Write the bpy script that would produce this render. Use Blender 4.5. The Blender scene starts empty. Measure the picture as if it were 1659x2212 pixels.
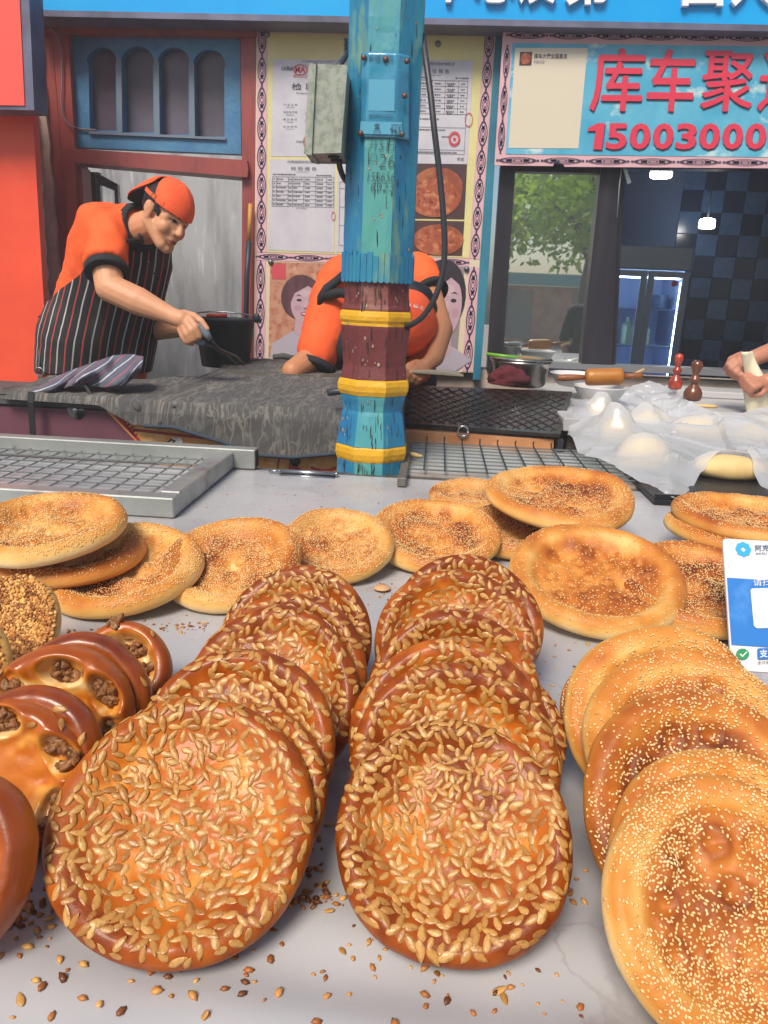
import bpy, math, random
import numpy as np
from mathutils import Vector, Matrix, geometry
random.seed(7); RNG = np.random.default_rng(7)
SC = bpy.context.scene
COL = SC.collection
rad = math.radians

# ------------------------------------------------------------------ camera
CAMZ = 1.37
YAW, PITCH, ROLL, FPX = rad(3.5), rad(16.3), rad(2.4), 1620.0
CX, CY = 829.5, 1106.0
fw = np.array([-math.sin(YAW)*math.cos(PITCH), math.cos(YAW)*math.cos(PITCH), -math.sin(PITCH)])
r0 = np.array([math.cos(YAW), math.sin(YAW), 0.0]); u0 = np.cross(r0, fw)
rt = r0*math.cos(ROLL)+u0*math.sin(ROLL); up = u0*math.cos(ROLL)-r0*math.sin(ROLL)
CAM = np.array([0, 0, CAMZ])
cd = bpy.data.cameras.new('camera'); cam = bpy.data.objects.new('camera', cd); COL.objects.link(cam)
cd.sensor_fit = 'VERTICAL'; cd.sensor_height = 36.0; cd.lens = FPX/2212.0*36.0
cd.clip_start = 0.02; cd.clip_end = 500
M = Matrix.Identity(4)
for i in range(3):
    M[i][0], M[i][1], M[i][2], M[i][3] = rt[i], up[i], -fw[i], CAM[i]
cam.matrix_world = M
SC.camera = cam

# ------------------------------------------------------------------ light
SUN_EL, SUN_AZ = rad(50), rad(200)        # azimuth clockwise from +Y: from behind the camera, to the left
w = bpy.data.worlds.new('World'); SC.world = w; w.use_nodes = True
nt = w.node_tree; bg = nt.nodes['Background']
sky = nt.nodes.new('ShaderNodeTexSky'); sky.sky_type = 'NISHITA'; sky.sun_disc = False
sky.sun_elevation = SUN_EL; sky.sun_rotation = SUN_AZ; sky.dust_density = 2.5; sky.air_density = 1.0
nt.links.new(sky.outputs[0], bg.inputs[0]); bg.inputs[1].default_value = 0.085
sl = bpy.data.lights.new('sun', 'SUN'); sun = bpy.data.objects.new('sun', sl); COL.objects.link(sun)
sl.energy = 3.2; sl.angle = rad(22); sl.color = (1.0, 0.90, 0.76)
sd = Vector((math.sin(SUN_AZ)*math.cos(SUN_EL), math.cos(SUN_AZ)*math.cos(SUN_EL), math.sin(SUN_EL)))
sun.rotation_euler = sd.to_track_quat('Z', 'Y').to_euler()
SC.view_settings.view_transform = 'Standard'; SC.view_settings.look = 'None'
SC.view_settings.exposure = 0.45; SC.view_settings.gamma = 1.0
SC.view_settings.use_curve_mapping = False
SC.cycles.max_bounces = 8; SC.cycles.transparent_max_bounces = 12
SC.cycles.caustics_reflective = False; SC.cycles.caustics_refractive = False

# ------------------------------------------------------------------ layout helpers
def ray(x, y): return fw*FPX+rt*(x-CX)-up*(y-CY)
def P(x, y, Y):                                # point of the upright plane at depth Y
    d = ray(x, y); return CAM+d*(Y/d[1])
def G(x, y, Z):                                # point of the level plane at height Z
    d = ray(x, y); return CAM+d*((Z-CAMZ)/d[2])
def mm(Y): return Y/FPX
TZ = 0.85

# ------------------------------------------------------------------ noise
def vnoise(p, seed=0):
    p = np.asarray(p, float)
    i = np.floor(p).astype(np.int64); f = p-i; f = f*f*(3-2*f)
    def h(ix, iy, iz):
        n = (ix*374761393+iy*668265263+iz*2147483647+seed*1274126177) & 0xffffffff
        n = ((n ^ (n >> 13))*1274126177) & 0xffffffff
        n = ((n ^ (n >> 16))*2246822519) & 0xffffffff
        return ((n ^ (n >> 15)) & 0xffff)/32767.5-1
    x, y, z = i[:, 0], i[:, 1], i[:, 2]; fx, fy, fz = f[:, 0], f[:, 1], f[:, 2]
    def lx(yy, zz): return h(x, yy, zz)*(1-fx)+h(x+1, yy, zz)*fx
    a = lx(y, z)*(1-fy)+lx(y+1, z)*fy; b = lx(y, z+1)*(1-fy)+lx(y+1, z+1)*fy
    return a*(1-fz)+b*fz
def n2(x, y, sc, seed=0, oct=1):
    out = 0; a = 1.0; t = 0
    for k in range(oct):
        q = np.stack([x*sc, y*sc, np.full_like(x, 0.37+seed*1.7)], -1)
        out = out+a*vnoise(q, seed+k*17); t += a; a *= .5; sc *= 2.03
    return out/t
def n3(p, sc, seed=0): return vnoise(np.asarray(p)*sc, seed)

# ------------------------------------------------------------------ materials
def lin(h):
    h = h.lstrip('#'); c = [int(h[i:i+2], 16)/255 for i in (0, 2, 4)]
    return tuple(((v+.055)/1.055)**2.4 if v > .04045 else v/12.92 for v in c)
def mat(name, col, rough=.6, metal=0., spec=.5, var=None, bump=None, coat=0., attr=None, attr_rand=None, emit=None,
        var2=None, objrand=None, coatrough=.1, roughvar=None, sss=0):
    """var / var2 = (scale, colour, low, high, detail[, stretch]); bump = (scale, strength, detail[, stretch])"""
    m = bpy.data.materials.new(name); m.use_nodes = True; t = m.node_tree; N = t.nodes; L = t.links
    b = N['Principled BSDF']
    b.inputs['Roughness'].default_value = rough; b.inputs['Metallic'].default_value = metal
    b.inputs['Specular IOR Level'].default_value = spec; b.inputs['Coat Weight'].default_value = coat
    b.inputs['Coat Roughness'].default_value = coatrough
    if sss:
        b.inputs['Subsurface Weight'].default_value = sss; b.inputs['Subsurface Radius'].default_value = (.01, .004, .002)
        b.inputs['Subsurface Scale'].default_value = .6
    tc = N.new('ShaderNodeTexCoord')
    def noise(scale, detail, stretch=None):
        n = N.new('ShaderNodeTexNoise'); n.inputs['Scale'].default_value = scale; n.inputs['Detail'].default_value = detail
        n.inputs['Roughness'].default_value = .6
        if stretch:
            mp = N.new('ShaderNodeMapping'); mp.inputs['Scale'].default_value = stretch
            L.new(tc.outputs['Object'], mp.inputs[0]); L.new(mp.outputs[0], n.inputs['Vector'])
        else: L.new(tc.outputs['Object'], n.inputs['Vector'])
        return n
    if attr:
        a = N.new('ShaderNodeAttribute'); a.attribute_name = attr; cur = a.outputs['Color']
    else:
        a = N.new('ShaderNodeRGB'); a.outputs[0].default_value = (*col, 1); cur = a.outputs[0]
    if objrand:
        oi = N.new('ShaderNodeObjectInfo'); r = N.new('ShaderNodeValToRGB')
        els = r.color_ramp.elements
        while len(els) < len(objrand): els.new(.5)
        for i, c in enumerate(objrand): els[i].position = i/(len(objrand)-1); els[i].color = (*c, 1)
        L.new(oi.outputs['Random'], r.inputs[0]); cur = r.outputs[0]
    for v in (var, var2):
        if not v: continue
        n = noise(v[0], v[4] if len(v) > 4 else 4, v[5] if len(v) > 5 else None)
        mr = N.new('ShaderNodeMapRange'); mr.inputs[1].default_value = v[2]; mr.inputs[2].default_value = v[3]
        L.new(n.outputs[0], mr.inputs[0])
        mx = N.new('ShaderNodeMix'); mx.data_type = 'RGBA'; L.new(mr.outputs[0], mx.inputs[0])
        L.new(cur, mx.inputs[6]); mx.inputs[7].default_value = (*v[1], 1); cur = mx.outputs[2]
    L.new(cur, b.inputs['Base Color'])
    if roughvar:
        n = noise(roughvar[0], 4); mr = N.new('ShaderNodeMapRange'); mr.inputs[1].default_value = .3; mr.inputs[2].default_value = .7
        mr.inputs[3].default_value = roughvar[1]; mr.inputs[4].default_value = roughvar[2]
        L.new(n.outputs[0], mr.inputs[0]); L.new(mr.outputs[0], b.inputs['Roughness'])
    if bump:
        n = noise(bump[0], bump[2] if len(bump) > 2 else 4, bump[3] if len(bump) > 3 else None)
        bp = N.new('ShaderNodeBump'); bp.inputs['Strength'].default_value = bump[1]; bp.inputs['Distance'].default_value = .004
        L.new(n.outputs[0], bp.inputs['Height']); L.new(bp.outputs[0], b.inputs['Normal'])
    if emit:
        b.inputs['Emission Color'].default_value = (*emit[0], 1); b.inputs['Emission Strength'].default_value = emit[1]
    return m

# ------------------------------------------------------------------ mesh helpers
def tag(o, label=None, cat=None, group=None, kind=None):
    if label: o['label'] = label
    if cat: o['category'] = cat
    if group: o['group'] = group
    if kind: o['kind'] = kind
    return o
def link(o, parent=None):
    COL.objects.link(o)
    if parent is not None: o.parent = parent
    return o
def root_of(parent):
    v = Vector((0, 0, 0))
    while parent is not None: v += parent.location; parent = parent.parent
    return np.array(v)
def mesh_data(name, V, F, smooth=False, colors=None, uv=None):
    me = bpy.data.meshes.new(name)
    V = np.asarray(V, float).reshape(-1, 3)
    if isinstance(F, np.ndarray):
        k = F.shape[1]; n = len(F)
        me.vertices.add(len(V)); me.vertices.foreach_set('co', V.astype(np.float32).ravel())
        me.loops.add(n*k); me.loops.foreach_set('vertex_index', F.astype(np.int32).ravel())
        me.polygons.add(n); me.polygons.foreach_set('loop_start', (np.arange(n)*k).astype(np.int32))
        me.update(calc_edges=True)
    else:
        me.from_pydata([tuple(v) for v in V], [], [tuple(f) for f in F]); me.update()
    if smooth: me.polygons.foreach_set('use_smooth', np.ones(len(me.polygons), bool))
    if colors is not None:
        ca = me.color_attributes.new('col', 'FLOAT_COLOR', 'POINT')
        c = np.ones((len(V), 4), np.float32); c[:, :3] = colors; ca.data.foreach_set('color', c.ravel())
    if uv is not None:
        ul = me.uv_layers.new(name='UVMap'); li = np.empty(len(me.loops), np.int32); me.loops.foreach_get('vertex_index', li)
        ul.data.foreach_set('uv', np.asarray(uv, np.float32)[li].ravel())
    return me
def obj(name, V, F, m, parent=None, smooth=False, colors=None, uv=None):
    """a mesh object; V in world coordinates, stored relative to its own base point"""
    V = np.asarray(V, float).reshape(-1, 3)
    if parent is None:
        base = np.array([(V[:, 0].min()+V[:, 0].max())/2, (V[:, 1].min()+V[:, 1].max())/2, V[:, 2].min()])
        off = base
    else: base = root_of(parent); off = base
    me = mesh_data(name, V-base, F, smooth, colors, uv)
    if isinstance(m, (list, tuple)):
        for x in m: me.materials.append(x)
    elif m is not None: me.materials.append(m)
    o = bpy.data.objects.new(name, me)
    if parent is None: o.location = off
    return link(o, parent)
def empty(name, loc, label, cat, group=None):
    o = bpy.data.objects.new(name, None); o.location = loc; o.empty_display_size = .05
    link(o); return tag(o, label, cat, group)

class MB:
    """collects shapes in world coordinates"""
    def __init__(s): s.V = []; s.F = []; s.n = 0
    def add(s, V, F):
        V = np.asarray(V, float).reshape(-1, 3)
        s.V.append(V); s.F += [tuple(int(i)+s.n for i in f) for f in F]; s.n += len(V); return s
    def box(s, lo, hi, bev=0.0):
        x0, y0, z0 = lo; x1, y1, z1 = hi
        if bev <= 0:
            V = [(x, y, z) for z in (z0, z1) for y in (y0, y1) for x in (x0, x1)]
            return s.add(V, [(0, 2, 3, 1), (4, 5, 7, 6), (0, 1, 5, 4), (2, 6, 7, 3), (0, 4, 6, 2), (1, 3, 7, 5)])
        c = np.array([(x0+x1)/2, (y0+y1)/2, (z0+z1)/2]); h = np.array([x1-x0, y1-y0, z1-z0])/2
        b = min(bev, *(h*.9)); V = []; idx = {}
        for sx in (-1, 1):
            for sy in (-1, 1):
                for sz in (-1, 1):
                    for ax in range(3):
                        q = np.array([sx, sy, sz])*(h-b); q[ax] = (sx, sy, sz)[ax]*h[ax]
                        idx[(sx, sy, sz, ax)] = len(V); V.append(c+q)
        F = []
        for ax in range(3):
            o = [a for a in range(3) if a != ax]
            for sg in (-1, 1):
                f = []
                for (a, bb) in ((-1, -1), (1, -1), (1, 1), (-1, 1)):
                    k = [0, 0, 0]; k[ax] = sg; k[o[0]] = a; k[o[1]] = bb; f.append(idx[(*k, ax)])
                flip = (sg == 1) != (ax != 1)
                F.append(f[::-1] if flip else f)
        for ax in range(3):
            o = [a for a in range(3) if a != ax]
            for a in (-1, 1):
                for bb in (-1, 1):
                    k0 = [0, 0, 0]; k1 = [0, 0, 0]; k0[ax] = -1; k1[ax] = 1
                    for k in (k0, k1): k[o[0]] = a; k[o[1]] = bb
                    F.append((idx[(*k0, o[0])], idx[(*k1, o[0])], idx[(*k1, o[1])], idx[(*k0, o[1])]))
        for sx in (-1, 1):
            for sy in (-1, 1):
                for sz in (-1, 1): F.append(tuple(idx[(sx, sy, sz, a)] for a in range(3)))
        return s.add(V, F)
    def plate(s, outer, holes=(), d=.02, ax=(0, 1, 0)):
        """closed outline (world points) pushed back along ax by d, with holes"""
        loops = [np.asarray(outer, float)]+[np.asarray(h, float) for h in holes]
        tris = geometry.tessellate_polygon([[Vector(p) for p in l] for l in loops])
        A = np.concatenate(loops); n = len(A); B = A+np.asarray(ax, float)*d
        F = [tuple(t) for t in tris]+[(t[2]+n, t[1]+n, t[0]+n) for t in tris]
        o = 0
        for l in loops:
            k = len(l)
            for i in range(k):
                j = (i+1) % k; F.append((o+i, o+j, o+j+n, o+i+n))
            o += k
        return s.add(np.concatenate([A, B]), F)
    def tube(s, pts, r, segs=8, cap=True):
        pts = np.asarray(pts, float); n = len(pts); r = np.broadcast_to(np.asarray(r, float), (n,))
        V = []; T = np.gradient(pts, axis=0); T /= np.linalg.norm(T, axis=1)[:, None]+1e-12
        a = np.array([0, 0, 1.0]) if abs(T[0][2]) < .9 else np.array([1.0, 0, 0])
        for i in range(n):
            u = a-T[i]*(a@T[i]); u /= np.linalg.norm(u)+1e-12; v = np.cross(T[i], u); a = u
            for k in range(segs):
                an = 2*math.pi*k/segs; V.append(pts[i]+r[i]*(math.cos(an)*u+math.sin(an)*v))
        F = [(i*segs+k, i*segs+(k+1) % segs, (i+1)*segs+(k+1) % segs, (i+1)*segs+k) for i in range(n-1) for k in range(segs)]
        if cap: F += [tuple(range(segs))[::-1], tuple((n-1)*segs+k for k in range(segs))]
        return s.add(V, F)
    def lathe(s, prof, c, segs=24, axis=None, phase=0.):
        """prof: (radius, height) pairs, bottom to top, round an axis through c"""
        c = np.asarray(c, float)
        az = np.array([0, 0, 1.0]) if axis is None else np.asarray(axis, float)/np.linalg.norm(axis)
        ax = np.cross([0, 1, 0], az); ax = np.array([1.0, 0, 0]) if np.linalg.norm(ax) < 1e-6 else ax/np.linalg.norm(ax)
        ay = np.cross(az, ax); V = []
        for r, z in prof:
            for k in range(segs):
                a = 2*math.pi*k/segs+phase; V.append(c+az*z+r*(math.cos(a)*ax+math.sin(a)*ay))
        n = len(prof)
        F = [(i*segs+k, i*segs+(k+1) % segs, (i+1)*segs+(k+1) % segs, (i+1)*segs+k) for i in range(n-1) for k in range(segs)]
        F += [tuple(range(segs))[::-1], tuple((n-1)*segs+k for k in range(segs))]
        return s.add(V, F)
    def ball(s, c, r, nu=16, nv=10, R=None):
        r = np.broadcast_to(np.asarray(r, float), (3,)); V = []
        for i in range(nv+1):
            t = math.pi*i/nv
            for k in range(nu):
                a = 2*math.pi*k/nu; V.append((math.sin(t)*math.cos(a)*r[0], math.sin(t)*math.sin(a)*r[1], math.cos(t)*r[2]))
        V = np.array(V)
        if R is not None: V = V@np.asarray(R).T
        F = [(i*nu+k, (i+1)*nu+k, (i+1)*nu+(k+1) % nu, i*nu+(k+1) % nu) for i in range(nv) for k in range(nu)]
        return s.add(V+np.asarray(c), F)
    def grid(s, Pts):
        a, b = Pts.shape[:2]
        F = [(i*b+j, i*b+j+1, (i+1)*b+j+1, (i+1)*b+j) for i in range(a-1) for j in range(b-1)]
        return s.add(Pts.reshape(-1, 3), F)
    def build(s, name, m, parent=None, smooth=False):
        return obj(name, np.concatenate(s.V), s.F, m, parent, smooth)
def sheet(name, Pts, m, parent=None, thick=0.0, smooth=True, uv=None, nrm=None):
    """grid surface; with thick it gets a back side"""
    a, b = Pts.shape[:2]; V = Pts.reshape(-1, 3); idx = np.arange(a*b).reshape(a, b)
    q = np.stack([idx[:-1, :-1], idx[:-1, 1:], idx[1:, 1:], idx[1:, :-1]], -1).reshape(-1, 4)
    if thick:
        du = np.gradient(Pts, axis=0); dv = np.gradient(Pts, axis=1); N = np.cross(dv, du); N /= np.linalg.norm(N, axis=-1, keepdims=True)+1e-12
        V2 = (Pts-N*thick).reshape(-1, 3); n = a*b
        ring = list(idx[0, :])+list(idx[1:, -1])+list(idx[-1, -2::-1])+list(idx[-2:0:-1, 0])
        side = np.array([(ring[i], ring[(i+1) % len(ring)], ring[(i+1) % len(ring)]+n, ring[i]+n) for i in range(len(ring))])
        V = np.concatenate([V, V2]); q = np.concatenate([q, q[:, ::-1]+n, side[:, ::-1]])
        if uv is not None: uv = np.concatenate([uv.reshape(-1, 2)]*2)
    elif uv is not None: uv = uv.reshape(-1, 2)
    return obj(name, V, q, m, parent, smooth, uv=uv)

# ---- lettering: flat glyph outlines fitted into a four-cornered field of a surface
_tc = {}
def glyphs(body, bold=0.0):
    key = (body, bold)
    if key in _tc: return _tc[key]
    cu = bpy.data.curves.new('lettering', 'FONT'); cu.body = body; cu.offset = bold; cu.resolution_u = 3
    o = bpy.data.objects.new('lettering', cu); COL.objects.link(o)
    dg = bpy.context.evaluated_depsgraph_get(); dg.update()
    me = bpy.data.meshes.new_from_object(o.evaluated_get(dg))
    V = np.array([v.co[:] for v in me.vertices]).reshape(-1, 3); F = [tuple(p.vertices) for p in me.polygons]
    bpy.data.objects.remove(o); bpy.data.curves.remove(cu); bpy.data.meshes.remove(me)
    _tc[key] = (V, F); return V, F
def fit_text(mb, body, quad, off=(0, -.0015, 0), bold=0.0, depth=0.0):
    V, F = glyphs(body, bold)
    if not len(V): return
    lo, hi = V.min(0), V.max(0); u = (V[:, 0]-lo[0])/max(hi[0]-lo[0], 1e-6); v = (V[:, 1]-lo[1])/max(hi[1]-lo[1], 1e-6)
    tl, tr, br, bl = [np.asarray(q) for q in quad]
    W = (tl*(1-u)[:, None]+tr*u[:, None])*v[:, None]+(bl*(1-u)[:, None]+br*u[:, None])*(1-v)[:, None]+np.asarray(off)
    mb.add(W, F)
    if depth:
        cnt = {}
        for f in F:
            for i in range(len(f)):
                e = (f[i], f[(i+1) % len(f)]); cnt[e] = 1
        S = [(a, b) for (a, b) in cnt if (b, a) not in cnt]; n = len(W)
        mb.add(np.concatenate([W, W+np.array([0, depth, 0])]), [(b, a, a+n, b+n) for a, b in S])
def qpx(x0, y0, x1, y1, Y, dy=0.0, sl=0.0):
    """field between pixels of the upright plane Y; dy drops the right side, sl shears"""
    return [P(x0+sl, y0, Y), P(x1+sl, y0+dy, Y), P(x1, y1+dy, Y), P(x0, y1, Y)]
def quadmix(q, u, v):
    tl, tr, br, bl = q; return (tl*(1-u)+tr*u)*(1-v)+(bl*(1-u)+br*u)*v
def subq(q, u0, v0, u1, v1): return [quadmix(q, u0, v0), quadmix(q, u1, v0), quadmix(q, u1, v1), quadmix(q, u0, v1)]
def flat_ring(mb, q, cu, cv, ru, rv, t, off, n=20, sq=1.0):
    A = np.linspace(0, 2*math.pi, n, endpoint=False); V = []
    for k in (1, 1-t):
        for a in A: V.append(quadmix(q, cu+ru*k*math.copysign(abs(math.cos(a))**sq, math.cos(a)), cv+rv*k*math.copysign(abs(math.sin(a))**sq, math.sin(a)))+np.asarray(off))
    mb.add(V, [(i, n+i, n+(i+1) % n, (i+1) % n) for i in range(n)])
def flat_disc(mb, q, cu, cv, ru, rv, off, n=20):
    mb.add([quadmix(q, cu+ru*math.cos(a), cv+rv*math.sin(a))+np.asarray(off) for a in np.linspace(0, 2*math.pi, n, endpoint=False)], [tuple(range(n))[::-1]])
def flat_poly(mb, q, pts, off):
    V = [quadmix(q, u, v)+np.asarray(off) for u, v in pts]
    tr = geometry.tessellate_polygon([[Vector((u, v, 0)) for u, v in pts]])
    mb.add(V, [tuple(t) for t in tr])
def flat_line(mb, a, b, wd, off):
    a = np.asarray(a); b = np.asarray(b); d = b-a; n = np.array([-d[2], 0, d[0]]); n = n/(np.linalg.norm(n)+1e-9)*wd/2; o = np.asarray(off)
    mb.add([a-n+o, b-n+o, b+n+o, a+n+o], [(0, 1, 2, 3)])
# ================================================================== SETTING
m_pave = mat('paving', (.22, .21, .2), .9, var=(3, (.3, .28, .26), .35, .7), bump=(40, .3))
gp = MB(); gp.add([(-40, -40, 0), (40, -40, 0), (40, 40, 0), (-40, 40, 0)], [(0, 1, 2, 3)])
tag(gp.build('ground', m_pave), kind='structure')
YW = 4.0
m_plaster = mat('plaster', lin('#b5a79c'), .9, var=(5, lin('#8e7f76'), .4, .7), bump=(30, .5))
m_red = mat('red_paint', lin('#93423f'), .42, var=(9, lin('#6f2f30'), .45, .75, 6, (1, 1, .25)), var2=(22, lin('#c2a49a'), .70, .76, 8), bump=(35, .5, 5, (1, 1, .2)), spec=.6)
m_blue = mat('blue_paint', lin('#437fa8'), .45, var=(8, lin('#2f6a9a'), .4, .7, 6), var2=(30, lin('#6f7f8c'), .66, .74, 8), bump=(40, .6, 6), spec=.6)
m_teal = mat('teal_paint', lin('#2f7f98'), .5, var=(10, lin('#1f6484'), .4, .7, 6, (1, 1, .3)), var2=(16, lin('#b98a63'), .69, .73, 8, (1, 1, .4)), bump=(45, .7, 6, (1, 1, .3)))
dl, dr = P(82, 60, YW)[0], P(553, 60, YW)[0]
ztop = P(300, 46, YW)[2]
wl, zsill = P(1056, 500, YW)[0], 1.0
wb = MB()
wb.box((-6, YW+.02, 0), (dl-.0, YW+.2, 3.2)); wb.box((dl, YW+.02, ztop), (dr, YW+.2, 3.2)); wb.box((dr, YW+.02, 0), (wl, YW+.2, 3.2))
wb.box((wl, YW+.02, 0), (7, YW+.2, zsill)); wb.box((wl, YW+.02, P(1300, 330, YW)[2]), (7, YW+.2, 3.2)); wb.box((3.6, YW+.02, zsill), (7, YW+.2, P(1300, 330, YW)[2]))
tag(wb.build('shop_wall', m_plaster), 'rough beige plastered shop wall behind the posters and door', 'wall')
# torn strip of plaster at the left of the door
wt = MB(); ys = np.linspace(70, 830, 26)
L = [P(66+(y-70)*.055, y, YW-.02) for y in ys]; R = [P(84+(y-70)*.088+3*math.sin(y*.21)+2*math.sin(y*.067), y, YW-.02) for y in ys]
wt.plate(L+R[::-1], d=.035)
ps = wt.build('plaster_strip', m_plaster); tag(ps, 'torn strip of grey beige plaster between red board and door', 'plaster strip')
wt = MB(); L = [P(64+(y-240)*.062, y, YW-.05) for y in np.linspace(240, 700, 18)]; R = [P(76+(y-240)*.068+2.5*math.sin(y*.13), y, YW-.05) for y in np.linspace(240, 700, 18)]
wt.plate(L+R[::-1], d=.02); wt.build('lath', mat('pale_wood', lin('#cdbfae'), .8, var=(20, lin('#93877a'), .5, .7, 4, (1, 1, .2)), bump=(50, .5)), ps)
# ------------------------------------------------ left red boards
m_redsign = mat('red_sign_face', lin('#f65a4e'), .3, spec=.5)
m_orange = mat('orange_board', lin('#ea5230'), .45, var=(2.5, lin('#d9452a'), .4, .7), bump=(6, .1))
m_trim = mat('grey_trim', lin('#6f7189'), .4, metal=.3, var=(6, lin('#55566a'), .4, .7))
s = MB(); Y = 3.45
s.plate([P(-260, -90, Y), P(38, -90, Y), P(53, 228, Y), P(-260, 224, Y)], d=.12)
rs = s.build('red_signboard', m_redsign); tag(rs, 'glossy red signboard hanging at the upper left edge', 'signboard')
s = MB(); s.plate([P(38.5, -90, Y+.005), P(59, -90, Y+.005), P(74, 238, Y+.005), P(-260, 233, Y+.005), P(-260, 225, Y+.005), P(53.5, 229, Y+.005)], d=.115)
s.build('edge_trim', m_trim, rs)
s = MB(); Y = 3.62
s.plate([P(-260, 200, Y), P(68, 200, Y), P(106, 850, Y), P(-260, 850, Y)], d=.05)
rb = s.build('orange_board', m_orange); tag(rb, 'flat orange red board standing on the left beside the man', 'board')
# ------------------------------------------------ blue fascia with white letters
m_fascia = mat('fascia_blue', lin('#009ce8'), .25, var=(1.2, lin('#17a6ec'), .4, .6), spec=.5)
Y = 3.82
xa, xb = P(49, 31, Y)[0], 4.6
zb = P(829, 37, Y)[2]
s = MB(); s.box((xa, Y, zb), (xb, Y+.14, zb+1.0)); fs = s.build('fascia_sign', m_fascia)
tag(fs, 'bright blue fascia signboard with white characters across the top', 'signboard')
s = MB(); s.box((xa-.02, Y-.006, zb-.026), (xb, Y+.14, zb-.001)); s.box((xa-.035, Y-.006, zb+.0), (xa-.001, Y+.14, zb+1.0)); s.build('edge_trim', m_trim, fs)
m_white = mat('white_letter', (.82, .84, .86), .35)
s = MB()
for ch, x0, x1, yb in (('不', 925, 1012, 9), ('心', 1022, 1112, 10), ('及', 1118, 1200, 12), ('第', 1218, 1316, 15), ('一', 1340, 1430, -45), ('昌', 1470, 1558, 17), ('人', 1575, 1668, 18)):
    fit_text(s, ch, [P(x0, yb-112, Y), P(x1, yb-112, Y), P(x1, yb, Y), P(x0, yb, Y)], off=(0, -.025, 0), bold=.025, depth=.024)
s.build('lettering', m_white, fs)
# ------------------------------------------------ door
door = empty('door_frame', (float((dl+dr)/2), YW, 0), 'old red wooden door frame with arched blue transom', 'door')
def pl(name, pts, Y, d, m, parent, holes=()):
    b = MB(); b.plate([P(x, y, Y) for x, y in pts], [[P(x, y, Y) for x, y in h] for h in holes], d=d); return b.build(name, m, parent)
pl('jamb', [(84, 72), (112, 72), (172, 850), (146, 850)], YW, .1, m_red, door)
pl('jamb', [(113, 72), (147, 72), (163, 345), (178, 850), (173, 850)], YW-.03, .14, m_red, door)
pl('jamb', [(163, 352), (176, 362), (205, 850), (179, 850)], YW+.0, .1, m_red, door)
pl('jamb', [(519, 78), (553, 78), (549, 850), (521, 850), (523, 384)], YW-.02, .13, m_red, door)
pl('lintel', [(84, 48), (554, 54), (554, 78), (148, 73), (84, 71)], YW-.04, .15, m_red, door)
pl('transom_rail', [(148, 320), (533, 346), (536, 364), (534, 383), (162, 351), (147, 338)], YW-.055, .16, m_red, door)
def arch(x0, x1, yt, yb, sk):
    c, hw = (x0+x1)/2, (x1-x0)/2; w2 = hw+3; pts = []
    yc = yt+w2
    for a in np.linspace(math.pi, 0, 15): pts.append((c+w2*math.cos(a), yc-w2*math.sin(a)))
    pts += [(c+w2, yc+3), (x1, yc+4), (x1+sk, yb), (x0+sk, yb), (x0, yc+4), (c-w2, yc+3)]
    return pts
A = [(191, 249, 102, 282, 3), (264, 330, 100, 286, 2), (343, 407, 102, 291, 1), (420, 484, 107, 295, 1)]
trm = pl('transom_panel', [(149, 74), (518, 80), (521, 333), (163, 318)], YW+.01, .05, m_blue, door, [arch(*a) for a in A])
m_mul = mat('grey_blue_wood', lin('#68788a'), .5, bump=(40, .4, 4, (1, 1, .2)))
for (x, y0, y1) in ((256, 128, 287), (337, 131, 290), (413, 134, 294)):
    pl('mullion', [(x-5, y0), (x+6, y0), (x+8, y1), (x-3, y1)], YW-.002, .012, m_mul, trm)
pl('sill_strip', [(192, 283), (487, 297), (487, 302), (192, 289)], YW-.004, .014, m_mul, trm)
m_dpane = mat('sooty_pane', lin('#544c5c'), .35, var=(4, lin('#66606e'), .4, .7), spec=.5)
for a in A:
    x0, x1, yt, yb, sk = a
    pl('pane', [(x0-8, yt-8), (x1+8, yt-8), (x1+10, yb+8), (x0-6, yb+8)], YW+.062, .006, m_dpane, trm)
# thin cable looped over the door jamb
b = MB(); cpts = [(108, 60), (124, 75), (133, 110), (134, 180), (132, 215), (136, 250), (150, 272), (175, 279), (208, 281)]
t = np.linspace(0, len(cpts)-1, 40); b.tube([P(np.interp(k, range(len(cpts)), [c[0] for c in cpts]), np.interp(k, range(len(cpts)), [c[1] for c in cpts]), YW-.045 if k < 6.5 else YW-.0) for k in t], .0045, 6)
tag(b.build('wire', mat('grey_wire', lin('#7d6a70'), .6), smooth=True), 'thin grey wire looping over the red door jamb', 'wire')
# ------------------------------------------------ back room behind the door, left roofless so the sky brightens its wall
m_soot = mat('sooty_wall', lin('#b4b8be'), .9, var=(3.5, lin('#7d8088'), .42, .72, 6, (1.6, 1, .35)), var2=(5, lin('#dfe6ee'), .56, .72, 6, (2.2, 1, .3)), bump=(20, .4))
b = MB(); b.box((-3.2, 5.9, 0), (-.55, 6.0, 3.0)); b.box((-3.3, YW+.2, 0), (-3.2, 6.0, 3.0))
tag(b.build('back_room_wall', m_soot), 'grey smeared wall of the roofless back room seen through the doorway', 'wall')
m_brown = mat('brown_wood', lin('#6b4a44'), .6, var=(6, lin('#4c3533'), .4, .7, 5, (1, 1, .2)))
m_foil = mat('foil', lin('#a7a7aa'), .28, metal=.8, bump=(45, 1.0, 3), var=(20, lin('#77777a'), .4, .7))
lf = MB(); Y = 4.4
lf.plate([P(176, 370, Y), P(212, 372, Y), P(236, 800, Y), P(190, 800, Y)], d=.04)
dlf = lf.build('door_leaf', m_brown); tag(dlf, 'brown wooden door leaf standing open inside the doorway', 'door')
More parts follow.
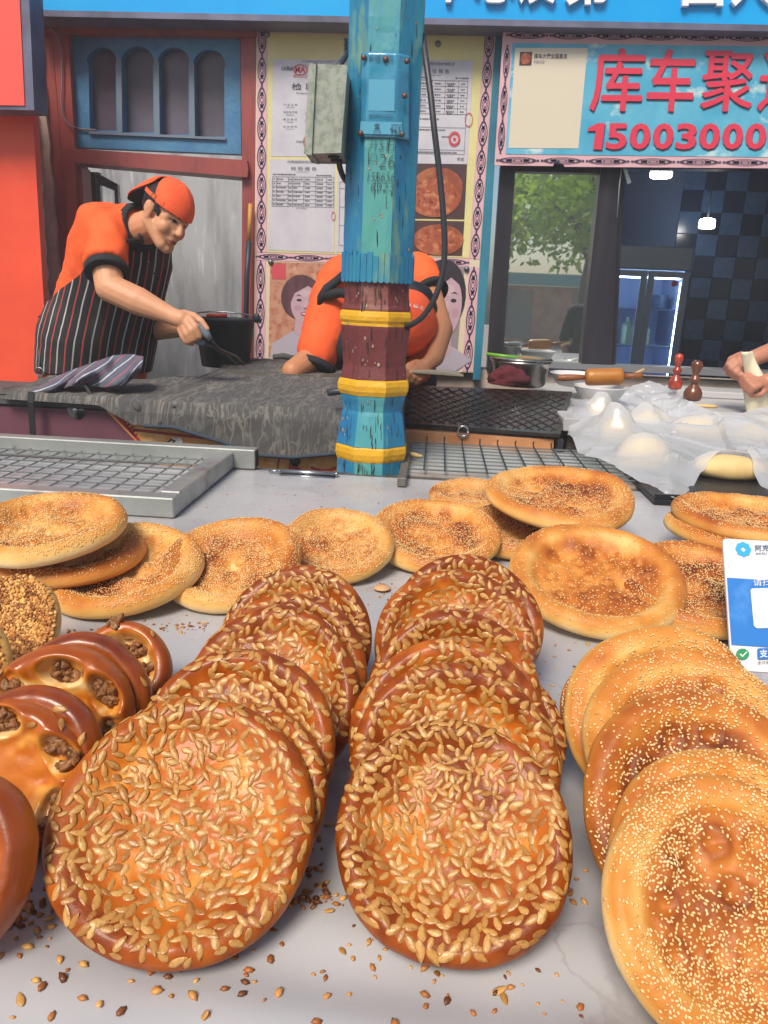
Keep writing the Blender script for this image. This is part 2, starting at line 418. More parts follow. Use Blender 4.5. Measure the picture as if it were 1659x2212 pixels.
lf = MB(); lf.plate([P(205, 371, Y-.01), P(254, 398, Y-.01), P(258, 470, Y-.01), P(210, 470, Y-.01)], [[P(216, 399, Y-.01), P(247, 412, Y-.01), P(249, 470-6, Y-.01), P(219, 470-6, Y-.01)]], d=.03)
lf.build('foil_edging', m_foil, dlf)
b = MB(); b.tube([P(541, 440, 3.93), P(538, 520, 3.93)], .011, 8); br = b.build('broom_handle', mat('yellow_wood', lin('#b98a3c'), .6), smooth=True)
tag(br, 'thin broom pole with yellow top leaning beside the door', 'broom')
b = MB(); b.tube([P(538, 521, 3.93), P(533, 600, 3.92), P(530, 800, 3.90)], .0135, 8); b.build('dark_sleeve', mat('dark_sleeve', lin('#22303c'), .5), br, True)
# ------------------------------------------------ notice board
m_pink = mat('pink_border', lin('#d3aab4'), .45); m_cream = mat('cream_board', lin('#d2c4ac'), .5)
m_yel = mat('pale_yellow', lin('#d5d094'), .4, var=(3, lin('#c8c48c'), .4, .7)); m_paper = mat('paper', lin('#c2c3cd'), .4, var=(8, lin('#b4b5c2'), .4, .7))
m_purple = mat('purple_print', lin('#3a3250'), .5); m_ink = mat('ink', lin('#50515a'), .6); m_inkred = mat('red_ink', lin('#c04652'), .6)
Y = YW-.03
def motif(mb, q, cu, cv, ru, rv, off, vert):
    flat_ring(mb, q, cu, cv, ru, rv, .19, off, 24, 1.15)
    flat_ring(mb, q, cu, cv, ru*(.62 if vert else .55), rv*(.55 if vert else .62), .2, off, 18)
    flat_ring(mb, q, cu, cv, ru*(.34 if vert else .26), rv*(.26 if vert else .34), .35, off, 14)
    for sg in (-1, 1):
        for s2 in (-1, 1):
            a, c = ((cu+s2*ru*.30, cv+sg*rv*.62), (cu-s2*ru*.22, cv+sg*rv*.30)) if vert else ((cu+sg*ru*.62, cv+s2*rv*.30), (cu+sg*ru*.30, cv-s2*rv*.22))
            flat_line(mb, quadmix(q, *a), quadmix(q, *c), .006, off)
        a, c = ((cu, cv+sg*rv), (cu, cv+sg*rv*1.12)) if vert else ((cu+sg*ru, cv), (cu+sg*ru*1.12, cv))
        flat_line(mb, quadmix(q, *a), quadmix(q, *c), .008, off)
nb = empty('notice_board', tuple(P(800, 800, Y)), 'tall pink bordered notice board with certificates and bread photos', 'notice board')
pl('board', [(554, 51), (1086, 60), (1058, 420), (1022, 805), (548, 790)], Y, .02, m_cream, nb)
ob = MB(); pb = MB(); O1 = (0, -.002, 0); O2 = (0, -.0035, 0); O3 = (0, -.005, 0); O4 = (0, -.0065, 0)
def band(pts, n, vert, ph=.5):
    q = [P(x, y, Y) for x, y in pts]
    pb.add([v+np.array(O1) for v in q], [(0, 1, 2, 3)])
    for i in range(n):
        c = (i+ph)/n
        if vert: motif(ob, q, .5, c, .44, .46/n, O2, True)
        else: motif(ob, q, c, .5, .45/n, .40, O2, False)
band([(556, 55), (577, 55), (576, 545), (553, 545)], 8, True)
band([(1047, 62), (1070, 63), (1036, 560), (1014, 558)], 8, True)
band([(577, 55), (1047, 62), (1046, 78), (577, 71)], 6, False)
band([(553, 546), (1014, 559), (1013, 576), (553, 562)], 6, False)
band([(553, 563), (574, 563), (572, 788), (551, 788)], 3, True)
band([(1013, 577), (1035, 578), (1020, 803), (998, 802)], 3, True)
pb.build('border_print', m_pink, nb); ob.build('border_ornament', m_purple, nb)
yb_ = MB(); q = [P(578, 72, Y), P(1046, 79, Y), P(1013, 557, Y), P(577, 545, Y)]; yb_.add([v+np.array(O1) for v in q], [(0, 1, 2, 3)]); yb_.build('yellow_field', m_yel, nb)
def paper(pts, m=None, name='certificate'):
    b = MB(); qq = [P(x, y, Y)+np.array(O2) for x, y in pts]; b.add(qq, [(0, 1, 2, 3)]); return b.build(name, m or m_paper, nb), qq
ink = MB(); rink = MB()
def newstamp():
    global rink
    rink.build('red_stamp', m_inkred, nb); rink = MB()
def tx(q, s, u0, v0, u1, v1, b=None, bold=0.): fit_text(b or ink, s, subq(q, u0, v0, u1, v1), off=(0, -.002, 0), bold=bold)
def table(q, us, vs, wd=.0016):
    o = (0, -.002, 0)
    for u in us: flat_line(ink, quadmix(q, u, vs[0]), quadmix(q, u, vs[-1]), wd, o)
    for v in vs: flat_line(ink, quadmix(q, us[0], v), quadmix(q, us[-1], v), wd, o)
def scrib(q, u0, u1, v, seed, h=.012):
    rs_ = np.random.default_rng(seed); u = u0
    while u < u1:
        l = rs_.uniform(.008, .022); flat_line(ink, quadmix(q, u, v), quadmix(q, min(u+l, u1), v), mm(YW)*rs_.uniform(1.5, 2.6), (0, -.002, 0)); u += l+.006
def stamp(q, cu, cv, ru, rv, star=True):
    o = (0, -.003, 0); flat_ring(rink, q, cu, cv, ru, rv, .12, o, 22); flat_ring(rink, q, cu, cv, ru*.84, rv*.84, .28, o, 16)
    a = np.linspace(0, 2*math.pi, 11)[:-1]-math.pi/2
    flat_poly(rink, q, [(cu+ru*(.4 if i % 2 == 0 else .16)*math.cos(t), cv+rv*(.4 if i % 2 == 0 else .16)*math.sin(t)) for i, t in enumerate(a)], o)
_, q1 = paper([(590, 128), (800, 130), (800, 340), (585, 338)])
tx(q1, '检验报告 Report No. 2305061', .30, .012, .62, .030); tx(q1, 'COB 国德标', .09, .07, .21, .115, bold=.02)
tx(q1, 'MA', .23, .07, .34, .135, rink, .03); flat_ring(rink, q1, .285, .105, .075, .055, .14, (0, -.002, 0), 22); tx(q1, '豫检验认证', .215, .15, .355, .185, rink); newstamp()
tx(q1, '检 验 报 告', .20, .24, .72, .31, bold=.01); tx(q1, 'Inspection Report', .25, .33, .66, .355)
for i, (a, c) in enumerate((('产 品 名 称', 'Sample'), ('标称生产者', 'Manufacturer'), ('委 托 单 位', 'Client'), ('检 验 类 别', 'Inspection'))):
    v = .45+i*.075; tx(q1, a, .12, v, .26, v+.022); tx(q1, c, .15, v+.03, .23, v+.045); tx(q1, '库车聚过鲜烤馕', .34, v+.01, .6, v+.034) if i in (1, 2) else None
tx(q1, '河南国德标检测技术有限公司', .25, .83, .68, .856); stamp(q1, .41, .845, .085, .095); newstamp()
_, q2 = paper([(583, 344), (724, 346), (722, 545), (579, 541)])
tx(q2, '河南国德标检测技术有限公司', .27, .01, .98, .04); tx(q2, '检 验 报 告', .33, .075, .72, .115); tx(q2, 'Inspection Report', .42, .125, .6, .138)
scrib(q2, .05, .4, .16, 3); scrib(q2, .72, .95, .165, 4)
table(q2, [.05, .11, .29, .36, .53, .71, .87, .985], [.185, .235, .285, .335, .38, .425, .47, .505])
for i, v in enumerate(np.linspace(.21, .485, 7)):
    for j, (a, c) in enumerate(((.065, .09), (.12, .26), (.30, .35), (.375, .51), (.55, .62), (.73, .82), (.89, .96))): scrib(q2, a, c-.04*((i+j) % 3)*(c-a > .1), v, i*9+j)
tx(q2, '(以下空白)', .42, .515, .58, .535); flat_ring(rink, q2, .985, .60, .03, .05, .2, (0, -.003, 0), 16); newstamp()
_, q3 = paper([(729, 346), (790, 348), (788, 547), (726, 545)])
table(q3, [.1, .5, .9], [.23, .3, .5, .7, .92])
_, q4 = paper([(842, 128), (1022, 132), (1010, 356), (840, 352)])
tx(q4, '河南国德标检测技术有限公司', .38, .02, .78, .05); tx(q4, '检 验 报 告', .44, .085, .72, .125); tx(q4, 'Inspection Report', .5, .135, .63, .15)
scrib(q4, .32, .48, .165, 14); scrib(q4, .8, .96, .165, 15)
table(q4, [.30, .52, .68, .84, .95], [.19, .245, .3, .35, .405, .455, .51]); table(q4, [.30, .95], [.51, .64, .86, .9])
for i, v in enumerate(np.linspace(.22, .485, 6)):
    for j, (a, c) in enumerate(((.33, .45), (.55, .63), (.70, .80), (.87, .92))): scrib(q4, a, c, v, 100+i*9+j); scrib(q4, a+.01, c-.02, v+.018, 200+i*9+j) if j == 2 else None
scrib(q4, .33, .62, .56, 31); scrib(q4, .33, .7, .665, 32); scrib(q4, .66, .78, .73, 33); scrib(q4, .31, .86, .885, 34)
stamp(q4, .82, .75, .075, .075); newstamp(); flat_ring(rink, q4, .985, .56, .05, .07, .14, (0, -.003, 0), 18); tx(q4, '李斌', .86, .93, .95, .965)
# photographs of bread on the board
m_photo = mat('photo_dark', lin('#43323a'), .4, var=(5, lin('#5a3a36'), .4, .7))
m_pbread = mat('photo_bread', lin('#9c5238'), .4, var=(24, lin('#c98a66'), .48, .7, 3), var2=(50, lin('#7a3426'), .55, .7, 2)); m_pbread2 = mat('photo_crust', lin('#8a4632'), .4, var=(12, lin('#b87852'), .45, .7))
_, q5 = paper([(880, 353), (1009, 355), (1003, 474), (876, 472)], m_photo, 'bread_photo'); _, q6 = paper([(876, 476), (1003, 478), (998, 553), (872, 550)], m_photo, 'bread_photo')
d = MB(); flat_disc(d, q5, .52, .42, .43, .36, (0, -.0015, 0), 28); flat_disc(d, q5, .50, .50, .44, .38, (0, -.0018, 0), 28); d.build('photo_crust', m_pbread2, nb)
d = MB(); flat_disc(d, q5, .48, .60, .44, .36, (0, -.0024, 0), 32); flat_disc(d, q6, .58, .55, .40, .42, (0, -.0024, 0), 32); d.build('photo_bread', m_pbread, nb)
d = MB(); flat_ring(d, q5, .48, .60, .45, .37, .09, (0, -.0030, 0), 32); flat_ring(d, q6, .58, .55, .43, .45, .2, (0, -.0030, 0), 32); d.build('photo_rim', m_pbread2, nb)
# portrait panels under the certificates
m_osb = mat('speckled_orange', lin('#b98a72'), .5, var=(30, lin('#a05e44'), .45, .65, 5), var2=(16, lin('#d6b49a'), .6, .75, 4)); m_dk = mat('dark_print', lin('#2e2630'), .5)
m_skinp = mat('print_skin', lin('#b59aa6'), .5); m_hairp = mat('print_hair', lin('#4a3038'), .5, var=(30, lin('#5d3a40'), .4, .6, 3, (1, 1, .3))); m_shirtp = mat('print_white', lin('#a9a3b2'), .5)
m_hairp2 = mat('print_hair_dark', lin('#2b2630'), .5); m_lip = mat('print_lip', lin('#a2566a'), .5); m_bgp = mat('print_grey', lin('#8d858c'), .5); m_teeth = mat('print_teeth', lin('#d5ccd2'), .5)
_, p1 = paper([(584, 566), (714, 569), (714, 790), (580, 788)], m_osb, 'portrait'); _, p2 = paper([(725, 569), (830, 572), (826, 790), (723, 788)], m_dk, 'portrait'); _, p3 = paper([(905, 573), (1003, 576), (984, 802), (900, 800)], m_bgp, 'portrait')
m_blush = mat('print_blush', lin('#ad8c98'), .5); m_light = mat('print_light_skin', lin('#c0a8b0'), .5)
def portrait(q, hair, cx, cy, r, hm, side):
    o = lambda k: (0, -.0012-.0006*k, 0); asp = 1.72*.36
    def ell(m, u, v, a, b_, k, nm):
        d = MB(); flat_disc(d, q, u, v, a, b_, o(k), 24); d.build(nm, m, nb)
    d = MB(); flat_poly(d, q, [(cx-r*1.9, 1), (cx-r*1.75, cy+r*1.65*asp+.12), (cx-r*.6, cy+r*1.45*asp+.03), (cx+r*.6, cy+r*1.4*asp+.03), (cx+r*1.7, cy+r*1.6*asp+.1), (min(cx+r*2.2, .999), .999)], o(0)); d.build('printed_shirt', m_shirtp, nb)
    ell(hm, cx-side*r*.12, cy-r*.22*asp, r*1.16, r*1.22*asp, 1, 'printed_hair')
    d = MB(); flat_poly(d, q, [(cx-r*.42, cy+r*.5*asp), (cx+r*.42, cy+r*.5*asp), (cx+r*.5, cy+r*1.7*asp), (cx, cy+r*2.0*asp), (cx-r*.5, cy+r*1.7*asp)], o(2)); d.build('printed_neck', m_skinp, nb)
    ell(m_skinp, cx+side*r*.08, cy+r*.1*asp, r*.80, r*1.08*asp, 3, 'printed_face')
    d = MB()
    flat_poly(d, q, [(cx-r*1.0, cy-.1*r), (cx-r*.95, cy-r*.8*asp), (cx-r*.2, cy-r*1.3*asp), (cx+r*.7, cy-r*1.1*asp), (cx+r*.98, cy-r*.2*asp), (cx+r*.8, cy-r*.55*asp), (cx+r*.25, cy-r*.85*asp), (cx-r*.5, cy-r*.45*asp), (cx-r*.78, cy+r*.2*asp)], o(4)); d.build('printed_fringe', hm, nb)
    d = MB()
    for sg in (-1, 1):
        flat_disc(d, q, cx+side*r*.1+sg*r*.34, cy-r*.08*asp, r*.15, r*.065*asp, o(5), 12); d.build('printed_eye', m_hairp2, nb); d = MB()
        flat_poly(d, q, [(cx+side*r*.1+sg*r*.16, cy-r*.30*asp), (cx+side*r*.1+sg*r*.36, cy-r*.38*asp), (cx+side*r*.1+sg*r*.56, cy-r*.28*asp), (cx+side*r*.1+sg*r*.36, cy-r*.33*asp)], o(5)); d.build('printed_brow', m_hairp2, nb); d = MB()
    flat_line(d, quadmix(q, cx+side*r*.02, cy+r*.36*asp), quadmix(q, cx+side*r*.25, cy+r*.36*asp), .003, o(5)); d.build('printed_nose', m_hairp2, nb)
    ell(m_blush, cx+side*r*.1-r*.42, cy+r*.34*asp, r*.2, r*.16*asp, 4, 'printed_cheek'); ell(m_blush, cx+side*r*.1+r*.46, cy+r*.34*asp, r*.18, r*.16*asp, 4, 'printed_cheek'); ell(m_light, cx+side*r*.12, cy-r*.42*asp, r*.36, r*.2*asp, 4, 'printed_forehead'); ell(m_light, cx+side*r*.13, cy+r*.16*asp, r*.07, r*.24*asp, 4, 'printed_nose_bridge'); ell(m_blush, cx+side*r*.13, cy+r*.36*asp, r*.14, r*.07*asp, 5, 'printed_nose_tip')
    ell(m_lip, cx+side*r*.12, cy+r*.66*asp, r*.28, r*.13*asp, 5, 'printed_lips'); ell(m_teeth, cx+side*r*.12, cy+r*.65*asp, r*.19, r*.045*asp, 6, 'printed_teeth')
portrait(p1, None, .56, .37, .29, m_hairp, 1); portrait(p3, None, .62, .34, .45, m_hairp2, 1)
for q in (p1, p2):
    sg_ = MB(); flat_poly(sg_, subq(q, .03, .02, .26, .16), [(0, 0), (1, 0), (1, 1), (0, 1)], (0, -.0015, 0)); sg_.build('red_seal', m_inkred, nb)
ink.build('printed_text', m_ink, nb); rink.build('red_stamp', m_inkred, nb)
m_nail = mat('nail_head', lin('#6f7a80'), .4, metal=.7, bump=(60, .5))
for (x, y) in ((577, 74), (946, 95), (585, 566), (1008, 581)):
    b = MB(); b.lathe([(.002, -.003), (.013, -.003), (.014, .004), (.008, .012), (.001, .013)], P(x, y, Y-.004), 12, axis=(0, -1, 0)); b.build('screw_cap', m_nail, nb, True)
# ------------------------------------------------ teal post, window
b = MB(); b.plate([P(1072, 58, YW-.035), P(1088, 60, YW-.035), P(1072, 300, YW-.035), P(1057, 560, YW-.035), P(1037, 820, YW-.035), P(1021, 820, YW-.035), P(1037, 560, YW-.035)], d=.08)
tag(b.build('window_post', m_teal), 'peeling teal wooden post between notice board and window', 'post')
m_alu = mat('dark_aluminium', lin('#2f2d38'), .35, metal=.4, var=(4, lin('#3d3a45'), .4, .7, 4, (4, 1, .2)), spec=.6)
win = empty('shop_window', tuple(P(1180, 783, YW)), 'dark framed sliding shop window with reflections in its pane', 'window')
pl('frame_stile', [(1082, 355), (1114, 355), (1085, 800), (1052, 800)], YW-.02, .09, m_alu, win)
pl('frame_stile', [(1299, 355), (1341, 355), (1322, 800), (1254, 800)], YW-.025, .10, m_alu, win)
pl('frame_head', [(1114, 350), (1300, 352), (1300, 374), (1113, 370)], YW-.015, .08, m_alu, win)
pl('frame_head', [(1341, 352), (1760, 356), (1760, 366), (1341, 364)], YW-.015, .08, m_alu, win)
pl('sill_track', [(1086, 776), (1256, 786), (1760, 806), (1760, 822), (1080, 790)], YW-.03, .12, mat('aluminium', lin('#9a9ca4'), .35, metal=.7), win)
pl('inner_stile', [(1341, 364), (1349, 364), (1330, 800), (1323, 800)], YW+.03, .05, m_alu, win)
g = bpy.data.materials.new('reflecting_glass'); g.use_nodes = True; t = g.node_tree; t.nodes.remove(t.nodes['Principled BSDF'])
tr = t.nodes.new('ShaderNodeBsdfTransparent'); tr.inputs[0].default_value = (.62, .74, .72, 1); gl = t.nodes.new('ShaderNodeBsdfGlossy'); gl.inputs['Roughness'].default_value = .015; gl.inputs[0].default_value = (.95, 1, .99, 1)
df = t.nodes.new('ShaderNodeBsdfDiffuse'); df.inputs[0].default_value = (.35, .42, .42, 1)
m1 = t.nodes.new('ShaderNodeMixShader'); m1.inputs[0].default_value = .88; m2 = t.nodes.new('ShaderNodeMixShader'); m2.inputs[0].default_value = .05
t.links.new(tr.outputs[0], m1.inputs[1]); t.links.new(gl.outputs[0], m1.inputs[2]); t.links.new(m1.outputs[0], m2.inputs[1]); t.links.new(df.outputs[0], m2.inputs[2]); t.links.new(m2.outputs[0], t.nodes['Material Output'].inputs[0])
pl('pane', [(1110, 366), (1303, 368), (1260, 792), (1081, 784)], YW+.02, .005, g, win)
# hanging latch and strap at the window opening
b = MB(); b.plate([P(1345, 360, YW-.06), P(1352, 360, YW-.06), P(1364, 394, YW-.06), P(1356, 398, YW-.06)], d=.004)
b.build('latch', mat('latch', lin('#b7bfcb'), .3, metal=.8), win)
b = MB(); b.tube([P(1343, 362, YW-.06), P(1338, 400, YW-.06), P(1333, 470, YW-.06)], .003, 6); b.build('latch_cord', mat('cord_light', lin('#8792a4'), .5), win, True)
# ------------------------------------------------ phone number sign
Y = YW-.10
sg = empty('banner_sign', tuple(P(1380, 360, Y)), 'pink bordered blue sky banner with large red characters and phone number', 'banner')
tear = [(1195, 358.5), (1198, 349), (1206, 346), (1210, 352), (1217, 355), (1219, 359)]
pl('panel', [(1087, 64), (1760, 73), (1760, 364)]+[(1219, 360)]+tear[::-1]+[(1190, 358.5), (1068, 357)], Y, .012, m_pink, sg)
m_sky = mat('sky_print', lin('#45a0c6'), .35, var=(4.5, lin('#6cb9d4'), .35, .7, 3), var2=(5.5, lin('#bcd6da'), .57, .66, 6, (1, 1, 1.5)))
q = [P(1107, 93, Y), P(1760, 102, Y), P(1760, 341, Y), P(1092, 333, Y)]
b = MB(); b.add([v+np.array(O1) for v in q], [(0, 1, 2, 3)]); b.build('sky_print', m_sky, sg)
ob = MB()
for (pts, n, vert) in (([(1092, 66), (1760, 75), (1760, 94), (1091, 86)], 7, False), ([(1070, 337), (1760, 344), (1760, 361), (1070, 355)], 7, False), ([(1088, 96), (1105, 96), (1090, 333), (1071, 333)], 3, True)):
    qq = [P(x, y, Y) for x, y in pts]
    for i in range(n):
        c = (i+.5)/n
        motif(ob, qq, .5, c, .4, .43/n, O2, True) if vert else motif(ob, qq, c, .5, .43/n, .40, O2, False)
ob.build('border_ornament', m_purple, sg)
qc = [P(1113, 104, Y), P(1269, 104, Y), P(1249, 321, Y), P(1098, 320, Y)]
b = MB(); b.add([v+np.array(O2) for v in qc], [(0, 1, 2, 3)]); b.build('contact_card', mat('card_cream', lin('#cfc7b6'), .45), sg)
ik = MB(); fit_text(ik, '库车大馕全国直发', subq(qc, .27, .055, .73, .105), off=(0, -.005, 0), bold=.015); ik.build('card_text', m_ink, sg)
ik = MB(); fit_text(ik, '中国大陆', subq(qc, .27, .12, .42, .155), off=(0, -.005, 0)); ik.build('card_text', mat('grey_ink', lin('#8a8790'), .6), sg)
ik = MB(); flat_poly(ik, subq(qc, .07, .04, .24, .17), [(0, 0), (1, 0), (1, 1), (0, 1)], (0, -.005, 0)); ik.build('card_photo', m_photo, sg)
ik = MB(); flat_disc(ik, subq(qc, .07, .04, .24, .17), .5, .5, .42, .44, (0, -.006, 0)); ik.build('photo_bread', m_pbread, sg)
m_lred = mat('sign_red', lin('#d23a55'), .35); m_lsh = mat('sign_shadow', lin('#4a5a76'), .5)
lt, sh = MB(), MB()
for ch, x0, x1, y0, y1 in (('库', 1279, 1388, 106, 240), ('车', 1399, 1499, 106, 241), ('聚', 1516, 1626, 112, 240), ('达', 1640, 1752, 112, 240)):
    k = 6; qd = [P(x0+k, y0, Y), P(x1+k, y0+1, Y), P(x1-k, y1+1, Y), P(x0-k, y1, Y)]
    [fit_text(lt, ch, [v+np.array([k_*.0042, 0, j_*.003]) for v in qd], off=(0, -.009-.0004*n_, 0)) for n_, (k_, j_) in enumerate(((0, 0), (1, 0), (-1, 0), (0, 1), (0, -1)))] if ch in '聚库达' else fit_text(lt, ch, qd, off=(0, -.009, 0), bold=.016, depth=.003); fit_text(sh, ch, [v+np.array([.006, 0, -.009]) for v in qd], off=(0, -.004, 0), bold=.0)
x = 1274
for ch in '15003000040':
    wd = 30 if ch == '1' else 44; qd = [P(x+2, 267, Y), P(x+wd+2, 267, Y), P(x+wd-3, 324, Y), P(x-3, 323, Y)]
    if ch == '1':
        one = [(-.25, .30), (-.12, .16), (.45, 0), (1, 0), (.92, 1), (.30, 1), (.38, .30)]
        flat_poly(lt, qd, one, (0, -.009, 0)); flat_poly(sh, qd, [(u+.1, v+.06) for u, v in one], (0, -.004, 0)); x += wd+6; continue
    bo = .030; fit_text(lt, ch, qd, off=(0, -.009, 0), bold=bo, depth=.003); fit_text(sh, ch, [v+np.array([.005, 0, -.007]) for v in qd], off=(0, -.004, 0), bold=bo)
    x += wd+6
lt.build('lettering', m_lred, sg); sh.build('letter_shadow_print', m_lsh, sg)
# ------------------------------------------------ kitchen seen through the opening
m_dkw = mat('kitchen_dark', lin('#3a5680'), .7); m_cei = mat('kitchen_ceiling', lin('#56667c'), .8)
kx0, kx1, ky = .9, 5.2, 6.6
b = MB(); b.box((kx0-.1, YW+.2, -.02), (kx1, ky+.1, .02)); tag(b.build('kitchen_floor', m_dkw), kind='structure')
b = MB(); b.box((kx0-.1, YW+.2, 2.9), (kx1, ky+.1, 3.0)); tag(b.build('kitchen_ceiling', m_cei), kind='structure')
b = MB(); b.box((kx0-.1, YW+.2, .02), (kx0, ky, 2.9)); b.box((kx1-.1, YW+.2, .02), (kx1, ky, 2.9)); tag(b.build('kitchen_side_wall', m_dkw), kind='structure')
b = MB(); b.box((kx0-.1, ky, .02), (kx1, ky+.1, 2.9)); kw = b.build('kitchen_wall', m_dkw); tag(kw, 'dark kitchen back wall covered in checkered tiles', 'wall')
m_t1 = mat('tile_black', lin('#15294a'), .2, spec=.6); m_t2 = mat('tile_grey', lin('#41618a'), .22, var=(20, lin('#385680'), .4, .6), spec=.6)
ts = .165; b = MB(); b.box((-ts/2+.002, -.006, -ts/2+.002), (ts/2-.002, 0, ts/2-.002), .002)
md = [mesh_data('tile', np.concatenate(b.V), b.F) for _ in (0, 1)]; md[0].materials.append(m_t1); md[1].materials.append(m_t2)
base = root_of(kw)
for i in range(17):
    for j in range(14):
        x = 1.95+i*ts; z = .85+j*ts
        if x > 4.6 or z > 2.85: continue
        o = bpy.data.objects.new('tile', md[(i+j) % 2]); o.location = Vector(np.array([x, ky-.0005, z])-base); link(o, kw)
# fridge
fr = empty('display_fridge', tuple(P(1410, 835, 6.0)*[1, 1, 0]), 'tall glass doored drinks fridge glowing blue inside the kitchen', 'fridge')
m_fg = mat('fridge_grey', lin('#8b97a5'), .4); m_in = mat('fridge_inside', lin('#b9cdec'), .5); m_fdk = mat('fridge_trim', lin('#3a4658'), .4)
Yf = 5.9; a0, a1 = P(1322, 540, Yf), P(1498, 540, Yf); x0, x1 = a0[0], a1[0]; zt = P(1410, 532, Yf)[2]; zh = P(1410, 583, Yf)[2]
b = MB(); b.box((x0, Yf+.03, .08), (x0+.03, Yf+.6, zh)); b.box((x1-.03, Yf+.03, .08), (x1, Yf+.6, zh)); b.box((x0+.03, Yf+.57, .08), (x1-.03, Yf+.6, zh)); b.box((x0+.03, Yf+.03, .08), (x1-.03, Yf+.57, .5))
b.build('cabinet', m_in, fr); b = MB(); b.box((x0-.005, Yf-.01, zh), (x1+.005, Yf+.6, zt), .01); b.build('header_box', m_fg, fr)
xm = P(1386, 700, Yf)[0]
gls = bpy.data.materials.new('clear_glass'); gls.use_nodes = True; t = gls.node_tree; t.nodes.remove(t.nodes['Principled BSDF']); tr = t.nodes.new('ShaderNodeBsdfTransparent'); tr.inputs[0].default_value = (.9, .95, 1, 1); gl = t.nodes.new('ShaderNodeBsdfGlossy'); gl.inputs['Roughness'].default_value = .05; m1 = t.nodes.new('ShaderNodeMixShader'); m1.inputs[0].default_value = .07
t.links.new(tr.outputs[0], m1.inputs[1]); t.links.new(gl.outputs[0], m1.inputs[2]); t.links.new(m1.outputs[0], t.nodes['Material Output'].inputs[0])
for (xa_, xb_) in ((x0, xm-.004), (xm+.004, x1)):
    b = MB(); b.plate([(xa_, Yf, .45), (xb_, Yf, .45), (xb_, Yf, zh-.01), (xa_, Yf, zh-.01)], [[(xa_+.045, Yf, .52), (xb_-.045, Yf, .52), (xb_-.045, Yf, zh-.05), (xa_+.045, Yf, zh-.05)]], d=.025)
    dd = b.build('glass_door', m_fg, fr); b = MB(); b.box((xa_+.045, Yf+.01, .52), (xb_-.045, Yf+.014, zh-.05)); b.build('pane', gls, dd)
b = MB(); b.box((x0+.05, Yf+.05, zh-.06), (x1-.05, Yf+.07, zh-.045)); b.box((x0+.032, Yf+.06, .6), (x0+.04, Yf+.075, zh-.08)); b.box((x1-.04, Yf+.06, .6), (x1-.032, Yf+.075, zh-.08)); b.build('light_strip', mat('led', (.7, .85, 1), emit=((.6, .75, .95), 11)), fr)
m_shelf = mat('fridge_shelf', lin('#9fb4cc'), .4)
for z in (.75, 1.05, 1.32):
    b = MB(); b.box((x0+.035, Yf+.05, z), (x1-.035, Yf+.55, z+.01)); b.build('shelf', m_shelf, fr)
tagm = mat('steel', lin('#a9adb3'), .25, metal=.9, var=(10, lin('#8f939a'), .4, .7))
b = MB(); b.lathe([(.09, 0), (.1, .01), (.1, .10), (.105, .105), (.1, .108), (.02, .11)], (x0+.42, Yf+.25, 1.332), 20); tag(b.build('steel_pot', mat('dark_steel', lin('#5e6b7c'), .4, metal=.6), smooth=True), 'dark lidded pot on the fridge shelf behind glass', 'pot')
b = MB()
for k, h in enumerate((.18, .2, .16)): b.lathe([(.045, 0), (.045, h*.7), (.02, h*.85), (.02, h)], (x0+.10+.13*k, Yf+.2, 1.062), 10)
o = b.build('bottle', mat('pale_bottle', lin('#8fa98a'), .3)); tag(o, 'row of pale bottles standing on the fridge middle shelf', 'bottles', kind='stuff')
b = MB(); b.lathe([(.02, 0), (.024, .001), (.022, .003), (.001, .004)], (x1-.1, Yf-.001, zh-.09), 18, axis=(0, -1, 0)); b.build('round_sticker', mat('sticker_red', lin('#b24a3e'), .5), fr)
# lamps that are on
m_lamp = mat('lamp_glow', (1, .97, .9), emit=((1, .96, .88), 22))
def lamp(x, y, Yl, r, h, label):
    c = P(x, y, Yl); b = MB(); b.lathe([(r*.9, 0), (r, .01), (r*.96, h), (r*.5, h+.01)], c, 20); o = b.build('ceiling_lamp', m_lamp, smooth=True); tag(o, label, 'lamp')
    b = MB(); b.tube([c+np.array([0, 0, h+.012]), np.array([c[0], c[1], 2.9])], .006, 6); b.build('lamp_rod', m_fdk, o)
lamp(1427, 384, 4.9, .062, .10, 'bright white drum lamp just below the banner sign'); lamp(1526, 493, 6.2, .058, .06, 'small glowing lamp in front of the checkered tiles')
# kitchen cabinet and things at the far right
b = MB(); b.box((2.62, 5.7, .02), (4.6, 6.4, .95), .01); kc = b.build('kitchen_cabinet', mat('cabinet_dark', lin('#2b3a4c'), .5)); tag(kc, 'dark kitchen cabinet below the checkered tile wall', 'cabinet')
b = MB(); b.box((2.6, 5.66, .955), (4.62, 6.42, .985), .005); b.build('worktop', mat('worktop', lin('#4a5a6c'), .4), kc)
b = MB(); b.lathe([(.1, 0), (.14, .16), (.15, .165), (.13, .16), (.09, .02)], (2.95, 5.9, .986), 20); tag(b.build('bowl', mat('blue_plastic', lin('#2b5f9a'), .4), smooth=True), 'blue plastic bowl on the dark kitchen cabinet', 'bowl')
b = MB(); b.lathe([(.06, 0), (.07, .02), (.09, .2), (.07, .27), (.02, .3)], (2.72, 5.95, .986), 16); tag(b.build('food_bag', mat('pale_bag', lin('#8b9aa2'), .5, var=(20, lin('#a8b060'), .5, .65)), smooth=True), 'pale bag of food beside the blue bowl', 'bag')
b = MB(); b.box((3.15, 6.2, 1.45), (4.5, 6.5, 1.48)); b.box((3.2, 6.25, 1.481), (3.45, 6.45, 1.65)); b.box((3.5, 6.25, 1.481), (3.9, 6.45, 1.58)); tag(b.build('wall_shelf', mat('shelf_dark', lin('#27303e'), .5, var=(9, lin('#54303a'), .55, .65))), 'dark loaded wall shelf at the right of the kitchen', 'shelf')
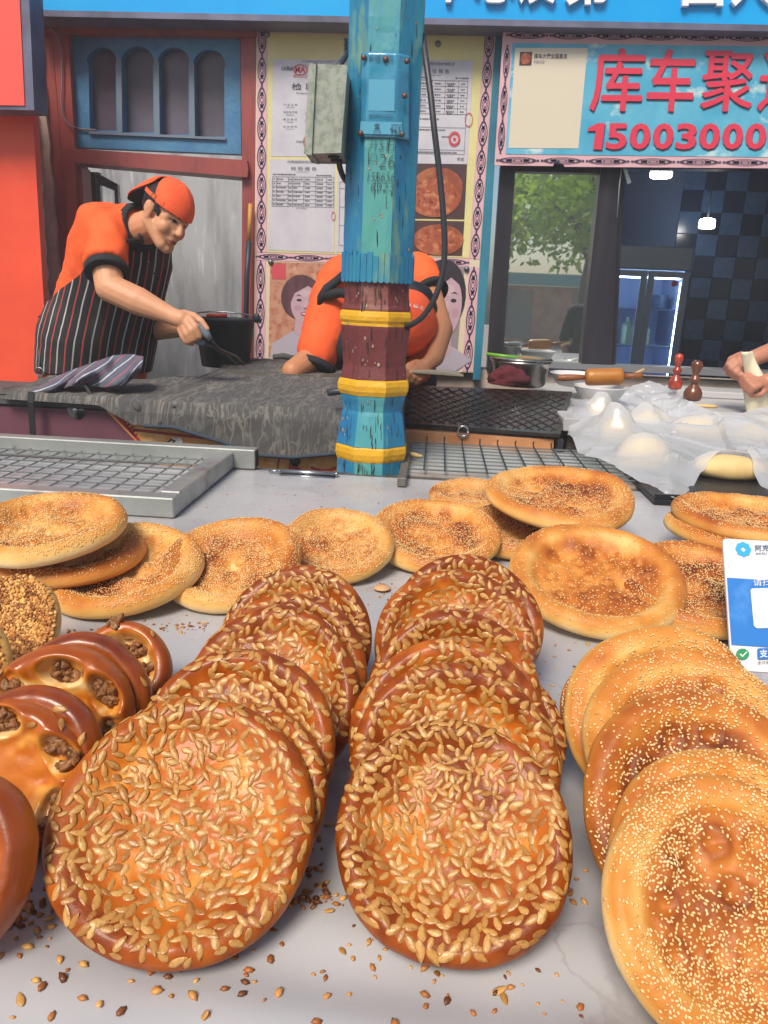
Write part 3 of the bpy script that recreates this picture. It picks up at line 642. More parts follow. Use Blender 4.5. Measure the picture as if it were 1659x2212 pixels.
# ================================================================== PILLAR
def wpx(y, hw, Y): return float(np.linalg.norm(P(829+hw, y, Y)-P(829, y, Y)))
PCX, PCY = -.184, 2.26
m_pt = mat('pillar_teal', lin('#2a86a6'), .42, var=(7, lin('#1f6ea4'), .4, .65, 5, (1, 1, .3)), var2=(16, lin('#6f9a86'), .56, .68, 8, (1, 1, .3)), bump=(38, .8, 6, (1, 1, .35)), spec=.6)
m_ptf = mat('pillar_worn_lit_teal', lin('#4f9c98'), .45, var=(6, lin('#2f88ad'), .42, .62, 6, (1, 1, .3)), var2=(18, lin('#8f8a62'), .62, .70, 8, (1, 1, .3)), bump=(38, .8, 6, (1, 1, .35)), spec=.6)  # front face: greener worn paint, its stronger light also mixed into the colour
m_pr = mat('pillar_maroon', lin('#713538'), .5, var=(8, lin('#5e2a2e'), .4, .7, 5), var2=(24, lin('#9a8078'), .68, .74, 8), bump=(40, .8, 6))
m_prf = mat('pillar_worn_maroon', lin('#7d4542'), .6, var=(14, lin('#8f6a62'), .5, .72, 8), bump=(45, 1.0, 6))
m_py = mat('pillar_yellow', lin('#d9a520'), .5, var=(26, lin('#6f8f6a'), .62, .74, 8, (1, 1, .5)), var2=(30, lin('#5f5138'), .66, .72, 8, (1, 1, .4)), bump=(45, 1.0, 6))
pil = empty('pillar', (PCX, PCY, 0), 'carved octagonal wooden pillar painted teal, maroon and yellow', 'pillar')
def sect(name, pts, m, mf=None, jit=.0012, sub=5):
    """pts: (pixel row, half width in pixels) top to bottom"""
    rows = []
    for (ya, ha), (yb_, hb) in zip(pts[:-1], pts[1:]):
        n = max(1, int(abs(yb_-ya)/18)+1)
        for k in range(n): t = k/n; rows.append((ya+(yb_-ya)*t, ha+(hb-ha)*t))
    rows.append(pts[-1]); V = []; nf = 8*sub
    for (y, hw) in rows:
        a = wpx(min(y, 1027), hw, PCY); z = P(800, y, PCY-a)[2] if y <= 1027 else 0.0
        for k in range(8):
            v0 = rad(-112.5+45*k); v1 = v0+rad(45); R = a/math.cos(rad(22.5))
            p0 = np.array([math.cos(v0), math.sin(v0)])*R; p1 = np.array([math.cos(v1), math.sin(v1)])*R
            for j in range(sub):
                q = p0+(p1-p0)*j/sub; V.append((PCX+q[0], PCY+q[1], z))
    V = np.array(V); d = n3(V, 30, 3)*jit+n3(V*[1, 1, .3], 70, 5)*jit*.7; c = V-[PCX, PCY, 0]; c[:, 2] = 0
    V = V+c/np.linalg.norm(c, axis=1)[:, None]*d[:, None]
    n = len(rows); F = []; mi = []
    for i in range(n-1):
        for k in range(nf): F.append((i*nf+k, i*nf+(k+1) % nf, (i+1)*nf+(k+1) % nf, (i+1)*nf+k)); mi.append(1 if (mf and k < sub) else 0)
    F += [tuple(range(nf)), tuple((n-1)*nf+k for k in range(nf))[::-1]]; mi += [0, 0]
    o = obj(name, V, F, [m, mf] if mf else m, pil)
    o.data.polygons.foreach_set('material_index', mi); return o
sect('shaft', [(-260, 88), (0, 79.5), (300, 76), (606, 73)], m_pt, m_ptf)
sect('collar', [(606, 67.5), (640, 67), (658, 69), (667, 72), (671, 72)], m_pr, m_prf)
sect('ring_moulding', [(671, 70), (675, 74), (684, 75.5), (693, 75), (699, 72), (705, 72)], m_py)
sect('bulb', [(705, 73), (712, 73), (760, 67.5), (792, 65.5), (800, 66.5), (822, 69)], m_pr)
sect('ring_moulding', [(822, 68), (826, 73), (836, 75), (848, 74), (857, 70)], m_py)
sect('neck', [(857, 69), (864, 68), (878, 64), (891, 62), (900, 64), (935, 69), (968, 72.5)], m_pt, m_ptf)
sect('ring_moulding', [(968, 71), (973, 74), (985, 75), (996, 73), (1001, 71)], m_py)
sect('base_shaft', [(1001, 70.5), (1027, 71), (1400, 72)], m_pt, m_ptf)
# cracks and flaked paint on the faces of the post
def onface(k, t, z, out):
    y_ = 0
    lo_, hi_ = 0.0, 1027.0
    for _ in range(30):
        md_ = (lo_+hi_)/2
        if P(800, md_, PCY-.09)[2] > z: lo_ = md_
        else: hi_ = md_
    hw_ = np.interp(lo_, [0, 300, 606, 607, 671, 712, 760, 800, 822, 857, 891, 935, 968, 1027], [79.5, 76, 73, 67.5, 72, 73, 67.5, 66.5, 69, 69, 62, 69, 72, 71]); a = wpx(lo_, hw_, PCY); v0 = rad(-112.5+45*k); R_ = a/math.cos(rad(22.5))+out
    p0 = np.array([math.cos(v0), math.sin(v0)])*R_; p1 = np.array([math.cos(v0+rad(45)), math.sin(v0+rad(45))])*R_; q_ = p0+(p1-p0)*t; return np.array([PCX+q_[0], PCY+q_[1], z])
rsp = np.random.default_rng(12); ck, fk = MB(), MB()
for n_ in range(150):
    k = int(rsp.choice([-1, 0, 1, 0])); t0 = rsp.uniform(.06, .94); yy = rsp.choice([rsp.uniform(20, 600), rsp.uniform(560, 606), rsp.uniform(618, 665), rsp.uniform(710, 815), rsp.uniform(865, 965), rsp.uniform(1003, 1026)]); z0 = P(800, yy, PCY-.09)[2]; L_ = rsp.uniform(.01, .05); wd = rsp.uniform(.0006, .0018)/.08
    zs = np.linspace(z0-L_/2, z0+L_/2, 6); ww = wd*np.array([.1, .8, 1, .9, .7, .1]); tt = t0+np.cumsum(rsp.normal(0, .008, 6))
    A_ = [onface(k, t-w_, z, .0016) for t, w_, z in zip(tt, ww, zs)]; B_ = [onface(k, t+w_, z, .0016) for t, w_, z in zip(tt, ww, zs)]; ck.add(A_+B_, [(i, i+1, 7+i, 6+i) for i in range(5)])
for n_ in range(60):
    k = int(rsp.choice([-1, 0, 1, 0])); t0 = rsp.uniform(.1, .9); yy = rsp.choice([rsp.uniform(20, 600), rsp.uniform(618, 665), rsp.uniform(710, 815), rsp.uniform(865, 965)]); z0 = P(800, yy, PCY-.09)[2]; s_ = rsp.uniform(.001, .004)
    pts = [onface(k, t0+s_*rsp.uniform(.5, 1.2)*math.cos(a)/.08, z0+s_*1.7*rsp.uniform(.5, 1.2)*math.sin(a), .0015) for a in np.linspace(0, 2*math.pi, 9)[:-1]]; fk.add(pts, [tuple(range(8))])
o = ck.build('crack', mat('crack_dark', lin('#2c3230'), .9), pil); o['kind'] = 'stuff'; o = fk.build('flake', mat('bare_wood', lin('#b99f80'), .8, var=(200, lin('#6d7a70'), .4, .6)), pil); o['kind'] = 'stuff'
# scalloped hem of the shaft
hm = MB()
za, zb2 = P(800, 548, PCY-.09)[2], P(800, 606, PCY-.09)[2]; a = wpx(606, 73.6, PCY)+.0015; R = a/math.cos(rad(22.5)); ns = 5
for k in range(8):
    v0 = rad(-112.5+45*k); v1 = v0+rad(45); p0 = np.array([math.cos(v0), math.sin(v0)])*R; p1 = np.array([math.cos(v1), math.sin(v1)])*R
    nn = (p0+p1); nn = nn/np.linalg.norm(nn); L = np.linalg.norm(p1-p0)
    for j in range(ns):
        s0, s1 = (j+.04)/ns, (j+.96)/ns; w_ = (s1-s0)*L/2; pts = []
        zt = za+.006*math.sin(j*2.3+k)
        for s_, z in ((s0, zt), (s0, zb2)): pts.append((s_, z))
        for an in np.linspace(math.pi, 2*math.pi, 7)[1:-1]: pts.append(((s0+s1)/2+math.cos(an)*(s1-s0)/2, zb2+math.sin(an)*w_*.75))
        for s_, z in ((s1, zb2), (s1, zt)): pts.append((s_, z))
        W = [np.array([*(p0+(p1-p0)*s_), z])+np.array([PCX, PCY, 0])+np.array([*nn, 0])*.002 for s_, z in pts]
        hm.plate(W, d=.007, ax=(-nn[0], -nn[1], 0))
ho = hm.build('scalloped_hem', m_pt, pil)
# handwriting in dark marker on the front face
yf = PCY-wpx(400, 75, PCY)-.002
hw = MB()
for s, x0, y0, x1, y1 in (('开', 795, 300, 815, 325), ('口', 798, 332, 812, 350), ('26', 818, 332, 852, 362), ('5日', 818, 300, 850, 326), ('155', 793, 372, 820, 392), ('656', 822, 370, 852, 392), ('6323', 800, 394, 848, 413)):
    fit_text(hw, s, [P(x0+3, y0, yf), P(x1+3, y0+1, yf), P(x1, y1+1, yf), P(x0, y1, yf)], off=(0, -.0025, 0), bold=-.018)
hw.build('handwriting', mat('marker', lin('#2a4d58'), .6), pil)
# plastic pouch nailed to the pillar
m_pouch = mat('pouch_blue', lin('#3a8fb4'), .14, spec=.7, var=(9, lin('#2c79a2'), .4, .65), bump=(14, .6, 3), coat=.6)
pou = empty('plastic_pouch', tuple(P(820, 295, yf)), 'shiny blue plastic pouch nailed to the front of the pillar', 'pouch')
us = np.linspace(0, 1, 26); vs = np.linspace(0, 1, 30); Pt = np.zeros((30, 26, 3))
for i, v in enumerate(vs):
    for j, u in enumerate(us):
        y = 112+v*184; x = (779-3*v)+u*(106+2*v); p = P(x, y+u*3, yf)
        e = abs(u-.5)*2; dx = abs(p[0]-PCX); a_ = wpx(y, 76, PCY)*.414; back = max(0, dx-a_)*.9
        Pt[i, j] = p+np.array([0, -.0025+back-.0015*math.sin(v*9+u*5)*(1-e), 0])
Pt[:, :, 1] += n2(Pt[:, :, 0].ravel(), Pt[:, :, 2].ravel(), 30, 4).reshape(30, 26)*.0015
sheet('film', Pt, m_pouch, pou, .0008)
m_pwhite = mat('pouch_white', lin('#5aa3c2'), .2, spec=.6); m_pdark = mat('pouch_ink', lin('#1f4a66'), .5)
b = MB(); b.add([P(797, 171, yf-.005), P(853, 172, yf-.005), P(852, 240, yf-.005), P(795, 239, yf-.005)], [(0, 1, 2, 3)]); b.build('pale_field', m_pwhite, pou)
b = MB(); b.add([P(779, 262, yf-.0055), P(868, 264, yf-.0055), P(867, 291, yf-.0055), P(777, 289, yf-.0055)], [(0, 1, 2, 3)]); b.build('pale_field', m_pwhite, pou)
for s_, q_, bo_ in (('新疆农信', qpx(796, 119, 850, 133, yf-.006), 0), ('支', qpx(808, 266, 821, 280, yf-.0065), .03), ('支付宝', qpx(806, 282, 823, 288, yf-.0065), 0), ('965', qpx(843, 275, 866, 289, yf-.0065), .01), ('客服热线', qpx(845, 267, 867, 273, yf-.0065), 0), ('库车县农村信用社', qpx(797, 246, 850, 255, yf-.006), 0)):
    b = MB(); fit_text(b, s_, q_, bold=bo_); b.build('printed_text', m_pdark, pou)

m_screw = mat('rusty_screw', lin('#5a5a60'), .5, metal=.6, var=(90, lin('#7a4a38'), .45, .6))
for x, y in ((786, 124), (833, 128), (879, 132), (874, 207), (779, 288), (869, 290)):
    b = MB(); b.lathe([(.0075, 0), (.007, .002), (.004, .005), (.001, .0055)], P(x, y, yf-.006), 12, axis=(0, -1, 0)); b.build('screw', m_screw, pou, True)
# junction box beside the pillar
Yb = 2.1; m_box = mat('box_grey', lin('#98a096'), .55, var=(40, lin('#7f887f'), .45, .6, 5), bump=(80, .2), spec=.4); m_boxd = mat('box_shadow_grey', lin('#6b7078'), .6)
jb = empty('junction_box', tuple(P(710, 340, Yb)), 'grey metal electrical box fixed to the left of the pillar', 'electrical box')
c = [P(680, 141, Yb), P(748, 143, Yb), P(737, 330, Yb), P(670, 329, Yb)]
b = MB(); b.plate(c, d=.16, ax=(-.02, .98, .0)); o = b.build('housing', m_box, jb)
mo = o.modifiers.new('bevel', 'BEVEL'); mo.width = .003; mo.segments = 2; mo.limit_method = 'ANGLE'
b = MB(); b.plate([P(669, 137, Yb+.004), P(683, 137, Yb-.006), P(672, 333, Yb-.006), P(658, 331, Yb+.004)], d=.15, ax=(-.02, .98, 0)); o = b.build('lid', m_box, jb)
mo = o.modifiers.new('bevel', 'BEVEL'); mo.width = .003; mo.segments = 2; mo.limit_method = 'ANGLE'
zl = P(700, 330, Yb)[2]; cb = P(705, 330, Yb)
for k in (0, 1):
    b = MB(); b.lathe([(.014, 0), (.016, .002), (.016, .004)], (cb[0]+.012, Yb+.05+k*.055, zl-.0045), 14); b.build('knockout', mat('hole_dark', (.015, .015, .02), .8), jb)
m_cable = mat('black_cable', lin('#2e3138'), .45)
def cable(name, pts, r, label):
    pts = np.array(pts, float); t = np.linspace(0, len(pts)-1, len(pts)*6)
    Q = np.array([[np.interp(k, range(len(pts)), pts[:, i]) for i in range(3)] for k in t])
    for _ in range(6): Q[1:-1] = (Q[:-2]+2*Q[1:-1]+Q[2:])/4
    b = MB(); b.tube([P(*q) for q in Q], r, 8); o = b.build(name, m_cable, smooth=True); tag(o, label, 'cable'); return o
cable('power_cable', [(752, 95, 2.35), (748, 120, 2.28), (735, 138, 2.2), (728, 150, 2.2)], .008, 'short black cable entering the top of the grey box')
cable('power_cable', [(732, 332, 2.2), (733, 360, 2.2), (742, 385, 2.24), (756, 400, 2.35)], .008, 'short black cable leaving the bottom of the grey box')
b = MB()
for k in range(5): b.tube([P(752, 88+k*6, 2.3), P(744+k % 2, 84+k*6, 2.29)], .004, 6)
b.tube([P(753, 84, 2.3), P(751, 118, 2.3)], .009, 8)
tag(b.build('cable_clamp', m_cable), 'black toothed cable clamp at the left edge of the pillar', 'clamp')
cable('hanging_cable', [(914, 78, 2.25), (920, 130, 2.2), (930, 200, 2.17), (938, 280, 2.15), (948, 360, 2.15), (957, 450, 2.15), (962, 540, 2.15), (955, 600, 2.15), (938, 650, 2.15), (912, 688, 2.17), (880, 706, 2.2), (862, 709, 2.26)], .0085, 'long black cable hanging in a curve right of the pillar')
# ================================================================== TABLE
m_board = mat('table_board', lin('#6b5a4a'), .7, var=(4, lin('#54463a'), .4, .7, 4, (.2, 1, 1)))
tb = empty('stall_table', (0, 1.2, 0), 'long wooden stall table carrying all the breads', 'table')
b = MB(); b.box((-1.75, .12, TZ-.045), (1.9, 2.135, TZ-.006)); b.build('table_top', m_board, tb)
for x in (-1.65, 1.8):
    for y in (.2, 2.05): b = MB(); b.box((x-.03, y-.03, 0), (x+.03, y+.03, TZ-.046)); b.build('leg', m_board, tb)
hg = MB(); Yh = 2.14
m_grime = mat('grimy_metal', lin('#77756f'), .5, metal=.5, var=(14, lin('#4d4a46'), .45, .65, 6))
hg.box((-.62, Yh, TZ-.04), (.6, Yh+.03, TZ+.0)); hg.build('edge_rail', m_grime, tb)
b = MB(); p = G(606, 1018, TZ+.01); b.tube([p, p+np.array([.16, 0, 0])], .0075, 10); b.tube([p+[-.035, 0, 0], p], .004, 8); b.tube([p+[.16, 0, 0], p+[.168, 0, 0]], .009, 10)
b.box((p[0], p[1]-.02, TZ+.001), (p[0]+.16, p[1]-.004, TZ+.005)); b.build('hinge', tagm, tb, True)
# vinyl cover with soft folds
def cover_z(x, y):
    z = TZ+.0025+.0016*n2(x, y, 3.0, 5, 2)
    f = np.clip((1.0-y)/.5, 0, 1)
    z = z+f*.0048*np.sin(y*62+1.6*n2(x, y, 2.2, 8)+x*2.0)*(.55+.45*n2(x, y, 2.5, 12))
    z = z+.0012*np.exp(-((x+.055+(y-1.5)*.05)/.006)**2)*(y > 1.2)
    return z
xs = np.linspace(-1.7, 1.8, 210); ys = np.linspace(.13, 2.13, 240); X, Yg = np.meshgrid(xs, ys)
Z = cover_z(X.ravel(), Yg.ravel()).reshape(X.shape)
m_vinyl = mat('vinyl', lin('#b0b0b4'), .32, var=(2.2, lin('#9c9ca2'), .4, .65, 3), var2=(1.3, lin('#8f857c'), .56, .80, 7), spec=.5, roughvar=(7, .2, .42))
t = m_vinyl.node_tree; N = t.nodes; Lk = t.links                 # printed brown marble veins
bs = N['Principled BSDF']; src = bs.inputs['Base Color'].links[0].from_socket
tcn = N.new('ShaderNodeTexCoord'); nz = N.new('ShaderNodeTexNoise'); nz.inputs['Scale'].default_value = 2.6; nz.inputs['Detail'].default_value = 7; nz.inputs['Distortion'].default_value = 1.2
Lk.new(tcn.outputs['Object'], nz.inputs['Vector']); ms = N.new('ShaderNodeMath'); ms.operation = 'SUBTRACT'; ms.inputs[1].default_value = .5; Lk.new(nz.outputs[0], ms.inputs[0])
ab = N.new('ShaderNodeMath'); ab.operation = 'ABSOLUTE'; Lk.new(ms.outputs[0], ab.inputs[0]); mr = N.new('ShaderNodeMapRange'); mr.inputs[1].default_value = 0; mr.inputs[2].default_value = .012; mr.inputs[3].default_value = .32; mr.inputs[4].default_value = 0; Lk.new(ab.outputs[0], mr.inputs[0])
nz2 = N.new('ShaderNodeTexNoise'); nz2.inputs['Scale'].default_value = 3.2; Lk.new(tcn.outputs['Object'], nz2.inputs['Vector']); mr2 = N.new('ShaderNodeMapRange'); mr2.inputs[1].default_value = .5; mr2.inputs[2].default_value = .62; Lk.new(nz2.outputs[0], mr2.inputs[0])
mu = N.new('ShaderNodeMath'); mu.operation = 'MULTIPLY'; Lk.new(mr.outputs[0], mu.inputs[0]); Lk.new(mr2.outputs[0], mu.inputs[1])
mx = N.new('ShaderNodeMix'); mx.data_type = 'RGBA'; Lk.new(mu.outputs[0], mx.inputs[0]); Lk.new(src, mx.inputs[6]); mx.inputs[7].default_value = (*lin('#6e5a54'), 1); Lk.new(mx.outputs[2], bs.inputs['Base Color'])
cv = sheet('vinyl_cover', np.stack([X, Yg, Z], -1), m_vinyl); tag(cv, 'grey marbled vinyl sheet covering the whole stall table', 'table cover')
# ================================================================== OVEN BENCH
def oz(Y): return .985+.055*(Y-2.36)
OF = 2.40
m_mar = mat('maroon_panel', lin('#6d4250'), .45, var=(3, lin('#5f3a48'), .4, .65)); m_clay = mat('oven_clay', lin('#4a443e'), .9, var=(12, lin('#78706a'), .5, .7, 6), bump=(30, .8))
m_print = mat('orange_print', lin('#dd9f58'), .4, var=(6, lin('#c47a3c'), .45, .7, 5), var2=(15, lin('#e6bd84'), .52, .7, 4)); m_pr2 = mat('red_print', lin('#a52a34'), .45)
ov = empty('oven_bench', (-.7, 2.9, 0), 'tandoor oven bench with maroon and orange printed front panels', 'oven')
b = MB(); b.plate([(-2.1, OF+.012, 0), (-.11, OF+.012, 0), (-.11, OF+.012, oz(OF)), (-2.1, OF+.012, oz(OF))], d=.34); b.build('bench_body', m_clay, ov)
b = MB(); Vt = [(-.86, 2.765, 0), (-.11, 2.765, 0), (-.11, 3.42, 0), (-.86, 3.42, 0)]
b.add([(x, y, 0) for x, y, _ in Vt]+[(x, y, oz(y)) for x, y, _ in Vt], [(0, 1, 5, 4), (1, 2, 6, 5), (2, 3, 7, 6), (3, 0, 4, 7), (4, 5, 6, 7), (3, 2, 1, 0)]); b.build('oven_body', m_clay, ov)
b = MB(); b.box((-2.15, OF-.010, oz(OF)-.022), (-.2, OF+.36, oz(OF)+.004)); b.build('bench_top', mat('worn_slate', lin('#4c4d52'), .6, var=(9, lin('#6f6660'), .5, .7, 6), bump=(30, .5)), ov)
def onf(x, y): return P(x, y, OF)
zt_ = oz(OF)-.03
xd0, xd1 = onf(228, 880)[0], onf(300, 960)[0]; za_, zc_ = zt_, onf(300, 960)[2]
sl_ = (xd1-xd0)/(za_-zc_); xdb = xd1+sl_*(zc_-.3)
b = MB(); b.plate([(-2.1, OF, .3), (xdb, OF, .3), (xd0, OF, za_), (-2.1, OF, za_)], d=.011); b.build('maroon_panel', m_mar, ov)
b = MB(); b.plate([(xdb+.001, OF, .3), (-.11, OF, .3), (-.11, OF, za_), (xd0+.001, OF, za_)], d=.011); b.build('printed_panel', m_print, ov)
m_cop = mat('copper_panel', lin('#c99468'), .4, var=(4, lin('#b57a50'), .42, .68, 4), var2=(9, lin('#d9b08a'), .55, .72, 4)); b = MB(); b.box((-.109, 2.65, .3), (P(1196, 960, 2.65)[0], 3.42, .897)); b.build('printed_panel', m_cop, ov)
pr = MB(); o1 = (0, -.002, 0)
def fp(pts): pr.add([onf(*p)+np.array(o1) for p in pts], [tuple(range(len(pts)))])
fp([(285, 925), (470, 946), (470, 952), (288, 931)]); fp([(234, 884), (244, 885), (320, 968), (312, 968)])
def arc_print(cx, cy, rx, ry, a0, a1, wd):
    an = np.linspace(rad(a0), rad(a1), 18)
    A_ = [onf(cx+rx*math.cos(a), cy+ry*math.sin(a))+np.array(o1) for a in an]; B_ = [onf(cx+(rx-wd)*math.cos(a), cy+(ry-wd)*math.sin(a))+np.array(o1) for a in an]
    n = len(an); pr.add(A_+B_, [(i, i+1, n+i+1, n+i) for i in range(n-1)])
arc_print(640, 1010, 42, 42, 150, 330, 3); arc_print(700, 960, 60, 60, 20, 120, 7); arc_print(560, 1030, 70, 60, 190, 290, 2)
for k in range(7): arc_print(300+k*13, 886+(k % 2)*14, 8, 8, 0, 340, 3); arc_print(262+k*5, 892+k*7, 7, 7, 30, 320, 2.5)
pr.build('red_ornament', m_pr2, ov)
b = MB(); b.add([onf(*p)+np.array([0, -.003, 0]) for p in [(352, 962), (366, 955), (372, 943), (380, 947), (392, 944), (396, 955), (388, 964)]], [tuple(range(7))]); b.build('white_print', mat('print_paper', lin('#d8d4d0'), .5), ov)
b = MB(); fit_text(b, '久', [onf(362, 945), onf(389, 948), onf(386, 966), onf(360, 963)], off=(0, -.0045, 0), bold=.03); b.build('dark_glyph', mat('print_brown', lin('#3a1f24'), .5), ov)
b = MB(); qf = [onf(620, 985), onf(655, 988), onf(655, 1016), onf(620, 1013)]; flat_disc(b, qf, .5, .34, .33, .32, (0, -.004, 0)); flat_poly(b, qf, [(.3, .5), (.7, .5), (.62, .95), (.38, .95)], (0, -.004, 0)); b.build('dark_glyph', mat('print_black', lin('#241c22'), .5), ov)
b = MB(); flat_poly(b, qf, [(.15, .45), (.35, .7), (.8, .8), (.95, 1), (.1, 1)], (0, -.0045, 0)); b.build('red_ornament', m_pr2, ov)
b = MB(); pc = onf(165, 886); b.lathe([(.030, 0), (.030, .003), (.012, .0035), (.012, .009), (.008, .012), (.001, .0125)], pc, 20, axis=(0, -1, 0)); b.build('washer_bolt', tagm, ov, True)
b = MB(); pc = P(1000, 931, 2.645); b.tube([pc+np.array([.018*math.cos(a), -.006, .018*math.sin(a)]) for a in np.linspace(0, 2*math.pi, 20)], .004, 6); b.build('ring_pull', tagm, ov, True)
# clay rim of the oven mouth, loose slate on the bench
rc = np.array([-.62, 3.16, oz(3.16)])
b = MB(); pr_ = []; an = np.linspace(0, 2*math.pi, 40)
b.tube([rc+np.array([.27*math.cos(a), .2*math.sin(a), .004+.055*.2*math.sin(a)]) for a in an], .022, 8); b.build('oven_rim', m_clay, ov, True)
b = MB(); b.lathe([(.2, 0), (.25, .001), (.1, .0015)], rc+np.array([0, 0, .001]), 24); b.build('oven_mouth', mat('mouth_black', (.01, .009, .008), .9), ov)
b = MB(); b.plate([G(6, 838, .995), G(60, 828, .995), G(112, 836, .995), G(60, 846, .995)], d=.012, ax=(0, 0, -1)); tag(b.build('ragged_board', m_clay), 'ragged dark scrap of board at the left end of the bench', 'board')
# dusty blanket over the oven
m_blk = bpy.data.materials.new('dusty_blanket'); m_blk.use_nodes = True; t = m_blk.node_tree; N = t.nodes; Lk = t.links; bs = N['Principled BSDF']; bs.inputs['Roughness'].default_value = .9
tcn = N.new('ShaderNodeTexCoord')
def mapped(rot, sc):
    mp = N.new('ShaderNodeMapping'); mp.inputs['Rotation'].default_value = (0, 0, rot); mp.inputs['Scale'].default_value = sc; Lk.new(tcn.outputs['UV'], mp.inputs[0]); return mp
def creases(rot, sc, scale, w0):
    mp = mapped(rot, sc); n = N.new('ShaderNodeTexNoise'); n.inputs['Scale'].default_value = scale; n.inputs['Detail'].default_value = 3; n.inputs['Distortion'].default_value = .8; Lk.new(mp.outputs[0], n.inputs['Vector'])
    a = N.new('ShaderNodeMath'); a.operation = 'SUBTRACT'; a.inputs[1].default_value = .5; Lk.new(n.outputs[0], a.inputs[0]); c = N.new('ShaderNodeMath'); c.operation = 'ABSOLUTE'; Lk.new(a.outputs[0], c.inputs[0])
    r = N.new('ShaderNodeMapRange'); r.inputs[1].default_value = 0; r.inputs[2].default_value = w0; r.inputs[3].default_value = 1; r.inputs[4].default_value = 0; Lk.new(c.outputs[0], r.inputs[0]); return r
c1 = creases(.30, (1, .22, 1), 30, .038); c2 = creases(-.42, (1, .3, 1), 24, .034)
ad = N.new('ShaderNodeMath'); ad.operation = 'MAXIMUM'; Lk.new(c1.outputs[0], ad.inputs[0]); Lk.new(c2.outputs[0], ad.inputs[1])
pn = N.new('ShaderNodeTexNoise'); pn.inputs['Scale'].default_value = 5; pn.inputs['Detail'].default_value = 5; Lk.new(tcn.outputs['UV'], pn.inputs['Vector'])
mrp = N.new('ShaderNodeMapRange'); mrp.inputs[1].default_value = .35; mrp.inputs[2].default_value = .6; mrp.inputs[3].default_value = .12; mrp.inputs[4].default_value = .42; Lk.new(pn.outputs[0], mrp.inputs[0])
mu = N.new('ShaderNodeMath'); mu.operation = 'MULTIPLY'; Lk.new(ad.outputs[0], mu.inputs[0]); Lk.new(mrp.outputs[0], mu.inputs[1])
mxa = N.new('ShaderNodeMix'); mxa.data_type = 'RGBA'; mxa.inputs[6].default_value = (*lin('#3d434b'), 1); mxa.inputs[7].default_value = (*lin('#5a554f'), 1); Lk.new(pn.outputs[0], mxa.inputs[0])
mxb = N.new('ShaderNodeMix'); mxb.data_type = 'RGBA'; Lk.new(mu.outputs[0], mxb.inputs[0]); Lk.new(mxa.outputs[2], mxb.inputs[6]); mxb.inputs[7].default_value = (*lin('#a59f98'), 1); Lk.new(mxb.outputs[2], bs.inputs['Base Color'])
bp = N.new('ShaderNodeBump'); bp.inputs['Strength'].default_value = .35; bp.inputs['Distance'].default_value = .004; Lk.new(ad.outputs[0], bp.inputs['Height']); Lk.new(bp.outputs[0], bs.inputs['Normal'])
nu, nv = 150, 120
xsu = np.linspace(-1.42, -.13, nu)
hemx = np.array([onf(x, 900)[0] for x in (-400, 230, 300, 330, 385, 430, 480, 560, 640, 735, 860)]); hemz = np.array([onf(x, y)[2] for x, y in ((0, 852), (230, 872), (300, 912), (330, 914), (385, 917), (430, 931), (480, 946), (560, 975), (640, 981), (735, 972), (860, 972))])
Pt = np.zeros((nv, nu, 3)); UV = np.zeros((nv, nu, 2))
for j, x in enumerate(xsu):
    hz = np.interp(x, hemx, hemz); back = np.interp(x, [-1.42, -1.05, -.9, -.84, -.1], [2.70, 2.74, 2.85, 3.38, 3.40]); ztop_ = oz(OF-.03)+.012
    l1 = back-(OF-.035); l2 = max(ztop_-hz, .012); ss = np.concatenate([np.linspace(0, l1, 78), l1+np.linspace(0, l2, 43)[1:]])
    for i, s_ in enumerate(ss):
        if s_ <= l1: y = back-s_; z = oz(y)+.013
        else: y = OF-.035-.012*min(1, (s_-l1)/.03); z = ztop_-(s_-l1)
        Pt[i, j] = (x, y, z); UV[i, j] = (x*1.0, s_)
nz_ = n2(Pt[..., 0].ravel()*1.0, UV[..., 1].ravel(), 5, 21, 2).reshape(nv, nu)*.010+n2((Pt[..., 0]+UV[..., 1]*1.6).ravel(), UV[..., 1].ravel()*.3, 30, 23).reshape(nv, nu)*.0022
top = np.arange(nv)[:, None] < 78
Pt[..., 2] += np.where(top, nz_+.004, 0); Pt[..., 1] -= np.where(top, 0, np.abs(nz_)*1.2)
Pt[..., 2] += np.where(top, .012*np.exp(-((Pt[..., 0]+.35)/.05)**2-((Pt[..., 1]-2.75)/.06)**2), 0)
bk = sheet('dusty_blanket', Pt, m_blk, None, .004, uv=UV); tag(bk, 'dusty dark grey blanket draped over the oven bench', 'blanket')
b = MB(); hemt = [(x, np.interp(x, xsu, Pt[-1, :, 1])-.002, np.interp(x, xsu, Pt[-1, :, 2])) for x in np.linspace(-.93, -.14, 40)]; b.tube(hemt, .007, 8); b.build('dark_hem', mat('navy_hem', lin('#2f3c4c'), .8), bk, True)
b = MB(); tp = [onf(x, y)+np.array([0, -.035-.012*math.sin(i*1.7), 0]) for i, (x, y) in enumerate(((300, 868), (312, 880), (318, 897), (330, 910), (345, 912), (360, 905), (378, 895), (392, 880), (384, 872)))]; tt = np.linspace(0, len(tp)-1, 40)
b.tube([[np.interp(k, range(len(tp)), [q[i] for q in tp]) for i in range(3)] for k in tt], .010+.004*np.sin(tt*3), 8); b.build('torn_edge', m_blk, bk, True)
b = MB(); b.ball(G(715, 848, 1.0)+np.array([0, 0, .012]), (.03, .012, .009), 10, 6); b.build('crumpled_knot', m_blk, bk, True)
b = MB(); p0 = G(590, 771, 1.05); b.tube([p0, p0+[.05, 0, .006], p0+[.13, -.03, .0]], [.012, .016, .010], 8); tag(b.build('rolled_rag', m_blk, smooth=True), 'rolled grey rag lying at the back edge of the oven', 'rag')
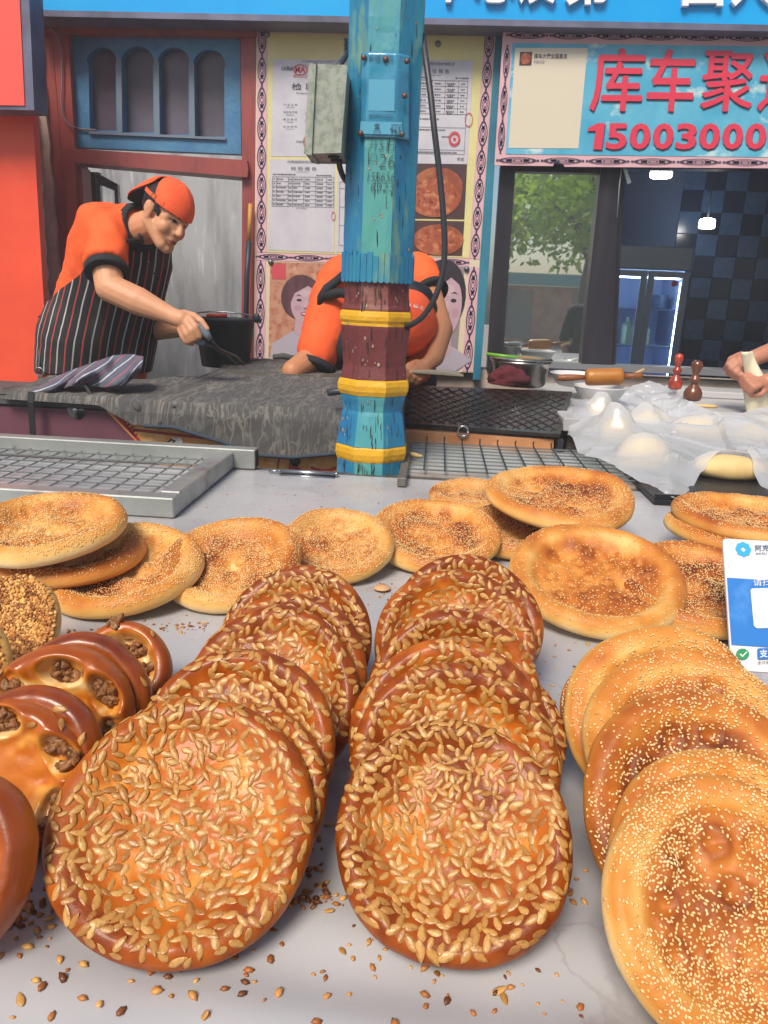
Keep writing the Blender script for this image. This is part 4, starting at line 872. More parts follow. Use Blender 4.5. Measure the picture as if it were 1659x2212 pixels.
# tongs-side handle poking out left of the pillar
b = MB(); q0 = P(708, 848, 2.32); b.tube([q0, q0+np.array([.11, .05, .012])], .011, 8); o = b.build('tool_handle', m_cable, smooth=True); tag(o, 'black tool handle poking out left of the pillar', 'tool')
# striped cloth over the corner of the bench
m_str = bpy.data.materials.new('striped_grey'); m_str.use_nodes = True
def stripes(m, basec, light, red, n, wd, dirt=None, lo=None):
    t = m.node_tree; N = t.nodes; L = t.links; bs = N['Principled BSDF']; bs.inputs['Roughness'].default_value = .85
    tc = N.new('ShaderNodeTexCoord'); sp = N.new('ShaderNodeSeparateXYZ'); nz = N.new('ShaderNodeTexNoise'); nz.inputs['Scale'].default_value = 3; L.new(tc.outputs['UV'], nz.inputs['Vector'])
    L.new(tc.outputs['UV'], sp.inputs[0])
    a1 = N.new('ShaderNodeMath'); a1.operation = 'MULTIPLY_ADD'; a1.inputs[1].default_value = n; L.new(sp.outputs[0], a1.inputs[0]); a0 = N.new('ShaderNodeMath'); a0.operation = 'MULTIPLY'; a0.inputs[1].default_value = .25; L.new(nz.outputs[0], a0.inputs[0]); L.new(a0.outputs[0], a1.inputs[2])
    cur = None
    rgb = N.new('ShaderNodeRGB'); rgb.outputs[0].default_value = (*basec, 1); cur = rgb.outputs[0]
    if dirt:
        n2_ = N.new('ShaderNodeTexNoise'); n2_.inputs['Scale'].default_value = 4; n2_.inputs['Detail'].default_value = 4; L.new(tc.outputs['UV'], n2_.inputs['Vector']); r = N.new('ShaderNodeMapRange'); r.inputs[1].default_value = .5; r.inputs[2].default_value = .75; L.new(n2_.outputs[0], r.inputs[0])
        mx = N.new('ShaderNodeMix'); mx.data_type = 'RGBA'; L.new(r.outputs[0], mx.inputs[0]); L.new(cur, mx.inputs[6]); mx.inputs[7].default_value = (*dirt, 1); cur = mx.outputs[2]
    for col, ph, per in ((light, 0, 1.0), (red, .5, 1.0)):
        ad = N.new('ShaderNodeMath'); ad.operation = 'ADD'; ad.inputs[1].default_value = ph; L.new(a1.outputs[0], ad.inputs[0]); fr_ = N.new('ShaderNodeMath'); fr_.operation = 'FRACT'; L.new(ad.outputs[0], fr_.inputs[0])
        c = N.new('ShaderNodeMath'); c.operation = 'COMPARE'; c.inputs[1].default_value = .5; c.inputs[2].default_value = wd; L.new(fr_.outputs[0], c.inputs[0])
        mx = N.new('ShaderNodeMix'); mx.data_type = 'RGBA'; L.new(c.outputs[0], mx.inputs[0]); L.new(cur, mx.inputs[6]); mx.inputs[7].default_value = (*col, 1); cur = mx.outputs[2]
    L.new(cur, bs.inputs['Base Color'])
stripes(m_str, lin('#565a6b'), lin('#b9bac4'), lin('#a0525c'), 5.5, .045)
nu, nv = 60, 30; Pt = np.zeros((nv, nu, 3)); UV = np.zeros((nv, nu, 2))
for j in range(nu):
    u = j/(nu-1)
    xt, yt = np.interp(u, [0, .2, .45, .7, .85, 1], [120, 150, 205, 250, 285, 311]), np.interp(u, [0, .2, .45, .7, .85, 1], [816, 803, 783, 768, 766, 772])
    xb_, yb2 = np.interp(u, [0, .15, .3, .5, .7, .85, 1], [60, 110, 140, 165, 225, 270, 305]), np.interp(u, [0, .15, .3, .5, .7, .85, 1], [850, 852, 840, 828, 838, 830, 800])
    for i in range(nv):
        v = i/(nv-1); x = xt*(1-v)+xb_*v; y = yt*(1-v)+yb2*v
        Pt[i, j] = P(x, y, 2.56-.10*math.sin(v*2.2)-.05*v+.022*math.sin(u*17+v*4)+.012*math.sin(u*31-v*7)); UV[i, j] = (u*.9+v*.25, v)
sc_ = sheet('striped_cloth', Pt, m_str, None, .003, uv=UV); tag(sc_, 'crumpled grey striped cloth dropped on the left bench corner', 'cloth')
b = MB(); pts = [P(66, 846, 2.36), P(66, 870, 2.345), P(68, 900, 2.35), P(71, 945, 2.355)]; b.plate([p+np.array([-.010, 0, 0]) for p in pts]+[p+np.array([.010, 0, 0]) for p in pts[::-1]], d=.003); b.build('strap', mat('black_strap', lin('#1c1d22'), .8), sc_)
b = MB(); pts = [P(184, 832, 2.42), P(196, 852, 2.40), P(230, 866, 2.40), P(262, 872, 2.41)]; b.tube(pts, .006, 6); b.build('strap', mat('dark_strap', lin('#2a2c33'), .8), sc_)
# black patterned tray on the right end of the bench
tw = [G(868, 831, 1.0), G(1236, 846, 1.0), G(1210, 938, .92), G(860, 912, .92)]
m_tray = mat('tray_black', lin('#1f1c1b'), .25, var=(7, lin('#2f2622'), .45, .7, 5), var2=(3, lin('#3a1f22'), .55, .68, 3), spec=.6); m_rid = mat('tray_ridge', lin('#3d352e'), .35, var=(30, lin('#2b2522'), .45, .6))
b = MB(); b.plate(tw, d=.012, ax=(0, 0, -1)); tr_ = b.build('baking_tray', m_tray); tag(tr_, 'black baking tray with diamond pattern right of the pillar', 'tray')
b = MB()
for k in range(-10, 24):
    for sgn in (1, -1):
        seg = []
        for tt in np.linspace(0, 1, 2):
            pass
        u0 = k/13; a_, c_ = (u0, 0.0), (u0+.55*sgn, 1.0)
        # clip to the tray
        pts = []
        for s_ in np.linspace(0, 1, 41):
            u = a_[0]+(c_[0]-a_[0])*s_; v = s_
            if .02 < u < .98 and .03 < v < .97: pts.append(quadmix(tw, u, v)+np.array([0, 0, .0008]))
        if len(pts) > 2: b.tube([pts[0], pts[-1]], .0022, 4)
ro = b.build('diamond_ridge', m_rid, tr_); ro['kind'] = 'stuff'
b = MB(); xx = tw[2]; b.box((P(1204, 950, 2.64)[0], 2.62, .3), (P(1216, 950, 2.64)[0], 2.66, .90)); b.build('corner_post', m_alu, ov)
b = MB(); pw = G(1215, 946, .98)
# ------------------------------------------------ left galvanised frame with wire mesh
m_gal = mat('galvanised', lin('#b1b5b3'), .42, metal=.55, var=(5, lin('#979c9a'), .4, .65, 5), var2=(9, lin('#8a6d70'), .6, .75, 5), roughvar=(10, .28, .55), bump=(60, .12))
gf = empty('wire_mesh_tray', (-.95, 1.9, TZ), 'galvanised square tube tray with wire mesh lying on the table', 'mesh tray')
zf = TZ+.005; xr = -.578
b = MB(); b.box((-1.7, 1.604, zf), (xr-.0, 1.652, zf+.047), .003); b.build('rail', m_gal, gf)
b = MB(); b.box((-1.7, 2.12, zf), (-.515, 2.168, zf+.058), .003); b.build('rail', m_gal, gf)
b = MB(); b.box((xr-.05, 1.653, zf), (xr-.001, 2.119, zf+.05), .003); b.build('rail', m_gal, gf)
b = MB(); b.box((-.5145, 2.125, zf+.004), (-.514, 2.164, zf+.054)); b.build('tube_mouth', mat('tube_dark', (.02, .02, .02), .8), gf)
m_wire = mat('mesh_wire', lin('#8d9390'), .35, metal=.8)
for y in np.linspace(1.70, 2.08, 7): b = MB(); b.tube([(-1.7, y, zf+.030), (xr-.051, y, zf+.030)], .0022, 5); b.build('wire', m_wire, gf)
for x in np.arange(-1.66, -.64, .052): b = MB(); b.tube([(x, 1.653, zf+.0255), (x, 2.119, zf+.0255)], .0022, 5); b.build('wire', m_wire, gf)
# ------------------------------------------------ wire rack right of the pillar
wr = empty('wire_rack', (.25, 2.4, TZ), 'wire cooling rack lying between the pillar and the dough', 'rack')
zr = TZ+.02
b = MB(); a_, c_ = G(884, 962, zr), G(866, 1040, zr); b.box((a_[0]-.012, c_[1], zr-.015), (a_[0]+.012, a_[1], zr+.010), .002); b.build('side_bar', m_grime, wr)
for y in np.linspace(2.18, 2.60, 9): b = MB(); b.tube([(a_[0]+.013, y, zr), (.62, y, zr)], .0026, 5); b.build('wire', m_wire, wr)
for x in np.arange(-.02, .62, .062): b = MB(); b.tube([(x, 2.16, zr+.005), (x, 2.60, zr+.006), (x, 2.615, zr+.016), (x, 2.603, zr+.022)], .0028, 6); b.build('wire', mat('dark_wire', lin('#4c5358'), .4, metal=.7) if x < 0 else bpy.data.materials['dark_wire'], wr, True)
b = MB(); b.box((-.09, 2.172, .72), (.70, 2.645, TZ+.006)); tag(b.build('lower_shelf', mat('shelf_metal', lin('#b4b8b8'), .45, metal=.2, var=(5, lin('#a08a7a'), .5, .7))), 'metal shelf lying below the wire rack', 'shelf')
# black trays under the dough
m_blacktray = mat('black_steel', lin('#25272c'), .4, metal=.4, var=(25, lin('#4c4138'), .55, .7))
b = MB(); b.box((.60, 1.98, TZ+.004), (1.5, 2.62, TZ+.022), .004); b.box((.60, 1.98, TZ+.0225), (1.5, 1.99, TZ+.034)); tag(b.build('dough_tray', m_blacktray), 'low black steel tray under the plastic covered dough', 'tray')
b = MB(); b.box((.66, 1.66, TZ+.005), (1.5, 1.95, TZ+.009)); rt_ = b.build('rubber_mat', mat('mat_dark', lin('#3b3733'), .7, var=(60, lin('#7a5c40'), .62, .7))); tag(rt_, 'dark grimy mat with crumbs at the right table edge', 'mat')
b = MB()
for k in range(22): b.box((.67+k*.038, 1.665, TZ+.0095), (.675+k*.038, 1.945, TZ+.013))
for k in range(8): b.box((.665, 1.67+k*.038, TZ+.0095), (1.49, 1.674+k*.038, TZ+.0125))
o = b.build('mat_rib', m_blacktray, rt_); o['kind'] = 'stuff'
# ================================================================== COUNTER on the right
m_marb = mat('marble', lin('#b9b9bb'), .35, var=(4, lin('#94939a'), .5, .7, 7)); CZ = .96
ct = MB(); ct.box((.47, 2.75, CZ-.05), (2.6, 3.93, CZ), .004); co = ct.build('kitchen_counter', m_marb); tag(co, 'pale marble counter below the shop window', 'counter')
ct = MB(); ct.box((.5, 2.8, 0), (2.55, 3.9, CZ-.051)); ct.build('counter_base', mat('counter_base', lin('#5a5048'), .7), co)
q = G(1530, 845, CZ+.03); b = MB(); b.box((q[0]-.15, q[1]-.03, CZ+.001), (q[0]+.9, q[1]+.18, CZ+.032), .004); tag(b.build('marble_sill', m_marb), 'long pale marble slab standing behind the wooden stampers', 'slab')
# steel pot, chopping board, cloth
m_steel = mat('pot_steel', lin('#b4b4b2'), .22, metal=.95, var=(6, lin('#8c8a86'), .4, .65), roughvar=(8, .15, .4))
Yp = 3.42; pc = P(1121, 832, Yp); r_ = 62*mm(Yp); zp = pc[2]; zr_ = P(1121, 778, Yp)[2]
b = MB(); b.lathe([(r_*.8, 0), (r_*.88, .012), (r_*.97, (zr_-zp)*.9), (r_*1.04, zr_-zp), (r_*.98, zr_-zp-.003), (r_*.85, .02)], (pc[0], Yp, zp), 32); o = b.build('steel_pot', m_steel, smooth=True); tag(o, 'round steel pot standing before the shop window', 'pot')
b = MB(); b.lathe([(r_*1.02, 0), (r_*1.06, .006), (r_*1.02, .012)], (pc[0], Yp, zr_+.001), 32); tag(b.build('pot_lid', m_steel, smooth=True), 'flat steel lid on the round steel pot', 'lid')
b = MB(); b.tube([P(1051, 765, Yp-.02), P(1120, 773, Yp-.05)], .008, 8); o = b.build('spatula', mat('green_plastic', lin('#6fae2f'), .35), smooth=True); tag(o, 'green handled wooden spatula lying across the steel pot', 'spatula')
b = MB(); b.plate([P(1120, 770, Yp-.06), P(1150, 771, Yp-.06), P(1188, 779, Yp-.06), P(1186, 785, Yp-.06), P(1148, 781, Yp-.06), P(1120, 777, Yp-.06)], d=.02); b.build('blade', mat('spatula_wood', lin('#b08a54'), .6), o)
def blob_cloth(c, R_, seed, amp, m, name):
    b = MB(); b.ball((0, 0, 0), 1, 40, 26); V = np.concatenate(b.V); d = 1+amp*n3(V, 1.6, seed)+amp*.6*np.abs(n3(V*[1, 1, .5], 3.6, seed+3))+amp*.25*n3(V, 8, seed+5)
    V = V*d[:, None]*np.array(R_); V[:, 2] = np.maximum(V[:, 2], -R_[2]*.55); return obj(name, V+np.asarray(c), b.F, m, None, True)
o = blob_cloth(P(1097, 817, 3.25), (40*mm(3.25), .06, 22*mm(3.25)), 4, .35, mat('maroon_cloth', lin('#6a2330'), .9, var=(14, lin('#4d1822'), .4, .65)), 'maroon_cloth'); tag(o, 'bunched up maroon cloth in front of the steel pot', 'cloth')
m_bowl = mat('white_bowl', lin('#cfcfd0'), .25, spec=.6)
def bowl(x, y, Yq, rpx, hpx, label):
    c = P(x, y, Yq); r = rpx*mm(Yq)*1.03; h = hpx*mm(Yq); b = MB(); pf = [(r*.45, 0), (r*.5, .004)]
    for k in range(1, 15): t = k/14; pf.append((r*(.5+.5*t**.6)+(.0018 if k % 2 else 0), h*t))
    pf += [(r*.97, h-.002), (r*.85, h*.55), (r*.45, h*.15)]
    b.lathe(pf, c, 36); o = b.build('bowl', m_bowl, smooth=True); tag(o, label, 'bowl', 'white ribbed bowls'); return c, r, h
Yq = 3.02
bowl(1240, 834, 3.35, 52, 28, 'white ribbed bowl half hidden behind the rolling pin handle'); c, r, h = bowl(1293, 867, Yq, 54, 33, 'white ribbed bowl directly under the rolling pin')
m_pin = mat('pin_wood', lin('#b0722a'), .4, var=(7, lin('#95591d'), .4, .7, 5, (1, 4, 4)), bump=(30, .2)); m_pinh = mat('pin_handle', lin('#8d5428'), .45, var=(9, lin('#6d3c1c'), .4, .7))
a_ = P(1264, 815, Yq); e_ = P(1346, 813, Yq); ax = (e_-a_); Ln = np.linalg.norm(ax); ax /= Ln; Rr = 18*mm(Yq)
b = MB(); b.lathe([(Rr*.3, 0), (Rr*.85, .003), (Rr*.97, .012), (Rr, .03), (Rr, Ln-.03), (Rr*.97, Ln-.012), (Rr*.85, Ln-.003), (Rr*.3, Ln)], a_, 28, axis=ax); rp = b.build('rolling_pin', m_pin, smooth=True); tag(rp, 'thick wooden rolling pin lying across the white bowl', 'rolling pin')
b = MB(); Lh = 58*mm(Yq); b.lathe([(.006, 0), (.011, .006), (.014, .03), (.013, Lh*.6), (.009, Lh-.003)], a_-ax*Lh, 14, axis=ax); b.build('handle', m_pinh, rp, True)
b = MB(); Lh = 40*mm(Yq); b.lathe([(.010, 0.002), (.013, Lh*.4), (.015, Lh*.8), (.009, Lh)], e_+ax*.001, 14, axis=ax); b.build('handle', m_pinh, rp, True)
b = MB(); b.tube([P(1362, 812, 3.1), P(1391, 798, 3.12)], .006, 8); tag(b.build('wooden_stick', mat('stick_wood', lin('#c9a77c'), .6), smooth=True), 'pale wooden stick beside the rolling pin', 'stick')
def stamper(x, yt, yb_, Yq, sc, m, label):
    c = P(x, yb_, Yq); c[2] = max(c[2], CZ+.001); H = P(x, yt, Yq)[2]-c[2]; w_ = sc*mm(Yq)
    pf = [(.62, 0), (.9, .03), (1, .1), (.98, .2), (.8, .30), (.45, .38), (.36, .42), (.5, .45), (.62, .5), (.62, .54), (.45, .59), (.34, .63), (.32, .68), (.45, .71), (.40, .73), (.55, .78), (.64, .86), (.55, .95), (.3, .99), (.02, 1)]
    b = MB(); b.lathe([(r*w_, z*H) for r, z in pf], c, 26); o = b.build('dough_stamp', m, smooth=True); tag(o, label, 'dough stamp', 'wooden dough stamps'); return o
stamper(1457, 763, 841, 3.28, 14.5, mat('stamp_red', lin('#8e2f22'), .22, coat=.5, var=(16, lin('#c04a2e'), .45, .62, 4)), 'smaller shiny red wooden dough stamp'); stamper(1494, 777, 866, 3.08, 19, mat('stamp_brown', lin('#6b3d26'), .25, coat=.4, var=(14, lin('#54301f'), .4, .7)), 'larger brown wooden dough stamp on the counter')
# dough and its plastic sheet
m_dough = mat('dough', lin('#d9bf85'), .7, var=(8, lin('#cfb075'), .4, .65), bump=(20, .1))
balls = []
def dough(x, y, Z, rx, ry, rz, label, ang=0):
    c = G(x, y, Z); b = MB(); b.ball((0, 0, 0), 1, 28, 18); V = np.concatenate(b.V); V = V*(1+.05*n3(V, 1.5, int(x)))[:, None]*[rx, ry, rz]
    V[:, 2] = np.maximum(V[:, 2], -rz*.6); ca, sa = math.cos(ang), math.sin(ang); V = V@np.array([[ca, sa, 0], [-sa, ca, 0], [0, 0, 1]]); c = c+np.array([0, 0, rz*.6])
    o = obj('dough_ball', V+c, b.F, m_dough, None, True); tag(o, label, 'dough', 'dough pieces under the plastic'); balls.append((c, rx, ry, rz, ang))
dough(1385, 1012, TZ+.024, .078, .058, .062, 'round dough piece showing under plastic at the tray front'); dough(1572, 1030, TZ+.024, .105, .06, .042, 'wide dough piece peeking out below the plastic edge'); dough(1330, 955, TZ+.045, .06, .05, .055, 'dough piece under plastic at the left back of the tray', .4)
dough(1400, 940, TZ+.05, .085, .045, .055, 'dough piece under plastic in the second row', .2); dough(1505, 955, TZ+.045, .10, .05, .055, 'dough piece under plastic behind the wide piece'); dough(1290, 915, TZ+.07, .05, .05, .05, 'rearmost dough piece under the plastic beside the bowl'); dough(1640, 965, TZ+.045, .09, .05, .055, 'dough piece under plastic at the right photo edge')
b = MB(); q = G(1525, 880, CZ); b.ball(q+np.array([0, 0, .006]), (.05, .02, .008), 14, 6); tag(b.build('dough_scrap', m_dough, smooth=True), 'flat dough scrap left on the marble before the stamps', 'dough')
def resamp(pts, n):
    pts = np.array(pts, float); d = np.concatenate([[0], np.cumsum(np.linalg.norm(np.diff(pts, axis=0), axis=1))]); t = np.linspace(0, d[-1], n); return np.stack([np.interp(t, d, pts[:, i]) for i in range(pts.shape[1])], -1)
nu, nv = 170, 110
be = resamp([G(x, y, TZ+.012) for x, y in ((1222, 962), (1262, 1010), (1330, 1037), (1400, 1060), (1452, 1090), (1484, 1072), (1508, 1045), (1548, 1036), (1604, 1038), (1640, 1066), (1672, 1075), (1780, 1045))], nu)
te = resamp([G(x, y, 1.0) for x, y in ((1240, 878), (1290, 862), (1345, 846), (1402, 826), (1440, 838), (1480, 870), (1540, 892), (1600, 900), (1659, 890), (1780, 880))], nu)
V_ = np.linspace(0, 1, nv)[:, None, None]; XY = be[None]*(1-V_)+te[None]*V_
X, Yy = XY[..., 0].ravel(), XY[..., 1].ravel(); zb_ = XY[..., 2].ravel(); Zp = zb_.copy(); vv = np.repeat(np.linspace(0, 1, nv), nu)
for c, rx, ry, rz, an in balls:
    ca, sa = math.cos(an), math.sin(an); dx, dy = X-c[0], Yy-c[1]; ex = (dx*ca+dy*sa)/(rx*1.06); ey = (-dx*sa+dy*ca)/(ry*1.06); d2 = ex**2+ey**2
    Zp = np.maximum(Zp, c[2]+rz*1.04*np.sqrt(np.clip(1-d2, 0, 1))*(d2 < 1)+(d2 >= 1)*(-.0)-(d2 >= 1)*np.clip(np.sqrt(d2)-1, 0, 9)*.020)
Zg = Zp.reshape(nv, nu)
for _ in range(7): Zg[1:-1, 1:-1] = np.maximum(Zg[1:-1, 1:-1]*.0+Zp.reshape(nv, nu)[1:-1, 1:-1]*.55+.45*.25*(Zg[:-2, 1:-1]+Zg[2:, 1:-1]+Zg[1:-1, :-2]+Zg[1:-1, 2:]), Zp.reshape(nv, nu)[1:-1, 1:-1]*0+Zg[1:-1, 1:-1]*0)
rg = lambda sc, sd: 1-np.abs(n2(X, Yy, sc, sd, 1))*2
uu = np.tile(np.linspace(0, 1, nu), nv); edge = np.clip(vv*5, 0, 1)*np.clip((1-vv)*4, 0, 1)*np.clip(uu*9, .15, 1)
Zg = Zg.ravel()+.010+(.028*np.clip(1-np.abs(n2(X*.5+Yy*.6, Yy-X*.25, 6, 31))*2, 0, 1)**3+.012*np.clip(1-np.abs(n2(X*.35-Yy*.2, Yy*.9+X*.5, 13, 33))*2, 0, 1)**3+.007*np.clip(1-np.abs(n2(X*.5+Yy*.6, Yy*.5, 30, 37))*2, 0, 1)**2)*(.16+.84*edge)+.010*n2(X, Yy, 5, 41)
Zg = np.maximum(Zg, zb_+.003)
pl_ = bpy.data.materials.new('plastic_film'); pl_.use_nodes = True; t = pl_.node_tree; bs = t.nodes['Principled BSDF']; bs.inputs['Base Color'].default_value = (.80, .83, .88, 1); bs.inputs['Roughness'].default_value = .22; bs.inputs['Specular IOR Level'].default_value = .7
trn = t.nodes.new('ShaderNodeBsdfTransparent'); trl = t.nodes.new('ShaderNodeBsdfTranslucent'); trl.inputs[0].default_value = (.8, .83, .88, 1); m1 = t.nodes.new('ShaderNodeMixShader'); m1.inputs[0].default_value = .4; m2 = t.nodes.new('ShaderNodeMixShader')
lw = t.nodes.new('ShaderNodeLayerWeight'); lw.inputs[0].default_value = .35; mr = t.nodes.new('ShaderNodeMapRange'); mr.inputs[3].default_value = .58; mr.inputs[4].default_value = .96; t.links.new(lw.outputs['Facing'], mr.inputs[0]); t.links.new(mr.outputs[0], m2.inputs[0])
t.links.new(bs.outputs[0], m1.inputs[1]); t.links.new(trl.outputs[0], m1.inputs[2]); t.links.new(trn.outputs[0], m2.inputs[1]); t.links.new(m1.outputs[0], m2.inputs[2]); t.links.new(m2.outputs[0], t.nodes['Material Output'].inputs[0])
ps_ = sheet('plastic_sheet', np.stack([X, Yy, Zg], -1).reshape(nv, nu, 3), pl_); tag(ps_, 'crumpled clear plastic sheet thrown over the dough', 'plastic sheet')
# ------------------------------------------------ payment card
cz = TZ+.004; c0 = G(1580, 1447, cz); _d = ray(1561, 1163); _k = c0[0]/_d[0]; c1_ = CAM+_d*_k
tl_ = (c1_-c0); tl_ = tl_/np.linalg.norm(tl_); cn_ = np.cross([1.0, 0, 0], tl_)
def cp(x, y): d = ray(x, y); return CAM+d*(((c0-CAM)@cn_)/(d@cn_))
O1c, O2c, O3c = (-cn_*.0015 if cn_[1] > 0 else cn_*.0015), (-cn_*.003 if cn_[1] > 0 else cn_*.003), (-cn_*.004 if cn_[1] > 0 else cn_*.004)
m_cardw = mat('card_white', lin('#d9dade'), .3, var=(14, lin('#c9c4c0'), .5, .75, 6)); m_cardb = mat('card_blue', lin('#2f78c8'), .3, var=(9, lin('#5b9ade'), .5, .68, 7), var2=(34, lin('#1c3f74'), .68, .74, 6))
Hc = np.linalg.norm(c1_-c0); Wc = .13; rc_ = .006; ex_ = np.array([1.0, 0, 0])
ro_ = [(0, 0), (Wc, 0)]+[(Wc-rc_+rc_*math.cos(a), Hc-rc_+rc_*math.sin(a)) for a in np.linspace(0, math.pi/2, 6)]+[(rc_-rc_*math.sin(a), Hc-rc_+rc_*math.cos(a)) for a in np.linspace(0, math.pi/2, 6)]
bk_ax = cn_ if cn_[1] > 0 else -cn_
def cw(u, v): return c0+ex_*u+tl_*v
b = MB(); b.plate([cw(u, v) for u, v in ro_], d=.004, ax=bk_ax); pcard = b.build('payment_card', m_cardw); tag(pcard, 'blue and white upright payment card behind the right sesame row', 'sign card')
b = MB(); v1_, v0_ = float((cp(1566, 1248)-c0)@tl_), float((cp(1578, 1393)-c0)@tl_); b.add([cw(.002, v1_)+O1c, cw(Wc, v1_)+O1c, cw(Wc, v0_)+O1c, cw(.002, v0_)+O1c], [(0, 1, 2, 3)]); b.build('blue_field', m_cardb, pcard)
b = MB(); wq = [cp(1619, 1272), cp(1760, 1268), cp(1760, 1355), cp(1627, 1358)]; flat_poly(b, wq, [(.03, 0), (1, 0), (1, 1), (.05, 1), (.02, .97), (0, .93), (0, .05), (.01, .02)], O2c); b.build('white_field', m_cardw, pcard)
b = MB(); cc = cp(1605, 1187)
m_lb = mat('logo_blue', lin('#2fa6d8'), .4)
rl_ = float(np.linalg.norm(cp(1622, 1187)-cc))*.88
fl = [cc+O1c+r*(math.cos(a)*ex_+math.sin(a)*tl_) for a, r in [(2*math.pi*k/48, rl_*(1+.13*abs(math.cos(4*2*math.pi*k/48)))) for k in range(48)]]
iv = [cc+O1c+rl_*.42*(math.cos(a)*ex_+math.sin(a)*tl_) for a in (0, math.pi/2, math.pi, 1.5*math.pi)]
b.plate(fl, [iv], d=.0006, ax=bk_ax); b.build('flower_logo', m_lb, pcard)
b = MB(); fit_text(b, '阿克苏', [cp(1630, 1178), cp(1676, 1177), cp(1676, 1190), cp(1631, 1191)], off=O1c, bold=.01); fit_text(b, 'AKSU TARIM', [cp(1631, 1194), cp(1688, 1192), cp(1688, 1197), cp(1631, 1199)], off=O1c); b.build('printed_text', mat('print_navy', lin('#33567e'), .5), pcard)
b = MB(); fit_text(b, '请扫码', [cp(1625, 1250), cp(1682, 1248), cp(1682, 1265), cp(1626, 1267)], off=O2c); b.build('printed_text', mat('print_white_ink', lin('#dfe6ee'), .5), pcard)
b = MB(); gq = [cp(1588, 1402), cp(1616, 1401), cp(1617, 1425), cp(1589, 1426)]; flat_disc(b, gq, .5, .5, .5, .5, O2c); b.build('green_badge', mat('badge_green', lin('#2c8a5a'), .4), pcard)
b = MB(); flat_poly(b, gq, [(.22, .5), (.34, .46), (.45, .62), (.82, .26), (.86, .32), (.46, .78)], O3c); b.build('check_mark', mat('check_white', lin('#d5e6da'), .4), pcard)
b = MB(); aq = [cp(1634, 1401), cp(1659, 1400), cp(1660, 1424), cp(1635, 1425)]; flat_poly(b, aq, [(.1, 0), (.9, 0), (1, .1), (1, .9), (.9, 1), (.1, 1), (0, .9), (0, .1)], O2c); b.build('blue_badge', mat('badge_blue', lin('#2a6fb8'), .4), pcard)
b = MB(); fit_text(b, '支', subq(aq, .15, .15, .85, .85), off=O3c, bold=.02); b.build('badge_glyph', mat('glyph_white', lin('#d5e0ec'), .4), pcard)
b = MB(); fit_text(b, '支付宝', [cp(1635, 1428), cp(1660, 1427), cp(1660, 1434), cp(1635, 1436)], off=O2c); b.build('printed_text', m_ink, pcard)
tb_ = cw(Wc/2, Hc*.7)+bk_ax*.0045; b = MB(); b.add([tb_-ex_*.02, tb_+ex_*.02, np.array([tb_[0]+.025, tb_[1]+.05, cz]), np.array([tb_[0]-.025, tb_[1]+.05, cz])], [(0, 1, 2, 3)]); b.build('prop', m_cardw, pcard)
# bucket on the back of the oven
Ybk = 3.24; cbk = P(487, 778, Ybk); cbk[2] = oz(Ybk)+.004; zt2 = P(487, 687, Ybk)[2]; h = zt2-cbk[2]; r0_, r1_ = 50*mm(Ybk), 63*mm(Ybk)
m_bk = mat('black_bucket', lin('#1d2830'), .5, var=(7, lin('#2c3840'), .45, .7, 5))
b = MB(); b.lathe([(r0_, 0), (r1_, h-.012), (r1_+.006, h-.010), (r1_+.006, h), (r1_-.004, h), (r0_-.004, .01)], cbk, 36); bu = b.build('bucket', m_bk, smooth=True); tag(bu, 'black rubber bucket with red grip standing behind the oven', 'bucket')
b = MB(); b.ball(cbk+np.array([r1_+.012, 0, h+.005]), (.016, .01, .02), 10, 8); b.ball(cbk+np.array([-r1_-.008, 0, h]), (.012, .01, .014), 10, 8); b.build('lug', m_bk, bu, True)
b = MB(); b.tube([cbk+np.array([r1_*math.cos(a), -r1_*.35*math.sin(a), h+.018*math.sin(a)+.008]) for a in np.linspace(0, math.pi, 16)], .003, 6); b.build('bail', tagm, bu, True)
b = MB(); g0 = P(447, 682, Ybk-.06); g1 = P(490, 682, Ybk-.06); b.tube([g0, g1], .009, 10); b.build('grip', mat('red_plastic', lin('#c2402c'), .4), bu, True)
